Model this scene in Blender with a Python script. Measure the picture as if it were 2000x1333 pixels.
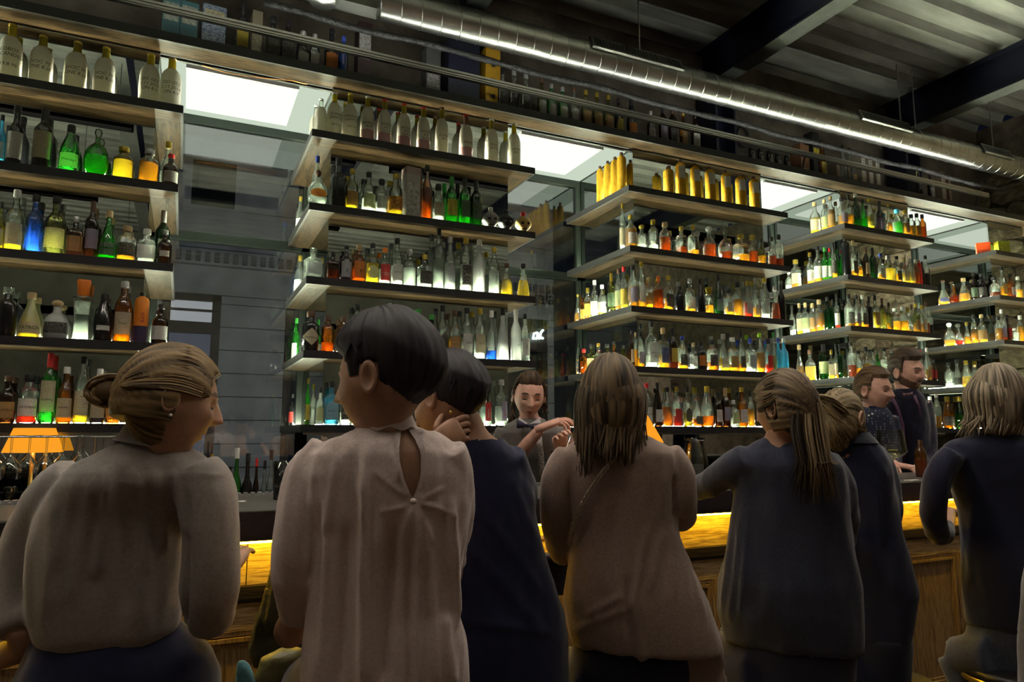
import bpy, bmesh, math, random
from mathutils import Vector, Matrix, noise
random.seed(7)
PI = math.pi
for o in list(bpy.data.objects): bpy.data.objects.remove(o)
SC = bpy.context.scene
COL = SC.collection
# ---------------------------------------------------------------- camera, world, exposure
FPX, YAW, PIT, ZC = 1373.25, math.radians(24.993), math.radians(7.4915), 1.38
cam = bpy.data.cameras.new('camera'); cam.sensor_width = 36.0; cam.lens = FPX / 2000 * 36.0
cam.clip_start = 0.05; cam.clip_end = 200
camo = bpy.data.objects.new('camera', cam); COL.objects.link(camo)
camo.location = (0, 0, ZC); camo.rotation_euler = (PI / 2 + PIT, 0, -YAW)
SC.camera = camo
wd = bpy.data.worlds.new('night_sky'); SC.world = wd; wd.use_nodes = True
wd.node_tree.nodes['Background'].inputs[0].default_value = (0.012, 0.018, 0.045, 1)
wd.node_tree.nodes['Background'].inputs[1].default_value = 1.0
SC.view_settings.view_transform = 'Standard'; SC.view_settings.look = 'None'
SC.view_settings.exposure = 0.12; SC.view_settings.gamma = 1.0
SC.view_settings.use_curve_mapping = False
SC.cycles.transparent_max_bounces = 24
SC.cycles.max_bounces = 10
SC.cycles.sample_clamp_indirect = 4.0
SC.cycles.caustics_reflective = False; SC.cycles.caustics_refractive = False

def ray(u, v):
    x = (u - 1000) / FPX; y = (666.5 - v) / FPX
    F = math.cos(PIT) - y * math.sin(PIT); Z = math.sin(PIT) + y * math.cos(PIT)
    return Vector((F * math.sin(YAW) + x * math.cos(YAW), F * math.cos(YAW) - x * math.sin(YAW), Z))
C0 = Vector((0, 0, ZC))
def aY(u, v, Y): d = ray(u, v); return C0 + d * (Y / d.y)
def aX(u, v, X): d = ray(u, v); return C0 + d * (X / d.x)
def aZ(u, v, Z): d = ray(u, v); return C0 + d * ((Z - ZC) / d.z)
def aT(u, v, T): return C0 + ray(u, v) * T
FWD = Vector((math.sin(YAW), math.cos(YAW), 0)); RGT = Vector((math.cos(YAW), -math.sin(YAW), 0)); UP = Vector((0, 0, 1))

# ---------------------------------------------------------------- lights the place has
def lamp(name, kind, loc, energy, color=(1, 1, 1), size=0.3, rot=None, sy=None, spot=None):
    l = bpy.data.lights.new(name, kind); l.energy = energy; l.color = color
    if kind == 'AREA':
        l.size = size
        if sy: l.shape = 'RECTANGLE'; l.size_y = sy
    elif kind in ('POINT', 'SPOT'): l.shadow_soft_size = size
    if spot: l.spot_size = spot; l.spot_blend = 0.6
    o = bpy.data.objects.new(name, l); COL.objects.link(o); o.location = loc
    if rot: o.rotation_euler = rot
    return o
# street lamps outside (the added pendant lamps are built further down)
for x, e, c in ((0.5, 70, (0.92, 0.94, 1.0)), (6.0, 80, (1.0, 0.92, 0.82))):
    lamp('street_light', 'AREA', (x, 7.0, 2.2), e, c, 1.2, (math.radians(78), 0, 0))

# ---------------------------------------------------------------- materials
MATS = {}
def nodes(name):
    m = bpy.data.materials.new(name); m.use_nodes = True
    nt = m.node_tree; nt.nodes.clear()
    out = nt.nodes.new('ShaderNodeOutputMaterial')
    return m, nt, out
def pbr(name, col, rough=0.6, metal=0.0, noise_scale=0, noise_amt=0.25, bump=0.0, bump_scale=None, stretch=(1, 1, 1), emis=None, estr=0, spec=0.5, sheen=0.0, coat=0.0, col2=None, detail=6):
    if name in MATS: return MATS[name]
    m, nt, out = nodes(name)
    b = nt.nodes.new('ShaderNodeBsdfPrincipled'); nt.links.new(b.outputs[0], out.inputs[0])
    b.inputs['Base Color'].default_value = (*col, 1); b.inputs['Roughness'].default_value = rough
    b.inputs['Metallic'].default_value = metal; b.inputs['Specular IOR Level'].default_value = spec
    if sheen: b.inputs['Sheen Weight'].default_value = sheen
    if coat: b.inputs['Coat Weight'].default_value = coat
    if emis: b.inputs['Emission Color'].default_value = (*emis, 1); b.inputs['Emission Strength'].default_value = estr
    if noise_scale or bump:
        tc = nt.nodes.new('ShaderNodeTexCoord'); mp = nt.nodes.new('ShaderNodeMapping')
        mp.inputs['Scale'].default_value = stretch
        nt.links.new(tc.outputs['Object'], mp.inputs[0])
    if noise_scale:
        n = nt.nodes.new('ShaderNodeTexNoise'); n.inputs['Scale'].default_value = noise_scale; n.inputs['Detail'].default_value = detail
        nt.links.new(mp.outputs[0], n.inputs['Vector'])
        r = nt.nodes.new('ShaderNodeValToRGB'); nt.links.new(n.outputs[0], r.inputs[0])
        c2 = col2 or tuple(max(0, c * (1 - noise_amt * 1.6)) for c in col)
        r.color_ramp.elements[0].position = 0.32; r.color_ramp.elements[1].position = 0.68
        r.color_ramp.elements[0].color = (*c2, 1); r.color_ramp.elements[1].color = (*[min(1, c * (1 + noise_amt * 0.4)) for c in col], 1)
        nt.links.new(r.outputs[0], b.inputs['Base Color'])
    if bump:
        n2 = nt.nodes.new('ShaderNodeTexNoise'); n2.inputs['Scale'].default_value = bump_scale or noise_scale or 40; n2.inputs['Detail'].default_value = 5
        nt.links.new(mp.outputs[0], n2.inputs['Vector'])
        bp = nt.nodes.new('ShaderNodeBump'); bp.inputs['Strength'].default_value = bump; bp.inputs['Distance'].default_value = 0.02
        nt.links.new(n2.outputs[0], bp.inputs['Height']); nt.links.new(bp.outputs[0], b.inputs['Normal'])
    MATS[name] = m; return m
def wood(name, c1, c2, scale=14, axis='X', rough=0.42, bump=0.15, coat=0.0, spec=0.5):
    if name in MATS: return MATS[name]
    m, nt, out = nodes(name)
    b = nt.nodes.new('ShaderNodeBsdfPrincipled'); nt.links.new(b.outputs[0], out.inputs[0])
    b.inputs['Roughness'].default_value = rough; b.inputs['Coat Weight'].default_value = coat; b.inputs['Specular IOR Level'].default_value = spec
    tc = nt.nodes.new('ShaderNodeTexCoord'); mp = nt.nodes.new('ShaderNodeMapping'); nt.links.new(tc.outputs['Object'], mp.inputs[0])
    s = {'X': (0.09, 1, 1), 'Y': (1, 0.09, 1), 'Z': (1, 1, 0.09)}[axis]
    mp.inputs['Scale'].default_value = [k * scale for k in s]
    n = nt.nodes.new('ShaderNodeTexNoise'); n.inputs['Scale'].default_value = 1.6; n.inputs['Detail'].default_value = 9; n.inputs['Distortion'].default_value = 1.4
    nt.links.new(mp.outputs[0], n.inputs['Vector'])
    w = nt.nodes.new('ShaderNodeTexNoise'); w.inputs['Scale'].default_value = 9; w.inputs['Detail'].default_value = 4
    nt.links.new(mp.outputs[0], w.inputs['Vector'])
    mx = nt.nodes.new('ShaderNodeMath'); mx.operation = 'MULTIPLY_ADD'; mx.inputs[1].default_value = 0.55
    nt.links.new(w.outputs[0], mx.inputs[0])
    mm = nt.nodes.new('ShaderNodeMath'); mm.operation = 'MULTIPLY'; mm.inputs[1].default_value = 0.5
    nt.links.new(n.outputs[0], mm.inputs[0]); nt.links.new(mm.outputs[0], mx.inputs[2])
    r = nt.nodes.new('ShaderNodeValToRGB'); nt.links.new(mx.outputs[0], r.inputs[0])
    r.color_ramp.elements[0].position = 0.42; r.color_ramp.elements[1].position = 0.60
    r.color_ramp.elements[0].color = (*c2, 1); r.color_ramp.elements[1].color = (*c1, 1)
    nt.links.new(r.outputs[0], b.inputs['Base Color'])
    bp = nt.nodes.new('ShaderNodeBump'); bp.inputs['Strength'].default_value = bump; bp.inputs['Distance'].default_value = 0.01
    nt.links.new(mx.outputs[0], bp.inputs['Height']); nt.links.new(bp.outputs[0], b.inputs['Normal'])
    MATS[name] = m; return m
def emit(name, col, strength):
    if name in MATS: return MATS[name]
    m, nt, out = nodes(name)
    e = nt.nodes.new('ShaderNodeEmission'); e.inputs[0].default_value = (*col, 1); e.inputs[1].default_value = strength
    nt.links.new(e.outputs[0], out.inputs[0]); MATS[name] = m; return m
def thin_glass(name, tint, refl=1.0, rough=0.0, diffuse=0.0, dcol=None, edge=0.0):
    """thin-walled glass: tinted see-through body with a Fresnel sheen"""
    if name in MATS: return MATS[name]
    m, nt, out = nodes(name)
    t = nt.nodes.new('ShaderNodeBsdfTransparent'); t.inputs[0].default_value = (*tint, 1)
    body = t
    if diffuse:
        d = nt.nodes.new('ShaderNodeBsdfTranslucent'); d.inputs[0].default_value = (*(dcol or tint), 1)
        d2 = nt.nodes.new('ShaderNodeBsdfDiffuse'); d2.inputs[0].default_value = (*(dcol or tint), 1)
        a = nt.nodes.new('ShaderNodeMixShader'); a.inputs[0].default_value = 0.4
        nt.links.new(d.outputs[0], a.inputs[1]); nt.links.new(d2.outputs[0], a.inputs[2])
        mx0 = nt.nodes.new('ShaderNodeMixShader'); mx0.inputs[0].default_value = diffuse
        if edge:                       # longer path towards the rim, whitened to imitate backlit edge glow
            lw = nt.nodes.new('ShaderNodeLayerWeight'); lw.inputs[0].default_value = 0.35
            ma = nt.nodes.new('ShaderNodeMath'); ma.operation = 'MULTIPLY_ADD'; ma.inputs[1].default_value = edge; ma.inputs[2].default_value = diffuse
            nt.links.new(lw.outputs['Facing'], ma.inputs[0]); nt.links.new(ma.outputs[0], mx0.inputs[0])
        nt.links.new(t.outputs[0], mx0.inputs[1]); nt.links.new(a.outputs[0], mx0.inputs[2]); body = mx0
    g = nt.nodes.new('ShaderNodeBsdfGlossy'); g.inputs['Roughness'].default_value = max(rough, 0.03)
    fr = nt.nodes.new('ShaderNodeFresnel'); fr.inputs[0].default_value = 1.5
    mu = nt.nodes.new('ShaderNodeMath'); mu.operation = 'MULTIPLY'; mu.inputs[1].default_value = refl; mu.use_clamp = True
    nt.links.new(fr.outputs[0], mu.inputs[0])
    mx = nt.nodes.new('ShaderNodeMixShader'); nt.links.new(mu.outputs[0], mx.inputs[0])
    nt.links.new(body.outputs[0], mx.inputs[1]); nt.links.new(g.outputs[0], mx.inputs[2])
    nt.links.new(mx.outputs[0], out.inputs[0]); MATS[name] = m; return m
def mirror_mat():
    if 'mirror' in MATS: return MATS['mirror']
    m, nt, out = nodes('mirror')
    g = nt.nodes.new('ShaderNodeBsdfGlossy'); g.inputs[0].default_value = (0.50, 0.53, 0.50, 1); g.inputs['Roughness'].default_value = 0.0
    nt.links.new(g.outputs[0], out.inputs[0]); MATS['mirror'] = m; return m

# ---------------------------------------------------------------- mesh helpers
class MB:
    def __init__(s): s.v = []; s.f = []; s.m = []
    def add(s, vs, fs, mi=0):
        k = len(s.v); s.v += [tuple(p) for p in vs]
        for f in fs: s.f.append(tuple(i + k for i in f)); s.m.append(mi)
        return s
    def box(s, a, b, mi=0):
        (x0, y0, z0), (x1, y1, z1) = a, b
        v = [(x0, y0, z0), (x1, y0, z0), (x1, y1, z0), (x0, y1, z0), (x0, y0, z1), (x1, y0, z1), (x1, y1, z1), (x0, y1, z1)]
        return s.add(v, [(0, 3, 2, 1), (4, 5, 6, 7), (0, 1, 5, 4), (1, 2, 6, 5), (2, 3, 7, 6), (3, 0, 4, 7)], mi)
    def quad(s, a, b, c, d, mi=0): return s.add([a, b, c, d], [(0, 1, 2, 3)], mi)
    def rings(s, R, mi=0, closed=True, cap0=True, cap1=True):
        """loft a list of equal-length vertex rings"""
        n = len(R[0]); k = len(s.v)
        for r in R: s.v += [tuple(p) for p in r]
        for i in range(len(R) - 1):
            for j in range(n if closed else n - 1):
                a = k + i * n + j; b = k + i * n + (j + 1) % n
                s.f.append((a, b, b + n, a + n)); s.m.append(mi)
        if cap0: s.f.append(tuple(k + j for j in reversed(range(n)))); s.m.append(mi)
        if cap1: s.f.append(tuple(k + (len(R) - 1) * n + j for j in range(n))); s.m.append(mi)
        return s
    def lathe(s, prof, seg=20, mi=0, c=(0, 0, 0), p=2.0, ry=1.0, caps=True):
        R = []
        for r, z in prof:
            ring = []
            for j in range(seg):
                a = 2 * PI * j / seg; ca, sa = math.cos(a), math.sin(a)
                k = 1.0 if p == 2.0 else (abs(ca) ** p + abs(sa) ** p) ** (-1 / p)
                ring.append((c[0] + r * k * ca, c[1] + r * ry * k * sa, c[2] + z))
            R.append(ring)
        return s.rings(R, mi, True, caps, caps)
    def tube(s, pts, rad, seg=8, mi=0, flat=1.0, cap=True):
        pts = [Vector(p) for p in pts]; n = len(pts)
        if not isinstance(rad, (list, tuple)): rad = [rad] * n
        R = []; up = None
        for i, p in enumerate(pts):
            t = (pts[min(i + 1, n - 1)] - pts[max(i - 1, 0)])
            t = t.normalized() if t.length > 1e-9 else Vector((0, 0, 1))
            if up is None:
                up = Vector((0, 0, 1)) if abs(t.z) < 0.9 else Vector((0, 1, 0))
            x = t.cross(up)
            if x.length < 1e-6: x = t.orthogonal()
            x.normalize(); y = x.cross(t).normalized(); up = y
            R.append([p + x * (rad[i] * math.cos(2 * PI * j / seg)) + y * (rad[i] * flat * math.sin(2 * PI * j / seg)) for j in range(seg)])
        return s.rings(R, mi, True, cap, cap)
    def ball(s, c, r, seg=14, rg=9, mi=0):
        if not isinstance(r, (list, tuple)): r = (r, r, r)
        R = []
        for i in range(rg + 1):
            t = PI * (0.02 + 0.96 * i / rg) - PI / 2
            R.append([(c[0] + r[0] * math.cos(t) * math.cos(2 * PI * j / seg), c[1] + r[1] * math.cos(t) * math.sin(2 * PI * j / seg), c[2] + r[2] * math.sin(t)) for j in range(seg)])
        return s.rings(R, mi)
    def mesh(s, name, mats, smooth=False):
        me = bpy.data.meshes.new(name); me.from_pydata(s.v, [], s.f)
        for m in (mats if isinstance(mats, (list, tuple)) else [mats]): me.materials.append(m)
        if any(s.m): me.polygons.foreach_set('material_index', s.m)
        if smooth: me.polygons.foreach_set('use_smooth', [True] * len(me.polygons))
        me.update(); return me
    def build(s, name, mats, parent=None, smooth=False, fix=False):
        me = s.mesh(name, mats, smooth)
        if fix: fixn(me)
        return link(name, me, parent)
def fixn(me):
    bm = bmesh.new(); bm.from_mesh(me); bmesh.ops.recalc_face_normals(bm, faces=bm.faces); bm.to_mesh(me); bm.free()
def link(name, me, parent=None):
    o = bpy.data.objects.new(name, me); COL.objects.link(o)
    if parent: o.parent = parent
    return o
def tag(o, label=None, cat=None, group=None, kind=None):
    if label: o['label'] = label
    if cat: o['category'] = cat
    if group: o['group'] = group
    if kind: o['kind'] = kind
    return o
def thing(name, label, cat, loc=(0, 0, 0), rz=0, group=None):
    o = bpy.data.objects.new(name, None); COL.objects.link(o); o.empty_display_size = 0.05
    o.location = loc; o.rotation_euler = (0, 0, rz)
    return tag(o, label, cat, group)
def autosmooth(o, deg=40):
    me = o.data
    me.polygons.foreach_set('use_smooth', [True] * len(me.polygons))
    bm = bmesh.new(); bm.from_mesh(me)
    lim = math.radians(deg)
    for e in bm.edges:
        if len(e.link_faces) == 2 and e.calc_face_angle(0) > lim: e.smooth = False
    bm.to_mesh(me); bm.free(); return o
def bevel(o, w=0.004, seg=2):
    me = o.data; bm = bmesh.new(); bm.from_mesh(me)
    bmesh.ops.bevel(bm, geom=list(bm.edges), offset=w, segments=seg, affect='EDGES', profile=0.5, clamp_overlap=True)
    bm.to_mesh(me); bm.free(); return o
def text_mesh(body, size, shear=0.0):
    cu = bpy.data.curves.new('lettering', 'FONT'); cu.body = body; cu.size = size; cu.align_x = 'CENTER'; cu.align_y = 'CENTER'
    cu.shear = shear; cu.resolution_u = 2; cu.extrude = 0.0
    o = bpy.data.objects.new('lettering', cu); COL.objects.link(o)
    dg = bpy.context.evaluated_depsgraph_get(); me = bpy.data.meshes.new_from_object(o.evaluated_get(dg))
    bpy.data.objects.remove(o); bpy.data.curves.remove(cu)
    return me
ORDW = ['first', 'second', 'third', 'fourth', 'fifth']
# ================================================================ planes of the place (metres)
YS, YM, YG = 4.10, 4.24, 5.04          # shelf fronts, mirror faces, window glass
XC = [(-2.0, -0.089), (0.603, 2.085), (2.846, 4.405), (5.06, 6.237), (7.167, 7.9)]   # outer shelf corners of the five piers
OV = 0.14
PIER = [(a + OV, b - OV) for a, b in XC]; PIER[4] = (XC[4][0] + OV, 7.9)
SZ = [3.174, 2.7226, 2.2815, 1.8506, 1.429]   # shelf tops
ZSOF = 3.53
XL, XR, YB = -5.2, 7.9, -4.6            # room
M_wood = wood('weathered_oak', (0.048, 0.028, 0.0125), (0.0045, 0.0025, 0.0012), 15, 'X', 0.50, 0.2, spec=0.10)
M_woody = wood('weathered_oak_cross', (0.036, 0.0225, 0.0105), (0.004, 0.0025, 0.0013), 15, 'Y', 0.50, 0.2, spec=0.10)
M_nose = pbr('black_shelf_edge', (0.010, 0.0085, 0.0105), 0.55, 0, 60, 0.3)
M_plaster = pbr('stained_plaster', (0.20, 0.165, 0.13), 0.9, 0, 3.2, 0.42, 0.5, 30)
M_plast2 = pbr('grey_plaster', (0.27, 0.25, 0.23), 0.85, 0, 2.2, 0.2, 0.2, 25)
M_deck = pbr('galvanised_deck', (0.27, 0.275, 0.24), 0.55, 0.15, 7, 0.32, 0.1, 60, (0.25, 1, 1))
M_steel = pbr('navy_steel', (0.006, 0.008, 0.026), 0.45, 0.0, 14, 0.2)
M_floor = wood('dark_oak_floor', (0.075, 0.045, 0.026), (0.028, 0.016, 0.010), 8, 'X', 0.35, 0.1)
M_frame = pbr('dark_window_frame', (0.012, 0.016, 0.014), 0.35, 0.3)
M_mirror = mirror_mat()
M_joint = pbr('black_joint', (0.004, 0.004, 0.004), 0.6)
M_glass = thin_glass('window_glass', (0.78, 0.82, 0.78), 5.0)
M_panel = emit('soffit_light', (0.86, 1.0, 0.80), 0.62)
M_panelb = emit('soffit_tube_panel', (0.93, 1.0, 0.86), 1.05)
M_led = emit('shelf_led', (0.92, 1.0, 0.70), 430.0)
M_pink = pbr('lamp_housing', (0.30, 0.26, 0.26), 0.5)

def struct(name, mb, mats, parent=None, label=None, smooth=False):
    o = mb.build(name, mats, parent, smooth)
    if parent is None: o['kind'] = 'structure'
    if label: o['label'] = label
    return o
# floor of planks
fl = struct('floor', MB().box((XL, YB, -0.06), (XR, YG + 0.5, -0.012)), M_floor, label='dark wooden plank floor of the bar')
k = 0
me_pl = MB().box((0, 0, -0.0115), (3.26, 0.196, 0.0)).mesh('plank', M_floor)
for i in range(int((2.4 - YB) / 0.2)):
    for j in range(4):
        o = link('plank', me_pl, fl); o.location = (XL + j * 3.27 + (i % 3) * 0.001, YB + i * 0.2, 0)
# right end wall of rubble stone: mortar slab with proud stones
wr = struct('wall_right', MB().box((XR + 0.03, YB, 0), (XR + 0.3, YG + 0.5, 4.75)), pbr('mortar', (0.20, 0.165, 0.115), 0.95, 0, 9, 0.3, 0.4, 40), label='pale rubble stone end wall at the right')
M_stone = pbr('pale_stone', (0.40, 0.325, 0.215), 0.9, 0, 6, 0.35, 0.55, 22)
M_stone2 = pbr('brown_stone', (0.27, 0.20, 0.135), 0.9, 0, 6, 0.35, 0.55, 22)
stones = []
for q in range(8):
    rng = random.Random(100 + q); mb = MB(); n = 9
    w, h = 0.5, 0.5; R = []
    for (s, d) in ((1.0, 0.0), (0.98, -0.035), (0.86, -0.055), (0.4, -0.062)):
        ring = []
        for j in range(n):
            a = 2 * PI * j / n; kk = (abs(math.cos(a)) ** 4 + abs(math.sin(a)) ** 4) ** (-0.25)
            rr = kk * s * (0.93 + 0.1 * random.Random(q * 50 + j).random())
            ring.append((d + 0.02 * rng.random() * (s < 0.9), -w * rr * math.cos(a), h * rr * math.sin(a)))
        R.append(ring)
    mb.rings(R, 0, True, True, True)
    stones.append((mb.mesh('stone', M_stone, False), mb.mesh('stone', M_stone2, False)))
z = 0.0; rngS = random.Random(5); ns = 0
rows = []
while z < 4.6:
    h = 0.13 + 0.11 * rngS.random(); rows.append((z, h)); z += h
for z, h in rows:
    y = 0.2 + 0.2 * rngS.random()
    if z < 0.75: continue
    while y < YG + 0.3 and ns < 300:
        w = 0.18 + 0.28 * rngS.random()
        o = link('stone', stones[rngS.randrange(8)][0 if rngS.random() < 0.6 else 1], wr)
        o.location = (XR + 0.035, y + w / 2, z + h / 2); o.scale = (1, w * 1.0, h * 1.0); ns += 1
        y += w
# other walls
struct('wall_left', MB().box((XL - 0.2, YB, 0), (XL, YG + 0.5, 4.75)), M_plast2, label='grey plaster wall left of the bar')
wb = struct('wall_back', MB().box((XL - 0.2, YB - 0.2, 0), (XR + 0.3, YB, 4.75)), M_plast2, label='grey plaster wall behind the guests')
wf = struct('wall_front', MB().box((XL, YG + 0.02, ZSOF + 0.03), (XR, YG + 0.45, 4.75)).box((XL, YG + 0.02, 0), (XR, YG + 0.45, 0.86)), M_plaster, label='stained plaster wall above the windows')
# upper wall face behind the top shelf (rough plaster, a little behind the mirrors)
struct('wall_upper', MB().box((XL, 4.62, ZSOF + 0.06), (XR, 4.72, 4.75)), M_plaster, label='stained rough plaster behind the top shelf')
# ceiling: trapezoid steel deck, ribs along the wall
mb = MB(); y = YB; prof = []
while y < YG + 0.2:
    prof += [(y, 4.80), (y + 0.03, 4.73), (y + 0.155, 4.73), (y + 0.185, 4.80)]; y += 0.27
for i in range(len(prof) - 1):
    (ya, za), (yb, zb) = prof[i], prof[i + 1]
    mb.quad((XL, ya, za), (XR, ya, za), (XR, yb, zb), (XL, yb, zb))
mb.box((XL, YB, 4.84), (XR, YG + 0.4, 4.9))
struct('ceiling', mb, M_deck, label='corrugated steel deck ceiling')
# I-beams and their columns
def ibeam(mb, x, y0, y1, z0, z1, w=0.15, t=0.016):
    mb.box((x - w / 2, y0, z0), (x + w / 2, y1, z0 + t)).box((x - w / 2, y0, z1 - t), (x + w / 2, y1, z1)).box((x - 0.007, y0, z0 + t), (x + 0.007, y1, z1 - t))
M_flange = pbr('beam_underside', (0.055, 0.06, 0.05), 0.55, 0.1, 20, 0.2)
for i, (x, where) in enumerate([(-3.0, 'over the left end'), (-0.65, 'above the wrapped bottles at the left'), (1.72, 'behind the duct near its round end cap'), (4.03, 'over the middle of the duct'), (6.42, 'at the upper right corner')]):
    mb = MB(); ibeam(mb, x, YB + 0.01, 4.615, 4.38, 4.728)
    o = tag(mb.build('steel_beam', [M_steel]), 'navy painted steel I-beam under the deck, ' + where, 'beam', kind='structure')
    MB().box((x - 0.078, YB + 0.02, 4.374), (x + 0.078, 4.55, 4.3795)).build('bottom_flange', M_flange, o)
    if i > 1:
        c = MB().box((x - 0.11, 4.36, ZSOF + 0.052), (x - 0.09, 4.60, 4.378)).box((x + 0.09, 4.36, ZSOF + 0.052), (x + 0.11, 4.60, 4.378)).box((x - 0.09, 4.47, ZSOF + 0.052), (x + 0.09, 4.49, 4.378))
        tag(c.build('steel_column', [M_steel]), 'navy steel column behind the top shelf, ' + where, 'column', kind='structure')
# piers: core, mirror cladding
for i, (a, b) in enumerate(PIER):
    p = struct('wall_pier', MB().box((a + 0.012, YM + 0.012, 0), (b - 0.012, YG + 0.42, ZSOF)), M_joint, label='window pier clad with mirrors, number %d from the left' % (i + 1))
    zs = [0.90] + [z for z in reversed(SZ)] + [ZSOF - 0.004]
    MB().box((a, YM, 0.90), (b, YM + 0.006, ZSOF - 0.012)).build('mirror_panel', M_mirror, p)
    if i < 4: MB().box((b - 0.006, YM + 0.008, 0.90), (b, YG - 0.03, ZSOF - 0.012)).build('mirror_panel', M_mirror, p)
    if i > 0: MB().box((a, YM + 0.008, 0.90), (a + 0.006, YG - 0.03, ZSOF - 0.012)).build('mirror_panel', M_mirror, p)
    # slim black corner and head trims
    MB().box((a - 0.002, YM - 0.003, ZSOF - 0.012), (b + 0.002, YM + 0.02, ZSOF)).build('head_trim', M_joint, p)
    # outside jamb of the window reveals
# bays: soffit light boxes, windows
BAY = [(PIER[i][1], PIER[i + 1][0]) for i in range(4)]
M_jamb = pbr('pale_blue_jamb', (0.42, 0.52, 0.62), 0.7, 0, 5, 0.2)
for i, (a, b) in enumerate(BAY):
    s = tag(MB().box((a, YM + 0.05, ZSOF + 0.002), (b, YG, ZSOF + 0.02)).build('soffit_light', M_panel), ['glowing soffit light box above the leftmost window bay', 'glowing soffit light box between the second and third pier', 'glowing soffit light box beside the yellow clay bottles', 'glowing soffit light box nearest the stone wall'][i], 'ceiling light')
    w = b - a
    MB().box((a + 0.14 * w, YM + 0.10, ZSOF - 0.012), (a + 0.80 * w, YG - 0.12, ZSOF + 0.001)).build('light_panel', M_panelb, s)
    MB().box((a + 0.14 * w, YM + 0.078, ZSOF - 0.022), (a + 0.80 * w, YM + 0.099, ZSOF + 0.001)).build('lamp_housing', M_pink, s)
    MB().box((a, YM + 0.028, ZSOF - 0.014), (b, YM + 0.048, ZSOF + 0.001)).build('edge_trim', M_joint, s)
    for xx in (a, b): MB().box((xx - 0.004, YM + 0.03, ZSOF - 0.008), (xx + 0.004, YG, ZSOF)).build('edge_trim', M_joint, s)
    win = MB()
    for z0, z1 in ((ZSOF - 0.055, ZSOF - 0.002), (2.655, 2.715), (0.86, 0.92)): win.box((a, YG - 0.02, z0), (b, YG + 0.04, z1))
    for xx in (a, b - 0.04): win.box((xx, YG - 0.02, 0.92), (xx + 0.04, YG + 0.04, ZSOF - 0.055))
    wn = struct('window_%d' % (i + 1), win, M_frame, label='dark framed window between the mirror piers, bay %d from the left' % (i + 1))
    for z0, z1 in ((0.92, 2.655), (2.715, ZSOF - 0.055)):
        MB().box((a + 0.04, YG + 0.006, z0), (b - 0.04, YG + 0.010, z1)).build('pane', M_glass, wn)
    for xx, s2 in ((a, 1), (b, -1)):
        MB().box((min(xx, xx + s2 * 0.02), YG + 0.045, 0.87), (max(xx, xx + s2 * 0.02), YG + 0.44, ZSOF)).build('jamb', M_jamb, wn)
# top shelf running over all piers
ts = thing('top_shelf', 'long dark-edged wooden top shelf running above all the mirror piers', 'shelf', (0, 0, 0))
MB().box((-3.4, YS + 0.006, ZSOF + 0.022), (XR, 4.619, ZSOF + 0.046)).box((-3.4, YS + 0.006, ZSOF + 0.001), (XR, YM + 0.022, ZSOF + 0.0215)).build('board', M_wood, ts)
MB().box((-3.4, YS - 0.012, ZSOF - 0.003), (XR, YS + 0.005, ZSOF + 0.05)).build('front_edge', M_nose, ts)
# pale strip of trim under the shelf in front of the light boxes
M_copper = pbr('copper_cable', (0.55, 0.25, 0.10), 0.4, 0.6)
cp = [aZ(u, v, ZSOF - 0.03) for u, v in ((395, 128), (440, 141), (480, 148), (520, 153), (570, 157), (600, 165))]
tag(MB().tube(cp, 0.0035, 6).build('copper_cable', M_copper, smooth=True), 'thin copper coloured cable drooping under the top shelf', 'cable')
# metal guard rail along the top shelf
M_alu = pbr('brushed_aluminium', (0.45, 0.45, 0.43), 0.3, 0.95, 40, 0.12, 0.02, 80, (0.05, 1, 1))
rl = thing('guard_rail', 'slim aluminium guard rail running in front of the top shelf', 'rail')
MB().box((-3.4, 4.035, 3.668), (7.02, 4.062, 3.712)).build('rail_bar', M_alu, rl)
MB().box((-3.4, 4.042, 3.7122), (7.02, 4.058, 3.7135)).build('led_strip', emit('added_rail_uplight', (0.96, 1.0, 0.88), 24.0), rl)  # unseen strip added on the rail top to light duct and deck
MB().box((-3.4, 4.029, 3.676), (7.02, 4.0345, 3.684)).build('rail_ridge', M_alu, rl)
MB().box((-3.4, 4.029, 3.694), (7.02, 4.0345, 3.702)).build('rail_ridge', M_alu, rl)
for x in (-2.2, -0.9, 0.5, 1.95, 2.75, 4.6, 5.6, 6.9):
    MB().tube([(x, 4.064, 3.685), (x, 4.09, 3.62), (x, 4.097, ZSOF + 0.052)], 0.007, 6).build('bracket', M_steel, rl)
# spiral duct
DY, DZ, DR = 4.0, 4.025, 0.105
M_duct = pbr('spiral_duct_steel', (0.66, 0.66, 0.61), 0.34, 1.0, 9, 0.25, 0.10, 18, (0.3, 1, 1))
d = thing('ventilation_duct', 'large shiny spiral steel ventilation duct under the ceiling', 'duct')
mb = MB(); R = []; x = 0.95; seg = 36; i = 0
while x < 7.6:
    for dx, dr in ((0, 0.0), (0.003, 0.0034), (0.007, 0.0034), (0.010, 0.0)):
        R.append([(x + dx + 0.018 * math.cos(2 * PI * j / seg + 1), DY + (DR + dr) * math.cos(2 * PI * j / seg), DZ + (DR + dr) * math.sin(2 * PI * j / seg)) for j in range(seg)])
    x += 0.13
autosmooth(mb.rings(R).build('duct_pipe', M_duct, d), 35)
MB().lathe([(0.0, -0.05), (0.075, -0.045), (0.088, 0.0), (0.092, 0.03)], 28).build('end_cap', M_duct, d, True).location = (0.62, DY, 3.965)
MB().box((-2.5, DY + 0.03, DZ - 0.03), (0.98, DY + 0.15, DZ + 0.09)).build('branch_duct', M_deck, d)
M_grille = pbr('grille_dark', (0.01, 0.01, 0.01), 0.6)
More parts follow.
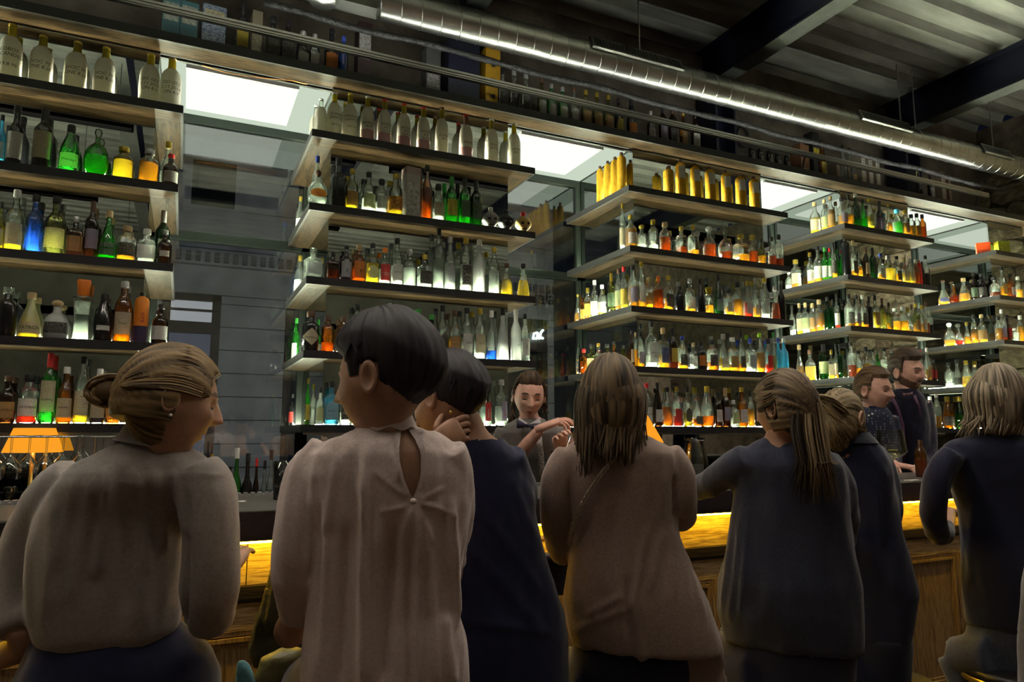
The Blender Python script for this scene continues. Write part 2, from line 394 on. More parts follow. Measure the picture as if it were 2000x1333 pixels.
for xa, xb in ((2.42, 3.2), (5.08, 5.72), (6.75, 7.2)):
    an = math.radians(155)
    g = MB().box((xa, -0.055, -0.006), (xb, 0.055, 0.012)).build('grille_frame', M_alu, d)
    g.location = (0, DY + math.cos(an) * (DR + 0.006), DZ + math.sin(an) * (DR + 0.006)); g.rotation_euler = (an - PI / 2, 0, 0)
    h = MB().box((xa + 0.025, -0.035, 0.0125), (xb - 0.025, 0.035, 0.0135)).build('grille_opening', M_grille, g)
    n = int((xb - xa - 0.05) / 0.026); me = MB().box((-0.004, -0.035, 0.0136), (0.004, 0.035, 0.017)).mesh('slat', M_alu)
    for q in range(n):
        s_ = link('slat', me, g); s_.location = (xa + 0.03 + q * 0.026, 0, 0)
for x in (2.9, 5.75, 5.95, 7.1): MB().tube([(x, DY, DZ + DR - 0.01), (x, DY, 4.735)], 0.006, 6).build('hanger_rod', M_alu, d)
# thin foil-wrapped pipe below the duct
fp = [(x, 4.13 + 0.006 * math.sin(x * 9), 3.90 + 0.008 * math.sin(x * 5.3) - 0.012 * (x - 1)) for x in [0.3 + 0.12 * q for q in range(60)]]
tag(MB().tube(fp, [0.021 + 0.004 * math.sin(q * 2.3) for q in range(60)], 10).build('foil_pipe', pbr('crumpled_foil', (0.07, 0.07, 0.068), 0.5, 0.5, 30, 0.3, 0.6, 60), smooth=True), 'thin foil wrapped pipe running just below the duct', 'pipe')
# ---------------------------------------------------------------- shelves
PN = ['leftmost pier', 'second pier from the left', 'middle pier', 'fourth pier', 'pier by the stone wall']
LV = ['top', 'second', 'third', 'fourth', 'lowest']
TH = 0.042
for i, (a, b) in enumerate(XC):
    for l, zt in enumerate(SZ):
        sh = thing('wall_shelf', '%s wooden shelf of the %s, black front edge' % (LV[l], PN[i]), 'shelf')
        pa, pb = PIER[i]; e = 0.014
        L = i > 0; Rr = i < 4
        x0 = a if L else a; x1 = b if Rr else XR
        z0 = zt - TH
        MB().box((x0 + (e if L else 0), YS + e, z0), (x1 - (e if Rr else 0), YM - 0.0005, zt)).build('board', M_wood, sh)
        MB().box((x0, YS, z0 - 0.002), (x1, YS + e - 0.001, zt + 0.001)).build('front_edge', M_nose, sh)
        if L:
            MB().box((a + e, YM + 0.001, z0), (pa - 0.0005, YG - 0.022, zt)).build('side_board', M_woody, sh)
            MB().box((a, YS + e, z0 - 0.002), (a + e - 0.001, YG - 0.022, zt + 0.001)).build('side_edge', M_nose, sh)
        if Rr:
            MB().box((pb + 0.0005, YM + 0.001, z0), (b - e, YG - 0.022, zt)).build('side_board', M_woody, sh)
            MB().box((b - e + 0.001, YS + e, z0 - 0.002), (b, YG - 0.022, zt + 0.001)).build('side_edge', M_nose, sh)
        led = MB().box((pa + 0.01, YM - 0.009, zt + 0.0012), (pb - 0.01, YM - 0.001, zt + 0.012))
        if L: led.box((pa - 0.009, YM + 0.02, zt + 0.0012), (pa - 0.001, YG - 0.05, zt + 0.012))
        if Rr: led.box((pb + 0.001, YM + 0.02, zt + 0.0012), (pb + 0.009, YG - 0.05, zt + 0.012))
        if l == 4: led.v = [(a_, b_, min(c_, zt + .005)) for a_, b_, c_ in led.v]
        led.build('led_strip', M_led, sh)
        if l == 4: MB().box((x0 + 0.02, YS + 0.03, z0 - 0.014), (x1 - 0.02, YS + 0.045, z0 - 0.003)).build('chrome_strip', M_alu, sh)
# ---------------------------------------------------------------- street front seen through the windows
YF = 13.0
M_blk = pbr('facade_stone', (0.42, 0.42, 0.43), 0.9, 0, 2.0, 0.2, 0.2, 30)
M_joi = pbr('facade_joint', (0.12, 0.12, 0.13), 0.9)
fb = thing('street_facade', 'grey stone house front across the street seen through the windows', 'building', (0, YF, 0))
MB().box((-9, 0.06, 0), (30, 0.4, 15)).build('wall', M_joi, fb)
wins = [(aY(318, 578, YF).x, aY(432, 578, YF).x), (aY(560, 600, YF).x, aY(640, 600, YF).x), (aY(985, 600, YF).x, aY(1068, 600, YF).x)]
def inwin(x0, x1): return any(x1 > a - 0.02 and x0 < b + 0.02 for a, b in wins)
zw1 = aY(380, 574, YF).z; CH = 0.40
blocks = []
xs = sorted(set([-4.0, 12.0] + [w for ab in wins for w in ab]))
for r in range(int(zw1 / CH) + 1):
    for q in range(len(xs) - 1):
        a, b = xs[q], xs[q + 1]
        if any(abs(a - w[0]) < 1e-6 for w in wins): continue
        n = max(1, round((b - a) / 1.25)); off = 0
        for k in range(n):
            blocks.append((a + (b - a) * k / n, a + (b - a) * (k + 1) / n, r * CH, min((r + 1) * CH, zw1)))
for a, b, z0, z1 in blocks:
    MB().box((a + 0.012, 0, z0 + 0.012), (b - 0.012, 0.07, z1 - 0.006)).build('stone_block', M_blk, fb)
z = zw1
for h in (0.5, 0.28, 0.75, 0.6, 0.9, 0.9, 0.9, 0.9):
    MB().box((-4, 0.0 if h != 0.28 else -0.10, z + 0.012), (12, 0.07, z + h)).build('stone_band', M_blk, fb)
    if h == 0.28: zc = z
    z += h
dn = MB()
for q in range(110): dn.box((-4 + q * 0.15, -0.16, zc + 0.05), (-4 + q * 0.15 + 0.085, -0.10, zc + 0.22))
tag(dn.build('dentil_row', M_joi, fb), kind='stuff')
M_sash = pbr('brown_sash', (0.035, 0.022, 0.018), 0.6)
M_litw = emit('lit_room', (0.88, 0.86, 1.0), 0.62)
M_litd = emit('dim_room', (0.40, 0.42, 0.62), 0.24)
for k, (a, b) in enumerate(wins):
    w = MB()
    zt_, zb_ = zw1, 0.4; zm = aY(380, 640, YF).z
    w.box((a, 0.0, zb_), (a + 0.13, 0.1, zt_)).box((b - 0.13, 0.0, zb_), (b, 0.1, zt_)).box((a, 0.0, zt_ - 0.12), (b, 0.1, zt_)).box((a, -0.02, zm - 0.1), (b, 0.1, zm + 0.1)).box((a, 0.0, zt_ - 0.3), (b, 0.1, zt_ - 0.26))
    wo = w.build('window', M_sash, fb)
    MB().box((a + 0.1, 0.052, zm), (b - 0.1, 0.058, zt_ - 0.1)).build('pane', M_litw if k < 2 else M_frame, wo)
    MB().box((a + 0.1, 0.052, zb_), (b - 0.1, 0.058, zm)).build('pane', M_litd if k < 2 else M_frame, wo)
ua, ub = aY(378, 312, YF), aY(458, 410, YF)
wo = MB().box((ua.x - .12, -.02, ub.z - .12), (ub.x + .12, .05, ua.z + .12)).build('window', M_blk, fb)
MB().box((ua.x, -.03, ub.z), (ub.x, -.021, ua.z)).build('pane', M_frame, wo)
struct('street_ground', MB().box((-12, YG + 0.46, -0.2), (34, YF + 0.3, -0.02)), pbr('asphalt', (0.05, 0.05, 0.055), 0.9), label='dark street outside the windows')
# neon scribble and dark letters on the house across
M_neon = emit('neon_white_blue', (0.72, 0.92, 1.0), 16)
def stroke(pts, Y, r, mat, name, lab, cat):
    return tag(MB().tube([aY(u, v, Y) for u, v in pts], r, 8).build(name, mat, smooth=True), lab, cat)
nn = fb
for pts in ([(1041, 663), (1043, 652), (1048, 650), (1050, 656), (1048, 662), (1043, 661)], [(1050, 650), (1051, 660), (1054, 662)], [(1061, 645), (1057, 649), (1055, 656), (1057, 661), (1061, 661)]):
    tag(MB().tube([aY(u, v, YF - 0.05) - Vector((0, YF, 0)) for u, v in pts], 0.022, 8).build('neon_tube', M_neon, nn, True), 'glowing white-blue neon stroke')
for (s_, u, v) in (('a', 1058, 583), ('l', 1068, 578), ('a', 1077, 584), ('j', 1047, 578)):
    me = text_mesh(s_, 0.42); me.materials.append(M_joint)
    o = link('letter', me, fb); o.location = aY(u, v, YF - 0.12) - Vector((0, YF, 0)); o.rotation_euler = (PI / 2, 0, 0)

# added fill lamps out of view: slim pendants lighting up and down
M_filldn = emit('added_pendant_glow', (1.0, 0.86, 0.76), 20.0); M_fillbar = emit('added_bar_glow', (1.0, 0.90, 0.78), 70.0); M_fillup = emit('added_uplight', (1.0, 0.97, 0.80), 70.0); M_baf = pbr('black_baffle', (0.001, 0.001, 0.001), 0.9, spec=0.0)
M_fillback = emit('added_fill_glow', (1.0, 0.84, 0.76), 190.0)
def pendant(x, y, z, L, lab, dn=None):
    t = thing('added_pendant', lab, 'lamp', (x, y, z))
    MB().box((-L, -.05, -.06), (L, -.042, .05)).box((-L, .042, -.06), (L, .05, .05)).box((-L - .008, -.05, -.06), (-L, .05, .05)).box((L, -.05, -.06), (L + .008, .05, .05)).build('housing', M_baf, t)  # black sides keep the added glow out of the mirrors
    MB().box((-L + .001, -.041, -.012), (L - .001, .041, -.008)).build('diffuser', dn or M_filldn, t)
    MB().box((-L + .001, -.041, .008), (L - .001, .041, .012)).build('top_diffuser', M_fillup, t)
    for xx in (-L * .85, L * .85): MB().tube([(xx, 0, .012), (xx, 0, 4.72 - z)], .003, 6).build('cord', M_nose, t)
for i, (x, y) in enumerate(((-1.8, .55), (0.6, .55), (2.9, 1.0), (5.2, 1.9), (7.05, 2.9))):  # added to light the ceiling deck and the guests from above
    pendant(x, y, 3.75, .9 if x < 6 else .7, 'added unseen slim black pendant lamp above the guests, %s from the left' % ORDW[i], M_fillbar if x > 4 else None)
for i, x in enumerate((-1.2, 0.6, 2.35)):  # added over the bar to light the bottles from the front
    pendant(x, 2.25, 3.88, .7, 'added unseen slim black pendant lamp above the bar, %s from the left' % ORDW[i], M_fillbar)
for i, x in enumerate((-1.6, 2.2, 6.0)):  # added behind the camera as fill on the guests' backs
    pendant(x, -2.4, 3.0, .9, 'added unseen slim black pendant lamp at the back of the room, %s from the left' % ORDW[i], M_fillback)
# ================================================================ bottles
GL = {'c': ((0.92, 0.96, 0.92), 0.09, (0.80, 0.88, 0.80)), 'g': ((0.20, 0.70, 0.20), 0.22, (0.05, 0.45, 0.06)), 'G': ((0.05, 0.22, 0.07), 0.12, (0.01, 0.08, 0.015)),
      'k': None, 'b': ((0.22, 0.45, 0.9), 0.35, (0.05, 0.18, 0.6)), 'B': ((0.30, 0.75, 0.95), 0.40, (0.14, 0.58, 0.85)),
      'a': ((0.72, 0.40, 0.10), 0.12, (0.5, 0.22, 0.03)), 'd': ((0.16, 0.075, 0.03), 0.2, (0.05, 0.02, 0.008)), 'f': ((0.92, 0.95, 0.93), 0.72, (0.80, 0.84, 0.82)),
      'n': ((0.10, 0.055, 0.09), 0.2, (0.02, 0.012, 0.02)), 'm': ((0.60, 0.62, 0.28), 0.08, (0.3, 0.3, 0.1)), 'p': ((0.93, 0.95, 0.62), 0.62, (0.78, 0.80, 0.38))}
def glass(k):
    if k == 'k': return pbr('glass_black', (0.006, 0.006, 0.008), 0.18, 0, coat=0.5)
    if k == 'z': return pbr('glazed_clay', (0.55, 0.30, 0.025), 0.95, 0, 9, 0.2, 0.0, spec=0.08)
    if k == 'o': return pbr('glass_orange_lacquer', (0.80, 0.24, 0.02), 0.4)
    t, d, dc = GL[k]
    return thin_glass('glass_' + k, t, 2.0, 0.0 if k not in 'fp' else 0.35, d, dc, 0.35 if k == 'c' else 0.1)
LQ = {'a': ((0.95, 0.60, 0.12), (0.78, 0.42, 0.045)), 'A': ((0.62, 0.20, 0.03), (0.40, 0.10, 0.01)), 'y': ((0.97, 0.83, 0.22), (0.85, 0.62, 0.05)), 'w': ((0.94, 0.97, 0.95), (0.7, 0.75, 0.72)),
      'g': ((0.25, 0.75, 0.22), (0.1, 0.5, 0.06)), 'r': ((0.80, 0.14, 0.05), (0.6, 0.06, 0.02)), 'o': ((0.98, 0.45, 0.05), (0.85, 0.28, 0.02)), 'd': ((0.06, 0.03, 0.03), (0.02, 0.01, 0.01)), 'b': ((0.15, 0.40, 0.95), (0.05, 0.2, 0.8))}
def liquid(k):
    n = 'liquid_' + k
    if n in MATS: return MATS[n]
    m, nt, out = nodes(n)
    g = nt.nodes.new('ShaderNodeBsdfRefraction'); g.inputs[0].default_value = (*LQ[k][0], 1); g.inputs['IOR'].default_value = 1.33; g.inputs['Roughness'].default_value = 0.0
    tp = nt.nodes.new('ShaderNodeBsdfTransparent'); tp.inputs[0].default_value = (*LQ[k][0], 1)
    tr = nt.nodes.new('ShaderNodeBsdfTranslucent'); tr.inputs[0].default_value = (*LQ[k][1], 1)
    m1 = nt.nodes.new('ShaderNodeMixShader'); m1.inputs[0].default_value = 0.45; nt.links.new(tp.outputs[0], m1.inputs[1]); nt.links.new(g.outputs[0], m1.inputs[2])
    m2 = nt.nodes.new('ShaderNodeMixShader'); m2.inputs[0].default_value = 0.50 if k == 'w' else 0.58; nt.links.new(m1.outputs[0], m2.inputs[1]); nt.links.new(tr.outputs[0], m2.inputs[2])
    nt.links.new(m2.outputs[0], out.inputs[0]); MATS[n] = m; return m
CP = {'k': (0.012, 0.012, 0.014), 'w': (0.75, 0.75, 0.72), 'y': (0.52, 0.37, 0.06), 'r': (0.60, 0.03, 0.03), 'c': (0.50, 0.36, 0.18), 'g': (0.05, 0.35, 0.06), 'b': (0.04, 0.07, 0.40), 's': (0.55, 0.55, 0.55), 'o': (0.85, 0.22, 0.02), 'd': (0.10, 0.05, 0.03), 'B': (0.1, 0.5, 0.8), 'l': (0.45, 0.85, 0.05)}
def capm(k):
    if k == 'G': return glass('c')
    return pbr('cap_' + k, CP[k], 0.3 if k in 'ys' else 0.45, 0.7 if k in 'ys' else 0.0)
LB = {'w': (0.72, 0.71, 0.66), 'c': (0.62, 0.54, 0.36), 'k': (0.015, 0.015, 0.017), 'y': (0.72, 0.55, 0.08), 'r': (0.55, 0.035, 0.03), 'g': (0.04, 0.10, 0.05), 't': (0.45, 0.28, 0.10), 'b': (0.04, 0.06, 0.22), 'l': (0.55, 0.60, 0.30), 'o': (0.75, 0.25, 0.04), 's': (0.40, 0.42, 0.44), 'p': (0.34, 0.30, 0.40), 'B': (0.25, 0.42, 0.50)}
def labelm(k):
    n = 'label_' + k
    if n in MATS: return MATS[n]
    m, nt, out = nodes(n); b = nt.nodes.new('ShaderNodeBsdfPrincipled'); nt.links.new(b.outputs[0], out.inputs[0]); b.inputs['Roughness'].default_value = 0.6
    tc = nt.nodes.new('ShaderNodeTexCoord'); mp = nt.nodes.new('ShaderNodeMapping'); mp.inputs['Scale'].default_value = (26, 26, 40); nt.links.new(tc.outputs['Object'], mp.inputs[0])
    w = nt.nodes.new('ShaderNodeTexWave'); w.wave_type = 'BANDS'; w.bands_direction = 'Z'; w.inputs['Scale'].default_value = 0.42; nt.links.new(mp.outputs[0], w.inputs['Vector'])
    n2 = nt.nodes.new('ShaderNodeTexNoise'); n2.inputs['Scale'].default_value = 1.0; n2.inputs['Detail'].default_value = 1; nt.links.new(mp.outputs[0], n2.inputs['Vector'])
    mu = nt.nodes.new('ShaderNodeMath'); mu.operation = 'MULTIPLY'; nt.links.new(w.outputs[1], mu.inputs[0]); nt.links.new(n2.outputs[0], mu.inputs[1])
    gt = nt.nodes.new('ShaderNodeMath'); gt.operation = 'GREATER_THAN'; gt.inputs[1].default_value = 0.43; nt.links.new(mu.outputs[0], gt.inputs[0])
    mx = nt.nodes.new('ShaderNodeMix'); mx.data_type = 'RGBA'; nt.links.new(gt.outputs[0], mx.inputs[0])
    c = LB[k]; ink = (0.05, 0.045, 0.04) if sum(c) > 0.5 else (0.55, 0.5, 0.4)
    mx.inputs[6].default_value = (*c, 1); mx.inputs[7].default_value = (*[0.65 * i + 0.35 * j for i, j in zip(ink, c)], 1)
    nt.links.new(mx.outputs[2], b.inputs['Base Color'])
    # paper lets some of the shelf light through
    tr = nt.nodes.new('ShaderNodeBsdfTranslucent'); nt.links.new(mx.outputs[2], tr.inputs[0])
    ms = nt.nodes.new('ShaderNodeMixShader'); ms.inputs[0].default_value = 0.25
    nt.links.new(b.outputs[0], ms.inputs[1]); nt.links.new(tr.outputs[0], ms.inputs[2]); nt.links.new(ms.outputs[0], out.inputs[0])
    MATS[n] = m; return m
def paperm():
    if 'wrap_paper' in MATS: return MATS['wrap_paper']
    m, nt, out = nodes('wrap_paper')
    b = nt.nodes.new('ShaderNodeBsdfDiffuse'); tr = nt.nodes.new('ShaderNodeBsdfTranslucent')
    b.inputs[0].default_value = (0.62, 0.58, 0.56, 1); tr.inputs[0].default_value = (0.80, 0.80, 0.62, 1)
    tc = nt.nodes.new('ShaderNodeTexCoord'); n2 = nt.nodes.new('ShaderNodeTexNoise'); n2.inputs['Scale'].default_value = 9; nt.links.new(tc.outputs['Object'], n2.inputs['Vector'])
    bp = nt.nodes.new('ShaderNodeBump'); bp.inputs['Strength'].default_value = 0.35; nt.links.new(n2.outputs[0], bp.inputs['Height']); nt.links.new(bp.outputs[0], b.inputs['Normal'])
    ms = nt.nodes.new('ShaderNodeMixShader'); ms.inputs[0].default_value = 0.42
    nt.links.new(b.outputs[0], ms.inputs[1]); nt.links.new(tr.outputs[0], ms.inputs[2]); nt.links.new(ms.outputs[0], out.inputs[0])
    MATS['wrap_paper'] = m; return m
# shape: profile (radius in widths, height in heights), superellipse power, depth ratio, cap (z0, z1, radius), label zone
SHAPE = {
 'S': ([(.40, 0), (.48, .008), (.5, .03), (.5, .52), (.49, .57), (.42, .63), (.28, .68), (.20, .73), (.18, .80), (.18, .93)], 2, 1, (.88, 1, .215), (.10, .44)),
 'W': ([(.44, 0), (.5, .02), (.5, .60), (.47, .66), (.33, .72), (.21, .77), (.18, .82), (.18, .93)], 2, 1, (.80, 1, .20), (.16, .50)),
 'C': ([(.44, 0), (.5, .02), (.5, .40), (.46, .52), (.36, .64), (.25, .76), (.19, .86), (.18, .93)], 2, 1, (.84, 1, .215), (.10, .38)),
 'Q': ([(.46, 0), (.5, .012), (.5, .58), (.48, .62), (.36, .67), (.22, .70), (.19, .74), (.19, .90)], 7, 1, (.85, 1, .23), (.12, .50)),
 'F': ([(.46, 0), (.5, .012), (.5, .50), (.46, .58), (.32, .65), (.20, .70), (.18, .76), (.18, .90)], 4, .62, (.85, 1, .21), (.10, .46)),
 'A': ([(.46, 0), (.5, .015), (.5, .60), (.47, .66), (.34, .72), (.22, .75), (.21, .86)], 2, 1, (.85, 1, .26), (.14, .50)),
 'L': ([(.45, 0), (.5, .015), (.5, .56), (.46, .63), (.32, .71), (.22, .77), (.20, .93)], 2, 1, (.89, 1, .225), (.12, .48)),
 'P': ([(.30, 0), (.46, .04), (.5, .14), (.47, .26), (.36, .40), (.24, .54), (.16, .66), (.13, .80), (.14, .92)], 2, .7, (.90, 1, .17), (.12, .28)),
 'D': ([(.36, 0), (.48, .035), (.5, .14), (.5, .40), (.45, .53), (.30, .62), (.17, .68), (.15, .80), (.19, .82)], 2, .75, (.82, 1, .22), (.14, .42)),
 'B': ([(.16, 0), (.32, .03), (.46, .15), (.5, .32), (.46, .49), (.32, .62), (.15, .69), (.11, .72), (.11, .82)], 2, .9, (.82, 1, .15), (.20, .44)),
 'T': ([(.46, 0), (.5, .025), (.47, .22), (.40, .42), (.30, .56), (.20, .68), (.16, .76), (.16, .88)], 2, 1, (.86, 1, .20), (.08, .34)),
 'V': ([(.42, 0), (.44, .02), (.40, .18), (.38, .35), (.43, .55), (.5, .66), (.5, .70), (.30, .73), (.22, .76)], 8, 1, (.74, 1, .27), (.3, .5)),
 'K': ([(.48, 0), (.5, .012), (.5, .78), (.48, .84), (.40, .885), (.24, .91), (.17, .925), (.17, .96)], 2, 1, (.93, 1, .19), (.48, .80)),
 'X': ([(.45, 0), (.5, .015), (.51, .30), (.5, .55), (.47, .63), (.38, .70), (.27, .755)], 2, 1, (.955, 1, .19), (.12, .5)),
}
MESH = {}
def superr(a, p):
    ca, sa = math.cos(a), math.sin(a)
    return 1.0 if p == 2 else (abs(ca) ** p + abs(sa) ** p) ** (-1 / p)
def lathe2(prof, p, ry, seg=20, wob=0.0, cap0=True, cap1=True):
    mb = MB(); R = []
    for r, z in prof:
        pp = 2 if r < 0.30 and p != 2 else p
        R.append([(r * superr(a, pp) * math.cos(a) * (1 + wob * math.sin(3 * a + z * 40) + wob * .7 * math.sin(7 * a - z * 23)), r * ry * superr(a, pp) * math.sin(a) * (1 + wob * math.cos(4 * a + z * 31)), z) for a in [2 * PI * j / seg for j in range(seg)]])
    return mb.rings(R, 0, True, cap0, cap1)
def prof_at(prof, z):
    for (r0, z0), (r1, z1) in zip(prof, prof[1:]):
        if z0 <= z <= z1: return r0 + (r1 - r0) * (z - z0) / max(1e-6, z1 - z0)
    return prof[-1][0]
def shared(key, fn):
    if key not in MESH: MESH[key] = fn()
    return MESH[key]
def m_body(sh, gk):
    def f():
        prof, p, ry, cap, lz = SHAPE[sh]
        if sh == 'X':
            me = lathe2(prof, p, ry, 28, 0.03).mesh('wrap', paperm(), True)
        elif sh == 'B':
            mb = lathe2([(r, z) for r, z in prof], p, ry, 24); me = mb.mesh('glass', glass(gk), True)
        else:
            me = lathe2(prof, p, ry, 28 if p != 2 else 20).mesh('glass', glass(gk), True)
        return me
    return shared(('body', sh, gk), f)
def m_liq(sh, lk, lev):
    def f():
        prof, p, ry, cap, lz = SHAPE[sh]
        zt = lev; pr = [(r * 0.93, max(z, 0.014)) for r, z in prof if z < zt and r > 0.2] + [(prof_at(prof, zt) * 0.93, zt)]
        return lathe2(pr, p, ry, 28 if p != 2 else 20).mesh('liquid', liquid(lk), True)
    return shared(('liq', sh, lk, lev), f)
def m_cap(sh, ck, style):
    def f():
        prof, p, ry, (z0, z1, rc), lz = SHAPE[sh]
        h = z1 - z0
        if style == 'ball': pr = [(rc * .6, z0), (rc * .7, z0 + .15 * h), (rc * .95, z0 + .35 * h), (rc * 1.05, z0 + .6 * h), (rc * .8, z0 + .88 * h), (rc * .3, z1)]
        elif style == 'tall': pr = [(rc * .95, z0 - 0.12), (rc, z0), (rc, z1 - .012), (rc * .9, z1)]
        elif style == 'square': pr = [(rc * 1.1, z0), (rc * 1.15, z0 + .5 * h), (rc * 1.3, z1 - .03), (rc * 1.2, z1)]
        else: pr = [(rc * .96, z0), (rc, z0 + .1 * h), (rc, z1 - .1 * h), (rc * .9, z1)]
        return lathe2(pr, 2 if style != 'square' else 8, 1, 14).mesh('cap', capm(ck), True)
    return shared(('cap', sh, ck, style), f)
def patch(prof, p, ry, za, zb, half, off=1.02, n=9, shape='r'):
    mb = MB(); rows = 2 if shape == 'r' else 9; R = []
    for i in range(rows):
        t = i / (rows - 1); z = za + (zb - za) * t; h = half
        if shape == 'o': h = half * math.sqrt(max(0.0, 1 - (2 * t - 1) ** 2)) + 0.02
        if shape == 'd': h = half * (1 - abs(2 * t - 1)) + 0.02
        if shape == 'a': h = half * (1.0 if t < 0.7 else math.sqrt(max(0, 1 - ((t - .7) / .3) ** 2)) + 0.02)
        r = prof_at(prof, z) * off; row = []
        for j in range(n):
            a = -PI / 2 + h * (2 * j / (n - 1) - 1); k = superr(a, p)
            row.append((r * k * math.cos(a), r * ry * k * math.sin(a), z))
        R.append(row)
    return mb.rings(R, 0, False, False, False)
def m_label(sh, lk, style):
    def f():
        prof, p, ry, cap, (za, zb) = SHAPE[sh]
        half = 1.05; st = 'r'
        if style == 'o': st, half = 'o', 0.85
        elif style == 'd': st, half, zb = 'd', 1.15, zb + .06
        elif style == 'n': half = 0.5; zb += .08
        elif style == 'a': st, half, zb = 'a', 0.8, zb + .04
        elif style == 'b': zb += 0.10
        elif style == 's': za, zb = za + .12, zb - .06; half = .7
        elif style == 'h': za, zb = za + .02, za + .16
        return patch(prof, p, ry, za, zb, half, 1.02, 9, st).mesh('label', labelm(lk), True)
    return shared(('lab', sh, lk, style), f)
M_ink = pbr('black_ink', (0.02, 0.02, 0.02), 0.7); M_inkw = pbr('pale_ink', (0.6, 0.58, 0.5), 0.7); M_inkr = pbr('red_ink', (0.45, 0.03, 0.05), 0.7); M_inkb = pbr('blue_ink', (0.05, 0.12, 0.5), 0.7)
INK = {'k': M_ink, 'w': M_inkw, 'r': M_inkr, 'b': M_inkb}
ORD = 'first second third fourth fifth sixth seventh eighth ninth tenth eleventh twelfth thirteenth fourteenth fifteenth sixteenth seventeenth eighteenth nineteenth twentieth'.split()
ORD += ['twenty-' + o for o in ORD[:9]] + ['thirtieth'] + ['thirty-' + o for o in ORD[:9]] + ['fortieth'] + ['forty-' + o for o in ORD[:9]]
GN = {'c': 'clear glass', 'g': 'green glass', 'G': 'dark green', 'k': 'black', 'b': 'blue glass', 'B': 'sky-blue', 'a': 'amber glass', 'd': 'dark brown', 'f': 'frosted white', 'n': 'purple-black', 'm': 'olive glass', 'p': 'milky yellow', 'z': 'yellow clay', 'o': 'orange'}
SN = {'S': 'round-shouldered', 'W': 'tall slim-necked', 'C': 'sloping', 'Q': 'square', 'F': 'flat flask', 'A': 'stout', 'L': 'slim', 'P': 'teardrop', 'D': 'squat decanter', 'B': 'ball-shaped', 'T': 'tapering', 'V': 'waisted', 'K': 'cylindrical', 'X': 'paper-wrapped'}
CN = {'k': 'black', 'w': 'white', 'y': 'gold', 'r': 'red', 'c': 'cork', 'g': 'green', 'b': 'blue', 's': 'silver', 'o': 'orange', 'd': 'brown', 'G': 'glass', 'B': 'sky-blue', 'l': 'lime green'}
def bottle(pos, w, h, rz, spec, lab, grp, text=None, toff=0.0, tsize=None, ink='k', shear=0, vert=False):
    """spec: shape glass liquid level cap label labelstyle, e.g. 'ScA5kwr'"""
    sh, gk, lk, lev, ck, lbk, ls = (spec + '-------')[:7]
    t = thing('bottle', lab, 'bottle', pos, rz, grp)
    def part(name, me):
        o = link(name, me, t); o.scale = (w, w, h); return o
    if sh == 'X':
        part('paper_wrap', m_body('X', 'c'))
        part('neck_paper', shared(('xneck', gk), lambda: lathe2([(.27, .70), (.22, .76), (.19, .82), (.18, .95)], 2, 1, 14, .04).mesh('neck_paper', {'c': thin_glass('yellow_neck_paper', (0.55, 0.45, 0.05), .4, .4, .92, (0.46, 0.37, 0.03)), 'd': pbr('brown_neck_paper', (0.12, 0.05, 0.03), 0.6), 'f': glass('c')}[gk], True)))
        if lk != '-': part('liquid_shade', shared(('xl', lk), lambda: lathe2([(.46, .012), (.515, .016), (.517, .2), (.515, .24)], 2, 1, 20, .03, False, False).mesh('liquid_shade', pbr('pink_stained_paper', (0.42, 0.24, 0.24), 0.8), True)))
    else:
        part('glass' if gk not in 'zo' else 'body', m_body(sh, gk))
    if lk != '-' and sh != 'X': part('liquid', m_liq(sh, lk, round(min(int(lev) / 10 * .8 + .02, .66), 2) if lev != '-' else .4))
    if ck != '-':
        st = 'ball' if sh in 'DBP' else ('square' if sh == 'V' else ('tall' if sh == 'W' else 'screw'))
        part('cap', m_cap(sh, ck, st))
    if lbk != '-': part('label', m_label(sh, lbk, ls if ls != '-' else 'r'))
    if text:
        prof, p, ry, cap, (za, zb) = SHAPE[sh]
        me = text_mesh(text, tsize or w * .30, shear); R = w * prof_at(prof, (za + zb) / 2) * 1.05 * (ry if sh in 'F' else 1)
        zc = h * ((za + zb) / 2) + toff * h
        for v_ in me.vertices:
            x, y = v_.co.x, v_.co.y
            if vert: x, y = -y, x
            if p != 2: v_.co = (x, -R * 1.0, zc + y); continue
            rr = w * prof_at(prof, min(max((zc + y) / h, 0.03), .9)) * 1.05
            a = x / R; v_.co = (rr * math.sin(a), -rr * math.cos(a), zc + y)
        me.materials.append(INK[ink]); link('lettering', me, t)['kind'] = 'stuff'
    return t
def spec_words(spec):
    sh, gk, lk, lev, ck, lbk, ls = (spec + '-------')[:7]
    s = GN.get(gk, '') + ' ' + SN[sh] + ' bottle'
    if sh == 'X': s = 'white paper-wrapped bottle'
    elif sh == 'K': s = 'yellow clay cylinder bottle'
    if ck != '-': s += ', ' + CN[ck] + ' cap'
    return s
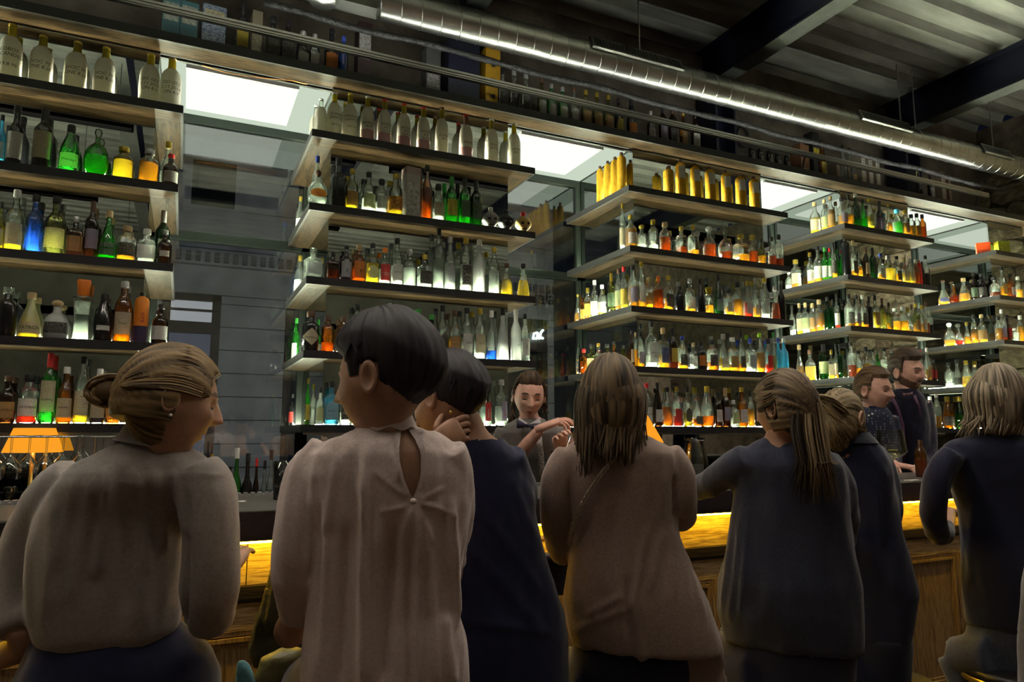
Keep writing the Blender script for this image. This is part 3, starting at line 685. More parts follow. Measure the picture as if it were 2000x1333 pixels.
# rows: pier, level, row ('f' front, 'l' left return, 'r' right return): (u, v_top, width px, spec, [text, ...])
ROWS = {
 (0,0,'f'): [(23,48,41,'Xc--y','LOBOS\nLA CANDELA\n\n19.8.99'),(83,70,40,'Xc--y','JVOC 70\nONE 8.20'),(150,82,40,'Xc--y','JVOC 70\nONE 8.20'),(206,93,38,'Xc--y','JVOC 70\nONE 8.20'),(294,106,38,'Xc--y','OO iSEZ\n2.11.2014\nON 8.V'),(335,114,40,'Xc--c','OO iSEZ\n2.11.2014\nON 8.V')],
 (0,1,'f'): [(5,225,20,'SBw7kw'),(31,207,34,'Sk-5kwb'),(87,213,35,'Wnd7kcb'),(138,245,36,'Cg--kc','Wenepi'),(191,252,56,'Bgg5G'),(241,288,38,'Acy7y'),(291,293,37,'Aca7s'),(334,302,30,'Sd--rw')],
 (0,1,'r'): [(343,280,26,'Scw5yw')],
 (0,2,'f'): [(3,395,18,'Smy6kc'),(31,371,36,'Scy4wc'),(70,381,36,'Sb--k'),(110,385,43,'Sm--kc'),(148,424,31,'Qd--st'),(181,394,28,'Wd--dp'),(213,412,37,'Tgg5cg'),(247,442,38,'Aca2ck'),(286,448,34,'Qcw2ww'),(322,450,28,'Sd--sws')],
 (0,2,'r'): [(338,414,28,'WG--ww')],
 (0,3,'f'): [(18,561,42,'Ak--G'),(58,572,48,'Tpy6cc','PATRON'),(112,587,58,'Dfd3ck'),(162,548,40,'Vcw5o'),(203,575,38,'Ck--kws'),(243,550,34,'Lay7sc','Suze'),(277,572,28,'Ko--k','aku'),(315,595,32,'Sd--kw')],
 (0,3,'r'): [(333,608,22,'Scw5kw')],
 (0,4,'f'): [(17,734,38,'Sd--dt','DRAMBUIE'),(56,732,44,'Acr3kw','HAYMANS'),(98,690,35,'Wg--rcb','RAMAZ'),(130,717,36,'Say5wc',"PIMM'S"),(162,697,34,'Lcy5kc'),(195,721,34,'Scd2wc'),(222,742,28,'Qa--yt')],
 (1,0,'f'): [(627,194,25,'Xf--w'),(653,181,29,'Xc--s','ZOMBIE\nJAMAICA\n\n28.9.19'),(684,183,28,'Xc--y','MALKING\nCLAYPOT\n\n18.9.19'),(718,189,27,'Xcr-w','JAMAICAN\nRUM'),(751,195,27,'Xcr-r','KOISHI\n20.9\n26.9.19'),(789,203,27,'Xcr-r','KOISHI\n20.9\n26.9.19'),(827,210,26,'Xcr-r','KOISHI\n20.9\n26.9.19'),(863,211,26,'Xc--d','KOISHI\n20.9'),(910,225,27,'Xdr-r','KAKAO'),(960,233,27,'Xc--w','29.9.19\n29.9.19'),(1004,242,26,'Xc--w','JASMIN\n28.9.19')],
 (1,0,'l'): [(617,206,22,'Xf--w')],
 (1,1,'f'): [(621,333,50,'Bcw3doo'),(661,309,29,'Qk--k'),(688,331,26,'Scy4yt'),(720,337,28,'Scw4kl'),(745,351,25,'Acw4kw'),(834,324,22,'Laa7k'),(856,361,25,'Acw4kc'),(882,346,25,'Wgg5gy'),(908,347,24,'Wgg6kg'),(930,353,25,'WGg6kg')],
 (1,1,'l'): [(630,307,20,'Lcw5b'),(584,384,16,'Lcw5yw')],
 (1,2,'f'): [(611,485,33,'Qcw2Gs'),(649,493,26,'Qda4k'),(676,481,25,'Sn--ksb','F'),(701,478,27,'Saa5cob','F'),(728,476,28,'Scy6klo'),(751,485,25,'Scw5orb','THOMAS\nDAKIN'),(776,466,26,'Scw5kw','OXLEY'),(800,488,28,'Scw6s'),(829,498,26,'Qcw4yk'),(857,445,24,'Lcw6k'),(879,463,24,'Lcw6sso'),(910,465,25,'Lcw6yk','BELUGA'),(936,469,25,'Lf--w-','GREY GOOSE'),(965,484,23,'Lcw6y-','Chase'),(990,515,27,'Tcy6d'),(1022,516,28,'Tcy6k')],
 (1,2,'l'): [(586,500,20,'Scw5yw'),(577,512,16,'Sbw5kb')],
 (1,3,'f'): [(604,608,35,'Ak--dcd',"HENDRICK'S"),(640,617,27,'Aaa3d'),(671,619,26,'Aaa3d'),(697,595,33,'Scw5k','NO'),(745,603,18,'Scw5k'),(760,593,23,'Scw5sw'),(786,613,18,'Scw5s'),(816,605,28,'Sgg5g'),(843,615,24,'SGg5g'),(864,597,25,'Scy5kkd'),(888,607,26,'Sca5dt',"TITO'S"),(912,602,25,'Lcw5kw','Ketel'),(937,603,25,'Lcw5yc','Ketel'),(960,607,23,'Tcb2w'),(982,603,26,'Tf--k'),(1008,605,24,'Lf--w-','Lind'),(1032,614,21,'Lcw5kw','SA\nCO')],
 (1,3,'l'): [(579,622,18,'Sgw4gw'),(570,640,14,'Sgw4gw')],
 (1,4,'f'): [(577,739,18,'Sga4yy'),(591,750,27,'Qcw5y'),(617,757,28,'Fcw5kla'),(647,745,31,'QBw5kBa','BOMBAY'),(676,760,27,'Acw4kk','HAYMAN'),(925,723,16,'Wd--d'),(948,745,28,'Scw5wrn','LUKSUSOWA'),(979,742,28,'Scw5spn','PREMIUM')],
 (1,4,'l'): [(561,770,14,'Sk--kr')],
 (2,0,'l'): [(1172,325,15,'Kz--d'),(1187,315,16,'Kz--d'),(1201,307,17,'Kz--d'),(1216,299,19,'Kz--d')],
 (2,0,'f'): [(1305,327,20,'Kz--d'),(1329,313,21,'Kz--dw'),(1358,320,21,'Kz--dw'),(1387,327,21,'Kz--dw'),(1418,334,20,'Kz--dw'),(1446,341,20,'Kz--dw'),(1473,346,20,'Kz--dw')],
 (2,1,'l'): [(1217,398,14,'Lcw6yc')],
 (2,1,'f'): [(1232,421,25,'Sca7yw'),(1253,440,24,'Dcw2y'),(1276,430,20,'Acw2y'),(1299,435,23,'AcA6c'),(1331,443,19,'QcA3y'),(1354,440,18,'Qca2y'),(1385,443,30,'DcA5s'),(1417,449,36,'BcA3G'),(1447,459,28,'Qca3y'),(1470,460,20,'AcA5y'),(1488,466,18,'Bma4k'),(1508,462,20,'DcA4k'),(1526,460,17,'AcA3k')],
 (2,2,'l'): [(1117,574,22,'Pca4y'),(1130,570,13,'Sa--kk'),(1138,576,13,'Say5ky'),(1148,563,15,'Aca7yy'),(1161,548,17,'Scw5ww'),(1176,557,18,'Scy3ww'),(1194,534,17,'Wm--yg'),(1208,526,16,'Lca3dl'),(1221,522,16,'Lcy5ry')],
 (2,2,'f'): [(1236,520,21,'Lca6kp'),(1253,512,17,'Lca2yw'),(1268,543,20,'Aca5ct'),(1286,540,16,'Qaa7o'),(1306,539,22,'Fca4yk'),(1328,560,20,'Ak--k'),(1348,545,21,'Sca2sw'),(1368,546,20,'Ck--k'),(1385,562,17,'Vca4y'),(1403,537,19,'CG--kp'),(1424,565,20,'Aca4kw'),(1441,552,19,'Aca6k'),(1460,550,19,'Scr5yw'),(1476,544,17,'Tca3ww'),(1494,544,18,'Lcw5yw'),(1516,560,23,'TcA6w'),(1534,550,19,'Sn--G')],
 (2,3,'l'): [(1114,674,14,'Sd--k'),(1125,672,15,'Sca6kk'),(1140,682,17,'Aaa6r'),(1154,672,14,'Qm--kc'),(1169,671,17,'Sca5yk'),(1186,673,20,'Smy5ky'),(1199,668,12,'Say5ky')],
 (2,3,'f'): [(1212,645,18,'Lda5kc'),(1230,649,18,'Aca6c'),(1247,650,24,'Sca3kp'),(1272,628,26,'Scw3kwb','MOUNT\nGAY'),(1295,641,20,'Qca4cb'),(1314,642,20,'Wda4ky'),(1333,657,22,'Sca2bk'),(1355,670,13,'Qcw5cw'),(1369,668,22,'Ak--ko'),(1391,664,22,'Aco3kk'),(1413,653,23,'Tcy4sw'),(1431,660,25,'Sca2wt'),(1448,647,17,'Cca2kk'),(1466,661,18,'Qcw3bs'),(1484,651,18,'Lca6lt'),(1501,662,18,'Acr3kr'),(1511,650,11,'Scg5gl'),(1521,661,16,'SBw6b'),(1539,662,19,'SB--w')],
 (2,4,'l'): [(1122,768,15,'Scy5ry')],
 (2,4,'f'): [(1263,749,22,'Scw3rw','MOUNT'),(1284,748,18,'Cd--kw'),(1303,757,20,'Sco6k'),(1322,756,19,'Scr3yr'),(1342,755,18,'Fcy4kko'),(1362,775,23,'Tco3dk'),(1381,755,25,'Cco3y'),(1402,768,18,'Ad--kw'),(1417,758,19,'Wd--cp'),(1433,782,18,'Qcw4wl'),(1449,757,21,'Say5yw'),(1466,765,15,'Aca6k')],
 (3,0,'l'): [(1591,396,20,'Scy6cc'),(1611,390,18,'Scy4cl'),(1627,385,18,'Sca7ct')],
 (3,0,'f'): [(1645,387,20,'Sca4kp'),(1658,379,20,'Bca4k'),(1672,378,18,'SGg3s'),(1686,391,15,'Sgg4k'),(1699,389,15,'Lcy5yl'),(1719,394,15,'Sn--kp'),(1736,399,16,'Pca4y'),(1753,410,19,'Acg6B'),(1769,411,15,'Aca6yt'),(1781,420,16,'Aca6ky'),(1792,418,14,'Aca6kt'),(1803,420,13,'Aaa6k')],
 (3,1,'l'): [(1541,530,16,'Dcw3w'),(1554,508,19,'Aca5yc'),(1582,494,15,'Sca3yw'),(1597,482,18,'Sca3kw'),(1611,484,17,'Sgy3gw'),(1625,484,14,'Sgg3rw'),(1638,476,15,'Wca3kk')],
 (3,1,'f'): [(1652,467,17,'Kk--k'),(1667,471,15,'Sca2ck'),(1678,477,14,'Pca4d'),(1692,484,13,'Wd--dc'),(1705,485,16,'WG--kk'),(1721,496,16,'Sca3bw'),(1736,500,21,'Qcy6w'),(1753,501,16,'Sca4kk'),(1767,504,14,'Qcy5cc'),(1778,506,15,'Qcy5wc'),(1790,508,12,'Aaa6w'),(1797,509,9,'Kr--r'),(1804,512,11,'Ad--k'),(1815,501,18,'Scd5k')],
 (3,2,'l'): [(1547,597,12,'Scw2k'),(1561,593,12,'Qcy5cc'),(1573,592,14,'Qcw4cl'),(1587,593,14,'Aca5ct'),(1600,586,17,'Aca7c'),(1616,581,17,'SG--k'),(1631,584,14,'WG--k'),(1643,576,15,'Scr2kw')],
 (3,2,'f'): [(1658,576,19,'Sca1kk'),(1674,577,14,'Sca2kp'),(1686,577,17,'Sca2wk'),(1698,580,13,'Wn--k'),(1710,577,13,'Qcy6kt'),(1724,583,14,'Wm--dy'),(1737,592,13,'Sma3kl'),(1750,603,20,'Aca5w'),(1765,600,18,'Aca5w'),(1777,612,14,'Tca2ww'),(1790,594,15,'Sma4yt'),(1802,597,14,'Qca4yc'),(1813,591,13,'AcA4d'),(1824,602,13,'Scd4G')],
 (3,3,'l'): [(1561,674,18,'Tca5c'),(1582,684,20,'Fca5dy'),(1608,673,20,'WG--kl'),(1624,684,15,'Qcy4yc'),(1637,672,16,'Sca2kc'),(1650,674,14,'WG--k')],
 (3,3,'f'): [(1663,669,17,'LcA4k'),(1676,686,14,'Sca4k'),(1692,678,20,'Fca5ky'),(1706,682,14,'Sca5kk'),(1728,680,17,'Sca3k'),(1742,683,13,'Sgy3w'),(1785,690,14,'Sca3c'),(1798,684,15,'Scw2rc'),(1813,680,18,'Sca4wt'),(1827,700,13,'QdA5kr'),(1839,704,14,'QdA5kr')],
 (3,4,'f'): [(1650,763,16,'Sgy5wy'),(1664,765,12,'Sgy5r'),(1818,775,17,'Sca4ww'),(1833,770,15,'Lca4w')],
 (4,1,'l'): [(1842,548,22,'Pca3dbo'),(1863,556,20,'PaA5G'),(1882,544,22,'Tca4c'),(1901,533,13,'Sd--kg'),(1917,535,16,'Sn--kk')],
 (4,1,'f'): [(1941,541,34,'DcA2k'),(1958,522,15,'Sca4kt'),(1975,536,15,'SaA5kw'),(1990,541,13,'Aca5w')],
 (4,2,'l'): [(1855,631,27,'Dca3w'),(1873,640,20,'Bcr3G'),(1888,630,16,'Tca4y'),(1902,615,15,'Cca6k'),(1917,615,18,'Sca4ct')],
 (4,2,'f'): [(1936,617,20,'Aca6k'),(1953,605,20,'ScA3wp'),(1969,616,12,'Qd--kr'),(1983,642,15,'Qcw2w'),(1994,617,14,'Aca7w')],
 (4,3,'l'): [(1853,709,18,'Scw2k'),(1869,703,18,'Tcw3kk'),(1887,705,18,'Cca4yy'),(1904,713,14,'Scw3c')],
 (4,4,'l'): [(1850,775,20,'Cay5yk'),(1873,775,20,'CGy5y'),(1893,790,14,'Acy5y')],
}
CP['r'] = (0.60, 0.03, 0.03)
def glass_fallback(k): return k
GL['r'] = ((0.7, 0.1, 0.08), 0.5, (0.5, 0.03, 0.02)); GN['r'] = 'red'
SIZE = {'LUKSUSOWA': (.010, True, 'w'), 'PREMIUM': (.011, True, 'r'), 'aku': (.040, True, 'r'), 'F': (.030, False, 'k'), 'BOMBAY': (.012, False, 'k'), 'Chase': (.024, True, 'k'), 'BELUGA': (.012, False, 'w'), 'THOMAS\nDAKIN': (.012, False, 'w'), 'GREY GOOSE': (.008, False, 'b'), 'HAYMAN': (.014, False, 'w'), 'Lind': (.014, False, 'k'), 'NO': (.03, True, 'w')}
PLACE = []
for (pi, lv, row), items in ROWS.items():
    zt = SZ[lv] + 0.0012; lst = []
    for k, it in enumerate(items):
        u, vt, wpx, spec = it[:4]; txt = it[4] if len(it) > 4 else None
        if row == 'f':
            Y = YS + 0.070; P = aY(u, vt + 30, Y); top = aY(u, vt, Y).z; pos = Vector((P.x, Y, zt)); rz = random.uniform(-.1, .1) + 0.1
        else:
            X = XC[pi][0] + 0.068 if row == 'l' else XC[pi][1] - 0.068
            P = aX(u, vt + 15, X) if abs(X) > .3 else Vector((X, 4.31, zt))
            Y = min(max(P.y, 4.285), YG - 0.075); d_ = ray(u, vt); top = (C0 + d_ * (Y / d_.y)).z
            pos = Vector((X, Y, zt)); rz = (-0.9 if row == 'l' else 0.6) + random.uniform(-.1, .1)
        w = wpx * (pos - C0).length / FPX * (0.93 if row == 'f' else .95) * math.cos(math.atan2((u - 1000), FPX))
        lst.append([pos, min(max(w, 0.03), 0.122), min(max(top - zt, 0.12), 0.40), rz, spec, txt, k])
    ax = 0 if row == 'f' else 1
    q = sorted(lst, key=lambda e: e[0][ax])
    for it_ in range(30):           # bottles stand shoulder to shoulder: spread, then slim, until none touch
        for a_, b_ in zip(q, q[1:]):
            need = (a_[1] + b_[1]) / 2 * (1.06 if a_[4][0] in 'QV' or b_[4][0] in 'QV' else 1.02); d_ = b_[0][ax] - a_[0][ax]
            if d_ < need:
                m_ = (need - d_) * .15; a_[0][ax] -= m_; b_[0][ax] += m_
                f_ = max(.965, d_ / need); a_[1] *= f_; b_[1] *= f_
        for e in q:
            lo, hi = (XC[pi][0] + .045, (XC[pi][1] if pi < 4 else XR - .02) - .045) if ax == 0 else (4.285, YG - .075)
            e[0][ax] = min(max(e[0][ax], lo), hi)
    for pos, w, h, rz, spec, txt, k in lst:
        where = ', %s from left, %s%s shelf, %s' % (ORD[k], {'f': '', 'l': 'left return of ', 'r': 'right return of '}[row], LV[lv], PN[pi].replace(' from the left', '').replace('pier by the stone wall', 'fifth pier'))
        lab = spec_words(spec) + where
        if len(lab.split()) > 16: lab = spec_words(spec).split(',')[0] + where
        grp = 'bottles on the mirror pier shelves'
        ts, vert, ink = None, False, 'k'
        if txt in SIZE: ts, vert, ink = SIZE[txt]
        elif txt: ts = w * (.19 if len(max(txt.split('\n'), key=len)) > 6 else .24)
        if spec[0] == 'X' and txt: ts = w * .26
        toff = 0.03 if spec[0] == 'X' else 0.0
        if txt == 'aku': toff = -.15
        b_ = bottle(pos, w, h, rz, spec, lab, grp, txt, toff, ts, ink, .15 if spec[0] == 'X' else 0, vert)
        if spec[0] == 'K' and spec[1] == 'o':
            MB().lathe([(.502 * w, .01 * h), (.503 * w, .33 * h)], 20, caps=False).build('lower_band', pbr('purple_band', (0.03, 0.015, 0.05), 0.5), b_, True)
# ---------------------------------------------------------------- cartons, skull bottles and the top shelf row
def carton(pos, w, d, h, rz, col, lab, cat='carton', lcol=None, lz=(.2, .6), lid=None, grp=None, mat=None):
    t = thing('carton', lab, cat, pos, rz, grp)
    m = mat or pbr('carton_%02d%02d%02d' % tuple(int(c * 99) for c in col), col, 0.55, 0, 20, 0.1)
    bevel(MB().box((-w / 2, -d / 2, 0), (w / 2, d / 2, h)).build('box', m, t), 0.0015, 1)
    if lcol: MB().box((-w * .42, -d / 2 - .0008, lz[0] * h), (w * .42, -d / 2 - .0002, lz[1] * h)).build('label', pbr('print_%02d%02d%02d' % tuple(int(c * 99) for c in lcol), lcol, 0.5, 0, 60, 0.35), t)
    if lid: MB().box((-w / 2 - .001, -d / 2 - .001, h * .86), (w / 2 + .001, d / 2 + .001, h + .001)).build('lid', pbr('print_%02d%02d%02d' % tuple(int(c * 99) for c in lid), lid, 0.5), t)
    return t
def front(u, vt, wpx, Y, zt):
    P = aY(u, vt + 20, Y); return Vector((P.x, Y, zt)), wpx * (P - C0).length / FPX * .92 * math.cos(math.atan2(u - 1000, FPX)), aY(u, vt, Y).z - zt
# two gift packs between the gins of the second pier
p, w, h = front(773, 341, 29, YS + .07, SZ[1] + .0012)
g = bottle(p, w, h, .1, 'Lcy4y', 'clear gift bottle with orange print and gold cap, second pier', 'bottles on the mirror pier shelves')
MB().lathe([(w * .51, h * .12), (w * .512, h * .45)], 18, caps=False).build('orange_print', pbr('orange_print', (0.75, 0.33, 0.03), 0.5, 0, 40, 0.5), g, True)
p, w, h = front(803, 331, 33, YS + .07, SZ[1] + .0012)
carton(p, w * .95, w * .8, h, .12, (0.42, 0.41, 0.39), 'tall silver printed gift carton on the second shelf, second pier', lcol=(0.55, 0.55, 0.53), lz=(.06, .70), lid=(0.33, 0.25, 0.24))
# red and yellow-green packs on the pier by the stone wall
p, w, h = front(1919, 474, 23, YS + .07, SZ[0] + .0012)
p = Vector((XC[4][0] + .075, aX(1919, 480, XC[4][0] + .07).y, SZ[0] + .0012))
carton(p, .12, .06, .115, -.9, (0.85, 0.085, 0.01), 'bright orange-red box on the top shelf by the stone wall', lcol=(0.45, 0.04, 0.01), lz=(.05, .35))
carton(Vector((7.40, 4.175, SZ[0] + .0012)), .13, .06, .125, -.3, (0.55, 0.62, 0.03), 'yellow-green translucent box beside the orange-red box', lcol=(0.60, 0.66, 0.05), lz=(.1, .85))
# skull-shaped bottles
def skull(pos, s, rz, col, dark, capc, lab):
    t = thing('skull_bottle', lab, 'bottle', pos, rz, 'skull bottles on the second pier')
    mb = MB(); R = []; N = 32; H = 24
    for i in range(H + 1):
        ph = -PI / 2 + PI * (0.03 + 0.94 * i / H); ring = []
        for j in range(N):
            a = 2 * PI * j / N
            x, y, z = math.cos(ph) * math.cos(a), math.cos(ph) * math.sin(a), math.sin(ph)
            X, Y, Z = x * .40, y * .46, z * .44
            if z < -.1:
                k_ = min(1, (-.1 - z) / .5); X *= 1 - .30 * k_; Y = Y * (1 - .15 * k_) if y < 0 else Y * (1 - .55 * k_)
            f = max(0, -y)
            for ex in (-.36, .36): Y += .17 * math.exp(-(((x - ex) / .17) ** 2 + ((z - .02) / .16) ** 2)) * f
            Y += .10 * math.exp(-((x / .09) ** 2 + ((z + .30) / .12) ** 2)) * f
            Y += .02 * math.sin(x * 40) * math.exp(-((z + .62) / .12) ** 2) * f
            ring.append((X * s, Y * s, (Z + .44) * s))
        R.append(ring)
    mb.rings(R)
    def isd(c):
        x, y, z = c[0] / s / .40, c[1] / s, c[2] / s / .44 - 1
        return y < 0 and (min((abs(x) - .36) ** 2 / .15 ** 2 + (z - .02) ** 2 / .14 ** 2, x * x / .08 ** 2 + (z + .30) ** 2 / .1 ** 2) < 1 or (abs(z + .62) < .05 and abs(x) < .4))
    for q, f_ in enumerate(mb.f):
        c = [sum(mb.v[i][k_] for i in f_) / len(f_) for k_ in range(3)]
        mb.m[q] = 1 if isd(c) else 0
    mb.build('skull', [col, dark], t, True)
    MB().lathe([(.10 * s, .84 * s), (.12 * s, .95 * s), (.12 * s, 1.08 * s), (.09 * s, 1.1 * s)], 12).build('cap', capc, t, True)
M_sk1 = pbr('skull_silver', (0.34, 0.33, 0.32), 0.6, spec=.2); M_sk2 = pbr('skull_black', (0.02, 0.02, 0.022), 0.5); M_sk3 = pbr('skull_gold', (0.50, 0.34, 0.12), 0.6, spec=.2); M_skd = pbr('skull_socket', (0.01, 0.009, 0.008), 0.7)
for u, vt, m, c, lab in ((958, 405, M_sk1, capm('w'), 'silver-white skull bottle on the second shelf, second pier'), (988, 410, M_sk2, capm('k'), 'black skull bottle between the silver and gold skulls'), (1022, 415, M_sk3, capm('r'), 'gold skull bottle at the shelf end, second pier')):
    p, w, h = front(u, vt, 34, YS + .07, SZ[1] + .0012)
    skull(p, .138, -.15, m, M_skd if m != M_sk2 else pbr('skull_grey', (0.18, 0.18, 0.18), .5), c, lab)
# top shelf things
YT = YS + 0.10; ZT = ZSOF + 0.0475
gT = 'bottles along the top shelf'
TOPB = [(475,8,24,'Wk--ky','yellow-labelled dark'),(533,33,27,'Qk--kk','black-labelled square'),(563,41,24,'Qd--kk','dark square'),(592,60,26,'Dd--sw','squat dark'),(615,68,19,'Acw3sw','small pale-labelled'),(648,57,26,'Sk--ko','orange-labelled dark'),(671,72,19,'Sb--b','blue'),
 (982,134,21,'Scw3kk','clear'),(1004,138,21,'Scw3sk','clear'),(1027,144,22,'Scw3sk','clear'),(1058,153,18,'Sma3dw','olive'),(1077,165,19,'Sgw3sw','white-labelled green'),(1099,171,20,'Sgw3sw','white-labelled green'),(1121,172,19,'Scw4dw','white-labelled clear'),(1144,177,20,'Sma4yt','tan-labelled'),(1166,182,20,'Sma4yt','tan-labelled'),(1188,187,20,'Sma4yt','tan-labelled'),(1208,193,18,'Sn--ky','yellow-labelled dark'),(1233,196,21,'Ck--ko','orange-labelled black'),
 (1271,218,17,'Sd--sw','dark'),(1294,206,18,'Wd--kp','dark tall'),(1313,207,18,'Wd--dk','dark tall'),(1334,218,16,'Say4yt','gold-capped'),(1357,215,19,'Sd--ww','white-capped dark'),(1795,338,12,'Sd--k','dark'),(1817,334,13,'Sk--kw','white-labelled black'),(1604,268,15,'Sa--dy','amber'),(1646,283,13,'Scw2k','clear'),(1660,290,13,'Scw2k','clear')]
for k, (u, vt, wpx, spec, d_) in enumerate(TOPB):
    p, w, h = front(u, vt, wpx, YT, ZT)
    bottle(p, max(w, .04), min(max(h, .16), .36), .15, spec, '%s bottle standing on the long top shelf, %s bottle from the left' % (d_, ORD[k]), gT)
def tbox(u, vt, wpx, col, lab, lcol=None, lz=(.2, .6), d=.09, lid=None, h=None):
    p, w, hh = front(u, vt, wpx, YT + .12, ZT)
    return carton(p, w, d, h or hh, .06, col, lab, 'carton', lcol, lz, lid, 'cartons along the top shelf')
tbox(337, -30, 31, (0.05, 0.13, 0.15), 'left one of two teal cartons on the top shelf', (0.30, 0.33, 0.28), (.55, .9), h=.32)
tbox(372, -22, 31, (0.05, 0.13, 0.15), 'right one of two teal cartons on the top shelf', (0.34, 0.34, 0.28), (.55, .9), h=.32)
sp = pbr('white_specks_on_blue', (0.02, 0.05, 0.14), 0.5, 0, 130, 0.2, col2=(0.35, 0.38, 0.42))
p, w, h = front(420, -20, 42, YT + .12, ZT); carton(p, w, .1, .33, .06, (0.02, 0.05, 0.14), 'blue carton with white specks on the top shelf', lcol=(0.45, 0.40, 0.25), lz=(.66, .9), mat=sp, grp='cartons along the top shelf')
tbox(501, 28, 19, (0.30, 0.25, 0.17), 'narrow cream carton beside the yellow-labelled bottle', (0.40, 0.34, 0.22), (.1, .5))
tbox(710, 50, 27, (0.05, 0.025, 0.03), 'dark carton with a white panel on the top shelf', (0.45, 0.43, 0.42), (.45, .85))
tbox(842, 98, 30, (0.09, 0.09, 0.085), 'grey carton showing a small bottle through its window', (0.35, 0.33, 0.33), (.3, .6))
tbox(899, 88, 66, (0.010, 0.012, 0.030), 'big dark navy carton beside the yellow carton', d=.14)
yb = tbox(957, 101, 32, (0.55, 0.30, 0.02), 'tall yellow carton with black star emblems on the top shelf', d=.1)
yp, yw, yh = front(957, 101, 32, YT + .12, ZT)
for zz in (.28, .75):
    st = MB(); ctr = Vector((0, -.0512, yh * zz)); pts = []
    for q in range(16): a = 2 * PI * q / 16; r = .030 if q % 2 == 0 else .012; pts.append((r * math.cos(a), -.0512, yh * zz + r * math.sin(a)))
    st.add(pts, [tuple(reversed(range(16)))]); st.build('emblem', M_ink, yb)
for zz, s_ in ((.55, .012), (.12, .010), (.09, .010)):
    me = text_mesh('Highland', s_, .3); me.materials.append(M_ink); o = link('lettering', me, yb); o.location = (0, -.0512, yh * zz); o.rotation_euler = (PI / 2, 0, 0)
wb_ = tbox(1561, 287, 26, (0.16, 0.07, 0.03), 'reddish wooden box with a round brand mark on the top shelf', d=.12)
MB().lathe([(.036, 0), (.036, .001)], 24).build('brand_ring', pbr('brand_tan', (0.42, 0.27, 0.10), .6), wb_).location = (0, -.0605, .07)
wb_.children[-1].rotation_euler = (PI / 2, 0, 0)
tbox(1585, 262, 20, (0.012, 0.013, 0.013), 'black tin with yellow bands on the top shelf', (0.55, 0.45, 0.03), (.5, .68))
tbox(1630, 320, 12, (0.20, 0.15, 0.10), 'small beige carton on the right part of the top shelf', (0.35, 0.25, 0.15))
tbox(1647, 325, 16, (0.03, 0.02, 0.02), 'small black carton with an orange panel, right part of top shelf', (0.45, 0.20, 0.03), (.4, .9))
tbox(1662, 330, 13, (0.03, 0.02, 0.02), 'smallest black carton with orange panel on the top shelf', (0.40, 0.22, 0.03), (.3, .7))
for k, u in enumerate((1678, 1692, 1706)): tbox(u, 306 + k * 4, 13, (0.34, 0.29, 0.22), '%s of three tall cream cartons on the top shelf' % ('left one', 'middle one', 'right one')[k], (0.45, 0.42, 0.36), (.55, .95))
tbox(1784, 333, 12, (0.03, 0.03, 0.03), 'dark carton with a yellow-green panel, right part of top shelf', (0.40, 0.38, 0.10), (.5, .9))
tbox(1834, 338, 14, (0.22, 0.17, 0.11), 'tan carton near the right end of the top shelf', (0.28, 0.22, 0.15), (.55, .9))
tbox(1847, 352, 9, (0.15, 0.09, 0.06), 'narrow brown carton at the right end of the top shelf', (0.25, 0.18, 0.12))
for k, u in enumerate((1468, 1485, 1503, 1519, 1537)):
    p, w, h = front(u, 280 + k * 4, 13, YT - .03, ZT)
    t = thing('jar', 'small dark jar with a white label, %s of five on the top shelf' % ORD[k], 'jar', p, .3, 'small jars on the top shelf')
    MB().lathe([(w * .45, 0), (w * .5, .004), (w * .5, .085), (w * .42, .10), (w * .42, .105)], 16).build('body', glass('k'), t, True)
    MB().lathe([(w * .45, .1055), (w * .46, .13), (w * .42, .132)], 16).build('lid', capm('k'), t, True)
    patch([(w * .5, 0), (w * .5, .12)], 2, 1, .015, .07, .95, 1.02).build('label', labelm('w'), t, True)
# navy stage lights / cable loop on the top shelf are left as dark props: a coil of cable hung on the wall
lp = [(4.42 + .07 * math.cos(a), 4.58, 4.02 + .09 * math.sin(a)) for a in [PI * .1 + q * .25 for q in range(20)]]
tag(MB().tube(lp, .012, 8).build('cable_loop', pbr('black_rubber', (0.01, 0.01, 0.01), .6), smooth=True), 'loop of dark cable hanging on the plaster beside the duct', 'cable')
# ================================================================ bar counter
ZB, YB0, YB1, XB0, XB1 = 1.155, 2.25, 2.80, -2.6, 7.2
M_barw = wood('bar_oak', (0.55, 0.40, 0.20), (0.26, 0.165, 0.07), 22, 'X', 0.5, 0.35)
M_barz = wood('bar_oak_upright', (0.36, 0.245, 0.12), (0.15, 0.09, 0.04), 22, 'Z', 0.5, 0.3)
M_bard = wood('bar_dark_moulding', (0.014, 0.008, 0.010), (0.005, 0.003, 0.004), 22, 'X', 0.45, 0.3)
M_bartop = pbr('bar_top_grey', (0.105, 0.10, 0.085), 0.32, 0, 14, 0.25, 0.05, 30, (0.15, 1, 1))
M_nosew = pbr('bar_nosing', (0.020, 0.015, 0.026), 0.5, 0, 60, 0.25)
M_yled = emit('bar_led', (1.0, 0.60, 0.025), 44.0)
bar = thing('bar_counter', 'long oak bar counter with dark top edge and yellow light strip below', 'bar counter')
bevel(MB().box((XB0, YB0 + .001, ZB - .035), (XB1, YB1, ZB)).build('counter_top', M_bartop, bar), .004)
MB().box((XB0, YB0, ZB - .09), (XB1, YB0 + .035, ZB - .0355)).box((XB0, YB0 - .004, ZB - .075), (XB1, YB0 - .0005, ZB - .005)).build('nosing', M_nosew, bar)
MB().box((XB0, 2.253, ZB - .097), (XB1, 2.266, ZB - .0905)).build('led_strip', M_yled, bar)
n = 7; L = (XB1 - XB0) / n
for q in range(n):
    MB().box((XB0 + q * L + .0015, 2.312, .93), (XB0 + (q + 1) * L - .0015, 2.335, ZB - .0355)).build('fascia_board', M_barw, bar)
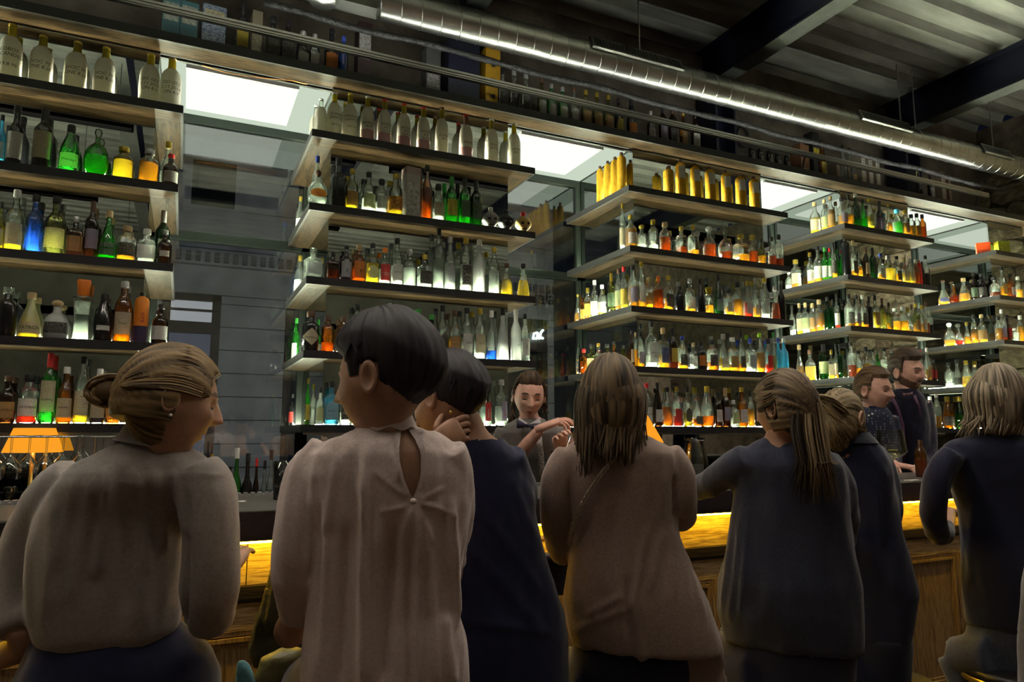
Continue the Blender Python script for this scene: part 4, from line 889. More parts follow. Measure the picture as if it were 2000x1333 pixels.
MB().box((XB0, 2.29, .893), (XB1, 2.335, .929)).box((XB0, 2.30, .880), (XB1, 2.335, .8925)).build('moulding', M_bard, bar)
MB().box((XB0, 2.325, 0.0), (XB1, 2.345, .8795)).build('back_board', M_barz, bar)
MB().box((XB0, 2.306, .80), (XB1, 2.324, .8795)).build('top_rail', M_barw, bar)
MB().box((XB0, 2.306, .10), (XB1, 2.324, .20)).build('bottom_rail', M_barw, bar)
MB().box((XB0, 2.28, 0), (XB1, 2.3245, .0995)).build('plinth', M_bard, bar)
x = XB0; k = 0
while x < XB1 - .1:
    MB().box((x, 2.305, .2005), (x + .11, 2.3245, .7995)).build('stile', M_barz, bar)
    a, b = x + .1105, min(x + .76, XB1)
    for d_, o_ in ((0, .0), (.016, .006), (.03, .0)):
        MB().box((a + d_, 2.308 - o_, .201 + d_), (b - d_, 2.324, .213 + d_)).box((a + d_, 2.308 - o_, .787 - d_), (b - d_, 2.324, .799 - d_)).box((a + d_, 2.308 - o_, .213 + d_), (a + .012 + d_, 2.324, .787 - d_)).box((b - .012 - d_, 2.308 - o_, .213 + d_), (b - d_, 2.324, .787 - d_)).build('panel_moulding', M_barz, bar)
    MB().box((a + .042, 2.312, .243), (b - .042, 2.3245, .757)).build('panel', M_barz, bar)
    x += .76
MB().box((XB0, 2.3455, 0), (XB1, 2.74, ZB - .0355)).build('carcass', M_nosew, bar)
# brass foot rail
M_brass = pbr('brass', (0.62, 0.48, 0.14), 0.28, 0.9)
fr_ = thing('foot_rail', 'polished brass foot rail along the bar', 'rail')
MB().tube([(XB0, 2.08, .24), (XB1, 2.08, .24)], .022, 14).build('rail', M_brass, fr_, True)
for q in range(8):
    xx = XB0 + .4 + q * 1.25; MB().tube([(xx, 2.08, .24), (xx, 2.15, .12), (xx, 2.279, .07)], .014, 10).build('bracket', M_brass, fr_, True)
# ribbed bar mat at the back edge, back counter
M_matm = pbr('steel_mat', (0.42, 0.42, 0.42), 0.35, 0.7)
mt = MB()
for q in range(150): mt.box((-.6 + q * .024, 2.74, ZB), (-.6 + q * .024 + .014, 2.79, ZB + .012))
mt.box((-.6, 2.735, ZB), (3.0, 2.795, ZB + .006))
tag(mt.build('bar_mat', M_matm), 'narrow ribbed steel bar mat along the back edge of the bar', 'bar mat')
st_ = thing('speed_station', 'stainless bottle station behind the bar', 'bar station')
MB().box((-1.2, 2.81, 0), (3.1, 2.92, 1.0)).build('body', pbr('dark_steel', (0.06, 0.06, 0.065), .4, .6), st_)
bc = thing('back_counter', 'dark back counter running below the mirror shelves', 'counter')
MB().box((-3.0, 3.66, 0), (7.85, 4.239, .965)).build('cabinet', M_nosew, bc)
MB().box((-3.0, 3.64, .9655), (7.85, 4.239, 1.0)).build('worktop', M_bartop, bc)
# things on the bar ---------------------------------------------------------
M_clear = thin_glass('glass_ware', (0.95, 0.97, 0.96), 2.0)
M_water = liquid('w')
def onbar(u, v, z=ZB): return aZ(u, v, z + .0005)
p = Vector((aY(1358, 900, 2.52).x, 2.52, ZB + .0005))
t = thing('water_carafe', 'glass water carafe half filled, on the bar beside the woman in beige', 'carafe', p)
S_ = (p - C0).length / FPX
prof = [(.052, 0), (.058, .004), (.060, .05), (.056, .10), (.046, .15), (.038, .18), (.040, .195), (.046, .205)]
MB().lathe(prof + [(.043, .204), (.036, .18), (.044, .148), (.054, .10), (.057, .05), (.050, .006)], 28).build('glass', M_clear, t, True)
MB().lathe([(.049, .0065), (.0565, .05), (.0545, .088), (.02, .088)], 28).build('water', M_water, t, True)
for q, (dx, dy, dz) in enumerate(((.015, -.01, .03), (-.02, .012, .03), (.0, .02, .055))):
    bevel(MB().box((dx - .012, dy - .012, dz - .012), (dx + .012, dy + .012, dz + .012)).build('ice_cube', M_clear, t), .003)
def goblet(pos, s, lab, liq=None, cat='wine glass', H=.20, R=.058, rim=.040):
    t = thing('wine_glass', lab, cat, pos)
    k_ = H
    MB().lathe([(.036 * s, 0), (.036 * s, .002), (.010 * s, .006), (.0045 * s, .012), (.004 * s, .085), (.012 * s, .095), (R * .8 * s, .118), (R * s, .135), (R * .97 * s, .15), (rim * s, H * 1.06 + .0)], 24, caps=False).build('glass', M_clear, t, True)
    if liq: MB().lathe([(.004 * s, .096), (R * .76 * s, .119), (R * .95 * s, .134), (R * .955 * s, .142), (.001, .142)], 24).build('drink', liq, t, True)
    return t
p = onbar(1744, 936); g = goblet(p, 1.12, 'large balloon wine glass with pale drink and lemon slice on the bar', thin_glass('pale_drink', (0.93, 0.90, 0.72), .8, 0, .15, (0.8, .75, .5)), 'wine glass', .23, .066, .052)
MB().lathe([(.022, 0), (.023, .003), (.022, .006)], 16).build('lemon_slice', pbr('lemon', (0.6, 0.55, 0.12), .5), g).location = (.015, 0, .138)
p = onbar(1801, 932)
b_ = bottle(p, .058, .205, .2, 'Laa5-', 'small open amber bottle on the bar beside the balloon glass', 'bottles on the bar')
p = onbar(550, 976); t = thing('tumbler', 'tall clear tumbler on the bar beside the white blouse', 'glass', p)
MB().lathe([(.026, 0), (.028, .003), (.033, .13), (.0315, .13), (.0265, .006)], 20).build('glass', M_clear, t, True)
MB().lathe([(.0255, .007), (.0285, .05), (.001, .05)], 20).build('water', M_water, t, True)
p = onbar(458, 981); t = tag(bevel(MB().box((-.035, -.022, 0), (.035, .022, .002)).build('coaster', pbr('paper_note', (0.45, 0.44, 0.40), .7)), .0005, 1), 'small pale paper slip lying on the bar top', 'paper slip'); t.location = p
p = onbar(1760, 940)
for q in range(2):
    o = tag(MB().tube([(0, 0, .004), (.07, .02 * q - .01, .006)], .003, 6).build('straw', M_inkw), '%s pale straw lying on the bar below the balloon glass' % ('upper', 'lower')[q], 'straw'); o.location = p + Vector((-.02, -.03 - .03 * q, 0))
p = Vector((aY(1318, 900, 2.66).x, 2.66, ZB + .0005)); t = thing('water_glass', 'half hidden water glass behind the carafe', 'glass', p)
MB().lathe([(.028, 0), (.030, .003), (.036, .115), (.0345, .115), (.0285, .006)], 20).build('glass', M_clear, t, True)
# bottles in the station behind the bar
for k, (u, vt, wpx, spec, d_) in enumerate(((413, 888, 16, 'Scy3yw', 'gold-capped clear'), (393, 882, 14, 'Scw4s', 'clear silver-capped'), (449, 912, 14, 'Scw4k', 'small clear black-capped'), (463, 876, 24, 'Sgg5ww', 'green white-capped'), (484, 886, 24, 'Sk--kk', 'black pourer'), (501, 896, 14, 'Ld--rk', 'dark red-capped'), (517, 900, 16, 'Sca4kk', 'small amber pourer'), (530, 879, 18, 'Scy4dy', 'yellow cork-topped'))):
    P = aY(u, vt + 20, 2.865); h = aY(u, vt, 2.865).z - 1.0
    bottle(Vector((P.x, 2.865, 1.0005)), wpx * (P - C0).length / FPX * .80, h, .1, spec, '%s bottle standing in the station behind the bar' % d_, 'bottles in the bar station')
# lamps with orange shades
M_shade = emit('orange_lamp_shade', (1.0, 0.36, 0.02), 0.9)
M_shade2 = emit('lamp_bulb_glow', (1.0, 0.85, 0.55), 14)
def tlamp(pos, rb, rt, zs0, zs1, lab, e=4):
    t = thing('table_lamp', lab, 'lamp', pos)
    MB().lathe([(.06, 0), (.062, .012), (.02, .03), (.010, .05), (.010, zs1)], 20).build('stand', M_brass, t, True)
    MB().lathe([(rb, zs0), (rt, zs1)], 32, caps=False).build('lamp_shade', M_shade, t, True)
    MB().ball((0, 0, (zs0 + zs1) / 2 - .01), .03).build('bulb', M_shade2, t, True)
    l = lamp('bulb_light', 'POINT', (0, 0, (zs0 + zs1) / 2), e, (1, .6, .2), .02); l.parent = t
    return t
tlamp(aY(1236, 900, 2.60) * 1.0 if False else Vector((aY(1236, 900, 2.60).x, 2.60, ZB + .0005)), .135, .062, .185, .315, 'table lamp with glowing orange shade on the bar by the long-haired woman', 5)
tlamp(Vector((aY(63, 900, 4.06).x, 4.06, 1.0005)), .125, .085, .29, .405, 'table lamp with orange shade on the back counter at the left', 7)
# hanging glass rack under the lowest shelf of the left pier
rk = thing('glass_rack', 'chrome glass rack under the lowest shelf of the leftmost pier', 'rack')
M_chrome = pbr('chrome', (0.75, 0.75, 0.75), .12, 1)
for yy in (3.71, 3.77, 3.81, 3.87): MB().tube([(-2.0, yy, 1.365), (-.16, yy, 1.365)], .004, 8).build('rod', M_chrome, rk, True)
for xx in (-1.9, -1.1, -.25):
    MB().box((xx, 3.70, 1.369), (xx + .012, 4.16, 1.379)).build('bracket', M_chrome, rk)
me_g = None; k = 0
for yy, off in ((3.74, 0), (3.84, .05)):
    for q in range(9):
        xx = -1.45 + q * .13 + off
        t = thing('hanging_glass', 'stemmed glass hanging upside down in the %s row of the rack, %s from left' % ('front' if yy < 3.8 else 'rear', ORD[q]), 'wine glass', (xx, yy, 1.372), 0, 'glasses hanging in the rack')
        if me_g is None: me_g = MB().lathe([(.034, 0), (.034, -.002), (.008, -.006), (.0045, -.012), (.004, -.085), (.012, -.095), (.036, -.125), (.046, -.15), (.040, -.19)], 20, caps=False).mesh('glass', M_clear, True)
        link('glass', me_g, t); k += 1
me_t = MB().lathe([(.036, 0), (.038, .003), (.030, .085), (.024, .09), (.023, .088), (.029, .083), (.036, .006)], 18).mesh('glass', M_clear, True)
for q in range(12):
    t = thing('upturned_glass', 'upturned tumbler on the back counter below the rack, %s from left' % ORD[q], 'glass', (-1.5 + q * .095, 3.72 + .02 * (q % 2), 1.0005), 0, 'tumblers on the back counter')
    link('glass', me_t, t)
# stools
M_leath = pbr('black_leather', (0.012, 0.012, 0.016), .35, 0, 30, .2, .1, 60)
M_smet = pbr('stool_metal', (0.03, 0.03, 0.035), .35, .8)
def stool(x, y, z, lab, r=.19, back=False):
    t = thing('bar_stool', lab, 'bar stool', (x, y, 0), 0, 'bar stools at the counter')
    MB().lathe([(.0, z - .045), (r * .95, z - .045), (r, z - .03), (r, z - .012), (r * .9, z), (0.0, z)], 32).build('seat', M_leath, t, True)
    MB().lathe([(r * 1.01, z - .052), (r * 1.035, z - .047), (r * 1.035, z - .034), (r * 1.005, z - .03)], 32, caps=False).build('seat_ring', M_brass, t, True)
    for a in (.8, 2.37, 3.94, 5.5):
        c, s_ = math.cos(a), math.sin(a)
        MB().tube([(r * .55 * c, r * .55 * s_, z - .046), (r * .8 * c, r * .8 * s_, z * .5), (r * 1.15 * c, r * 1.15 * s_, .0)], .013, 10).build('leg', M_smet, t, True)
    pts = [(r * .95 * math.cos(q * PI / 12), r * .95 * math.sin(q * PI / 12), .30) for q in range(25)]
    MB().tube(pts, .010, 8).build('foot_ring', M_smet, t, True)
    return t
# ================================================================ people
def vdirs(u):
    al = math.atan2(u - 1000, FPX); y = YAW + al
    return Vector((math.cos(y), -math.sin(y), 0)), Vector((math.sin(y), math.cos(y), 0))   # lateral (screen right), away
def proj(p):
    d = p - C0; F = d.x * math.sin(YAW) + d.y * math.cos(YAW); r = d.x * math.cos(YAW) - d.y * math.sin(YAW)
    c = F * math.cos(PIT) + d.z * math.sin(PIT); up = -F * math.sin(PIT) + d.z * math.cos(PIT)
    return 1000 + FPX * r / c, 666.5 - FPX * up / c
def interp_rows(rows, step=14):
    out = []
    for a, b in zip(rows, rows[1:]):
        n = max(1, int(abs(b[0] - a[0]) / step))
        for k in range(n):
            t = k / n; out.append(tuple(x + (y - x) * t for x, y in zip(a, b)))
    out.append(rows[-1]); return out
def loft_px(mb, rows, T, dr=.6, scale=1.0, inset=0.0, N=44, p=2.25, mi=0, lean=0.0):
    """rows of (v, left u, right u [, T]) -> horizontal rings standing at axis depth T"""
    R = []
    for r in interp_rows([(q + (T,))[:4] for q in rows]):
        v, a, b, t = r
        uc = (a + b) / 2; P = aT(uc, v, t); la, aw = vdirs(uc)
        hw = max(.006, (b - a) / 2 * t / FPX * math.cos(math.atan2(uc - 1000, FPX)) / 1.0 * scale - inset); hd = max(.006, min(hw * dr, .135) if hw > .075 else hw * max(dr, .7))
        R.append([P + la * (hw * superr(2 * PI * j / N, p) * math.cos(2 * PI * j / N)) + aw * (hd * superr(2 * PI * j / N, p) * math.sin(2 * PI * j / N)) for j in range(N)])
    mb.rings(R, mi); return mb
def remesh(mb, voxel, smooth=6, fac=.5):
    me = mb.mesh('tmp', [], False); fixn(me); o = bpy.data.objects.new('tmp', me); COL.objects.link(o)
    m = o.modifiers.new('r', 'REMESH'); m.mode = 'VOXEL'; m.voxel_size = voxel
    if smooth: s = o.modifiers.new('s', 'SMOOTH'); s.factor = fac; s.iterations = smooth
    dg = bpy.context.evaluated_depsgraph_get(); out = bpy.data.meshes.new_from_object(o.evaluated_get(dg))
    bpy.data.objects.remove(o); bpy.data.meshes.remove(me); out.materials.clear()
    return out
def ridges(me, rd, folds=0.0, fs=(9, 9, 2.2), seed=0):
    """raise cloth folds: rd = (u0,v0,u1,v1,width px,height m), plus soft vertical folds"""
    ns = [v.normal.copy() for v in me.vertices]
    so = Vector((seed * 3.1, seed * 1.7, 0))
    for v, n in zip(me.vertices, ns):
        d = 0.0
        if folds:
            q = Vector((v.co.x * fs[0], v.co.y * fs[1], v.co.z * fs[2])) + so
            d += folds * (noise.noise(q) + .6 * noise.noise(q * 2.1) + .35 * noise.noise(q * 4.3))
        if rd and n.dot(v.co - C0) < 0:
            u, w = proj(v.co)
            for (u0, v0, u1, v1, wd_, h) in rd:
                ex, ey = u1 - u0, v1 - v0; L2 = ex * ex + ey * ey
                t = ((u - u0) * ex + (w - v0) * ey) / L2
                if -.15 < t < 1.15:
                    px, py = u0 + ex * t, v0 + ey * t; dist = math.hypot(u - px, w - py)
                    if dist < 3 * wd_:
                        fade = min(1, max(0, (t + .15) / .2)) * min(1, max(0, (1.15 - t) / .2))
                        d += h * math.exp(-(dist / wd_) ** 2) * fade
        v.co += n * d
    me.update()
def inpoly(u, v, poly):
    c = False; j = len(poly) - 1
    for i in range(len(poly)):
        (a, b), (p, q) = poly[i], poly[j]
        if (b > v) != (q > v) and u < (p - a) * (v - b) / (q - b) + a: c = not c
        j = i
    return c
def cut_faces(me, test):
    bm = bmesh.new(); bm.from_mesh(me)
    dl = [f for f in bm.faces if test(f)]
    bmesh.ops.delete(bm, geom=dl, context='FACES'); bm.to_mesh(me); bm.free()
def soften_rim(me, it=6):
    bm = bmesh.new(); bm.from_mesh(me)
    for _ in range(it):
        mv = {}
        for v in bm.verts:
            be = [e for e in v.link_edges if e.is_boundary]
            if len(be) == 2: mv[v] = v.co * .4 + (be[0].other_vert(v).co + be[1].other_vert(v).co) * .3
        for v, c in mv.items(): v.co = c
    bm.to_mesh(me); bm.free()
def cloth(name, me, mat, parent, thick=0.0):
    me.materials.append(mat); me.polygons.foreach_set('use_smooth', [True] * len(me.polygons))
    return link(name, me, parent)
def fabric(name, col, rough=.85, ns=90, amt=.14, bump=.10, sheen=.3, stretch=(1, 1, 1), bs=420):
    return pbr(name, col, rough, 0, ns, amt, bump, bs, stretch, sheen=sheen, spec=.25)
# ---- heads
M_lip = pbr('lips', (0.36, 0.12, 0.10), .45); M_teeth = pbr('teeth', (0.75, 0.72, 0.66), .3); M_lash = pbr('lashes', (0.03, 0.02, 0.016), .6)
M_eye = pbr('eye_white', (0.6, 0.58, 0.55), .2); M_iris = pbr('iris', (0.05, 0.04, 0.03), .2)
def skinm(k, c): return pbr('skin_' + k, c, .5, 0, 35, .12, .06, 220, spec=.4)
def sm(a, b, x):
    t = min(1, max(0, (x - a) / (b - a))); return t * t * (3 - 2 * t)
def head_pt(x, y, z, male=False, smile=False):
    X, Y, Z = .074 * x, .095 * y, .117 * z
    if y < 0 and z > -.3: Y *= 1.06
    if z < 0:
        t = sm(0, -1, z); X *= 1 - (.24 if male else .34) * t
        Y *= (1 - .02 * t) if y > 0 else (1 - .50 * t)
    if y > .15:
        f = sm(.15, .6, y); ax = abs(x)
        Y -= .013 * math.exp(-((ax - .40) / .18) ** 2 - ((z - .06) / .12) ** 2) * f
        Y += (.007 if male else .003) * math.exp(-((ax - .3) / .3) ** 2 - ((z - .24) / .07) ** 2) * f
        if -.20 <= z <= .16: h = .003 + .024 * (.16 - z) / .36
        elif -.29 < z < -.20: h = .027 * (z + .29) / .09
        else: h = 0
        sx = .085 + .075 * math.exp(-((z + .20) / .10) ** 2)
        Y += h * math.exp(-(x / sx) ** 2) * f
        Y += .0045 * math.exp(-((z + .44) / .035) ** 2 - (x / .24) ** 2) * f + .005 * math.exp(-((z + .56) / .04) ** 2 - (x / .22) ** 2) * f
        Y -= .005 * math.exp(-((z + .50) / .02) ** 2 - (x / .27) ** 2) * f
        Y += .011 * math.exp(-((z + .86) / .12) ** 2 - (x / .28) ** 2) * f
        Y += .005 * math.exp(-((ax - .55) / .2) ** 2 - ((z + .13 - (.05 if smile else 0)) / .16) ** 2) * f
        if smile: Y += .006 * math.exp(-((ax - .50) / .13) ** 2 - ((z + .30) / .12) ** 2) * f
    return Vector((X, Y, Z))
def frame(fdir, up=None, roll=0.0):
    y = Vector(fdir).normalized(); u = Vector(up or (0, 0, 1)); x = y.cross(u).normalized(); z = x.cross(y).normalized()
    if roll: m = Matrix.Rotation(roll, 3, y); x, z = m @ x, m @ z
    return x, y, z
def fdir_px(r, f, z): return RGT * r + FWD * f + UP * z
def add_head(mb, C, fr, s=1.0, male=False, smile=False, beard=False, lids=True, ears=True):
    """material slots: 0 skin 1 lips 2 brow 3 beard 4 teeth 5 lash"""
    x_, y_, z_ = fr; NA, NR = 76, 64; R = []; D = []
    for i in range(NR + 1):
        ph = -PI / 2 + PI * (.015 + .97 * i / NR); ring = []; dd = []
        for j in range(NA):
            t = 2 * PI * j / NA; a = t - .38 * math.sin(t)           # denser toward the face (a = 0)
            x, y, z = math.cos(ph) * math.sin(a), math.cos(ph) * math.cos(a), math.sin(ph)
            p = head_pt(x, y, z, male, smile) * s
            ring.append(C + x_ * p.x + y_ * p.y + z_ * p.z); dd.append((x, y, z))
        R.append(ring); D.append(dd)
    k0 = len(mb.f); mb.rings(R)
    for i in range(NR):
        for j in range(NA):
            x, y, z = [sum(q) / 4 for q in zip(D[i][j], D[i][(j + 1) % NA], D[i + 1][j], D[i + 1][(j + 1) % NA])]
            ax = abs(x); m = 0
            if y > .3:
                lift = .10 * ax if smile else 0
                if abs(z - lift + .5) < (.085 if smile else .062) and ax < (.30 if smile else .24) * (1 - (abs(z - lift + .5) / .095) ** 2): m = 1
                if smile and -.535 < z - lift * .8 < -.455 and ax < .24: m = 4
                if .21 + .04 * (1 - ((ax - .4) / .25) ** 2) < z < .275 + .05 * (1 - ((ax - .4) / .25) ** 2) and .15 < ax < .66: m = 2
                if lids and abs(z - .035 + .05 * ((ax - .40) / .2) ** 2) < .018 and .24 < ax < .58: m = 5
            if beard and m == 0 and y > -.15 and ((z < -.06 - .52 * max(0, y) and (ax > .30 or z < -.64)) or (ax < .36 and -.41 < z < -.345)): m = 3
            mb.m[k0 + i * NA + j] = m
    if ears:
        for sd in (-1, 1):
            c = C + x_ * (sd * .073 * s) + y_ * (-.010 * s) + z_ * (-.004 * s)
            RR = []
            for (rr, off) in ((.55, -.010), (1.0, -.002), (1.08, .006), (.92, .012), (.70, .010), (.45, .004), (.1, .002)):
                RR.append([c + x_ * (sd * off * s) + y_ * ((.018 * rr * math.cos(2 * PI * j / 18) - .35 * abs(off) * .8) * s) + z_ * ((.031 * rr * math.sin(2 * PI * j / 18) + .004 * rr) * s) for j in range(18)])
            if sd < 0: RR = [list(reversed(q)) for q in RR]
            mb.rings(RR)
    return mb
def strand_mat(name, dark, light, rough=.58):
    if name in MATS: return MATS[name]
    m, nt, out = nodes(name); b = nt.nodes.new('ShaderNodeBsdfPrincipled'); nt.links.new(b.outputs[0], out.inputs[0]); b.inputs['Roughness'].default_value = rough
    at = nt.nodes.new('ShaderNodeAttribute'); at.attribute_name = 'strand'
    r = nt.nodes.new('ShaderNodeValToRGB'); nt.links.new(at.outputs['Fac'], r.inputs[0])
    r.color_ramp.elements[0].position = .2; r.color_ramp.elements[1].position = .8
    r.color_ramp.elements[0].color = (*dark, 1); r.color_ramp.elements[1].color = (*light, 1)
    nt.links.new(r.outputs[0], b.inputs['Base Color']); b.inputs['Specular IOR Level'].default_value = .25
    MATS[name] = m; return m
class Hair:
    def __init__(s): s.mb = MB(); s.a = []
    def _fill(s, val): s.a += [val] * (len(s.mb.v) - len(s.a))
    def cap(s, C, fr, sc, region, grow=.016, amp=.004, comb='back', freq=26, seed=1, bulk=None, short=False):
        x_, y_, z_ = fr; NA, NR = 110, 80; R = []; vals = []
        for i in range(NR + 1):
            ph = -PI / 2 + PI * (.01 + .98 * i / NR); ring = []
            for j in range(NA):
                a = 2 * PI * j / NA; x, y, z = math.cos(ph) * math.sin(a), math.cos(ph) * math.cos(a), math.sin(ph)
                g = region(x, y, z)
                if comb == 'back': sa, along = math.atan2(x, z + .35), y
                elif comb == 'down': sa, along = a, z
                else: sa, along = a * 2.5 + z * 3, z
                st = noise.noise(Vector((sa * freq / 6.28 * 2, along * 1.3, seed))) ; st2 = noise.noise(Vector((sa * freq, along * 2.2, seed + 5)))
                p = head_pt(x, y, z) if short or z > -.15 or y > 0 else Vector((.074 * x, .10 * y, .117 * z))
                if short: g = g * sm(-.75, -.05, z) if g > 0 else g
                k = grow * g + (bulk(x, y, z) if bulk else 0) * max(g, 0) + amp * (st + .6 * st2) * max(g, 0)
                L = p.length or 1
                p = p * (1 + k / L) if g > 0 else p * (1 - .010 / L)
                p *= sc; ring.append(C + x_ * p.x + y_ * p.y + z_ * p.z); vals.append(.5 + .55 * st + .45 * st2)
            R.append(ring)
        s.mb.rings(R); s.a += vals; return s
    def lock(s, pts, r0, r1=None, n=10, seg=6, val=None, flat=.6):
        P = [Vector(p) for p in pts]; out = []
        for k in range(n + 1):                     # Catmull-Rom through the given points
            t = k / n * (len(P) - 1); i = min(int(t), len(P) - 2); f = t - i
            a, b, c, d = P[max(i - 1, 0)], P[i], P[i + 1], P[min(i + 2, len(P) - 1)]
            out.append(.5 * ((2 * b) + (c - a) * f + (2 * a - 5 * b + 4 * c - d) * f * f + (3 * b - a - 3 * c + d) * f ** 3))
        r1 = r0 * .25 if r1 is None else r1
        rad = [(r0 + (r1 - r0) * (k / n) ** 2) * (.55 + .45 * min(1, k / (.15 * n))) for k in range(n + 1)]
        s.mb.tube(out, rad, seg, 0, flat); s._fill(random.random() if val is None else val); return s
    def build(s, mat, parent, name='hair'):
        s._fill(.5); me = s.mb.mesh(name, mat, True)
        at = me.attributes.new('strand', 'FLOAT', 'POINT'); at.data.foreach_set('value', [min(1, max(0, v)) for v in s.a])
        return link(name, me, parent)
def finger(mb, base, d, n, L, r, curl, mi=0):
    """three bones bending toward n"""
    p = Vector(base); d = Vector(d).normalized(); n = Vector(n).normalized(); pts = [p.copy()]; rad = [r]
    for q, (f, c) in enumerate(((.45, .35), (.30, .5), (.25, .4))):
        a = curl * c * 1.6; d2 = (d * math.cos(a) + n * math.sin(a)).normalized(); n = (n * math.cos(a) - d * math.sin(a)).normalized(); d = d2
        p = p + d * L * f * .5; pts.append(p.copy()); rad.append(r * (1 - .05 * q))
        p = p + d * L * f * .5; pts.append(p.copy()); rad.append(r * (1 - .08 * (q + 1)))
    pts.append(p + d * r * .6); rad.append(r * .35); mb.tube(pts, rad, 10, mi); return mb
def hand(mb, wrist, d, n, side, s=1.0, curl=.5, spread=.12, thumb=.9, curls=None):
    """d: wrist to knuckles, n: palm-side normal, side: +1 thumb on the d x n side"""
    d = Vector(d).normalized(); n = (Vector(n) - d * Vector(n).dot(d)).normalized(); x = d.cross(n).normalized() * side
    W = Vector(wrist); R = []
    for t, w, h in ((-.03, .026, .020), (.0, .028, .018), (.03, .037, .016), (.065, .042, .0145), (.088, .040, .012), (.094, .030, .007)):
        c = W + d * t * s
        R.append([c + x * (w * s * superr(2 * PI * j / 14, 2.6) * math.cos(2 * PI * j / 14)) + n * (h * s * superr(2 * PI * j / 14, 2.6) * math.sin(2 * PI * j / 14)) for j in range(14)])
    mb.rings(R)
    for q, (off, L, r) in enumerate(((.029, .072, .0088), (.010, .080, .0092), (-.010, .075, .0088), (-.029, .060, .0078))):
        c = curls[q] if curls else curl
        finger(mb, W + d * (.085 - .004 * q) * s + x * off * s, d + x * (spread * (1.5 - q) * .35), n, L * s, r * s, c)
    tb = W + d * .022 * s + x * .030 * s
    finger(mb, tb, d * .6 + x * thumb + n * .25, n * .6 + d * .5, .062 * s, .0105 * s, .3)
    return mb
def limb(mb, pts, rad, seg=16, sub=3):
    P = [Vector(p) for p in pts]; out = []; rr = []
    for i in range(len(P) - 1):
        a, b, c, d = P[max(i - 1, 0)], P[i], P[i + 1], P[min(i + 2, len(P) - 1)]
        for k in range(sub):
            f = k / sub; out.append(.5 * ((2 * b) + (c - a) * f + (2 * a - 5 * b + 4 * c - d) * f * f + (3 * b - a - 3 * c + d) * f ** 3)); rr.append(rad[i] + (rad[i + 1] - rad[i]) * f)
    out.append(P[-1]); rr.append(rad[-1]); mb.tube(out, rr, seg); return mb
def person_body(label, parts, skin, voxel=.009, extra=None, brow=None, beardm=None):
    """parts(mb): torso, neck, limbs -> one skinned surface; extra(mb): fine head and hands in the same mesh"""
    mb = MB(); parts(mb); base = remesh(mb, voxel, 5)
    fin = MB(); fin.v = [tuple(v.co) for v in base.vertices]; fin.f = [tuple(p.vertices) for p in base.polygons]; fin.m = [0] * len(fin.f)
    bpy.data.meshes.remove(base)
    if extra: extra(fin)
    me = fin.mesh('person', [skin, M_lip, brow or M_lash, beardm or M_lash, M_teeth, M_lash], True)
    return tag(link('person', me), label, 'person')
def bones(hip, knee, foot, r=(.085, .062, .045)):
    return [hip, (hip + knee) / 2, knee], [r[0], r[0] * .92, r[1]], [knee, (knee + foot) / 2, foot], [r[1], r[1] * .9, r[2]]
def seated_legs(mb, u, v, T, half, fwd=Vector((.0, 1, 0)), zf=.28, reach=.36, r=.082):
    """thighs toward the bar and shins down to the foot rail"""
    la, aw = vdirs(u); P = aT(u, v, T); lat = Vector((1, 0, 0))
    for sd in (-1, 1):
        hip = P + lat * sd * half; knee = hip + fwd * reach + Vector((0, 0, -.03)); foot = Vector((knee.x, min(knee.y - .06, 2.0), zf + .055))
        mb.tube([hip, (hip + knee) / 2, knee], [r, r * .95, r * .78], 14); mb.tube([knee, (knee + foot) / 2, foot], [r * .76, r * .68, r * .5], 14)
        mb.tube([foot + Vector((0, -.05, -.01)), foot + Vector((0, .08, -.02)), foot + Vector((0, .14, -.03))], [.04, .042, .03], 12)
SK1 = skinm('fair', (0.46, 0.27, 0.19)); SK2 = skinm('tan', (0.40, 0.22, 0.14)); SK3 = skinm('rosy', (0.66, 0.37, 0.28))
H_dblond = strand_mat('hair_dark_blond', (0.045, 0.028, 0.012), (0.27, 0.175, 0.075)); H_black = strand_mat('hair_black', (0.006, 0.005, 0.007), (0.028, 0.022, 0.026))
H_brown = strand_mat('hair_brown', (0.014, 0.008, 0.005), (0.09, 0.052, 0.028)); H_blond = strand_mat('hair_blond', (0.09, 0.062, 0.032), (0.40, 0.30, 0.17)); H_bb = strand_mat('hair_brown_blond', (0.018, 0.011, 0.007), (0.22, 0.15, 0.08))
def shade_rows(rows, k): return [(r[0], (r[1] + r[2]) / 2 - (r[2] - r[1]) / 2 * k, (r[1] + r[2]) / 2 + (r[2] - r[1]) / 2 * k) for r in rows]
def shade_rows_b(rows, k): return [(r[0], (r[1] + r[2]) / 2 - (r[2] - r[1]) / 2 * kk, (r[1] + r[2]) / 2 + (r[2] - r[1]) / 2 * kk) for q, r in enumerate(rows) for kk in [k if q < len(rows) * .6 else k * .82]]
# ---------------------------------------------------------------- woman with the blond bun, left
T1 = 1.55; C1 = aT(333, 787, T1); F1 = frame(fdir_px(.83, .55, -.20), roll=math.radians(-4))
rows1 = [(846, 262, 330), (862, 238, 352), (880, 205, 385), (905, 150, 420), (940, 112, 435), (1000, 78, 380), (1060, 62, 370), (1120, 55, 367), (1180, 58, 364), (1235, 70, 360), (1262, 92, 338)]
def arms1(mb, k=1.0):
    limb(mb, [aT(385, 915, T1), aT(408, 965, T1 - .01), aT(412, 1060, T1 - .02), aT(412, 1150, T1 - .01), aT(412, 1222, T1 + .03)], [.050 * k, .060 * k, .060 * k, .064 * k, .046 * k])
    limb(mb, [aT(150, 925, T1), aT(95, 985, T1 + .0), aT(52, 1080, T1 - .0), aT(30, 1170, T1 - .02), aT(40, 1232, T1 - .05)], [.045 * k, .055 * k, .056 * k, .058 * k, .045 * k])
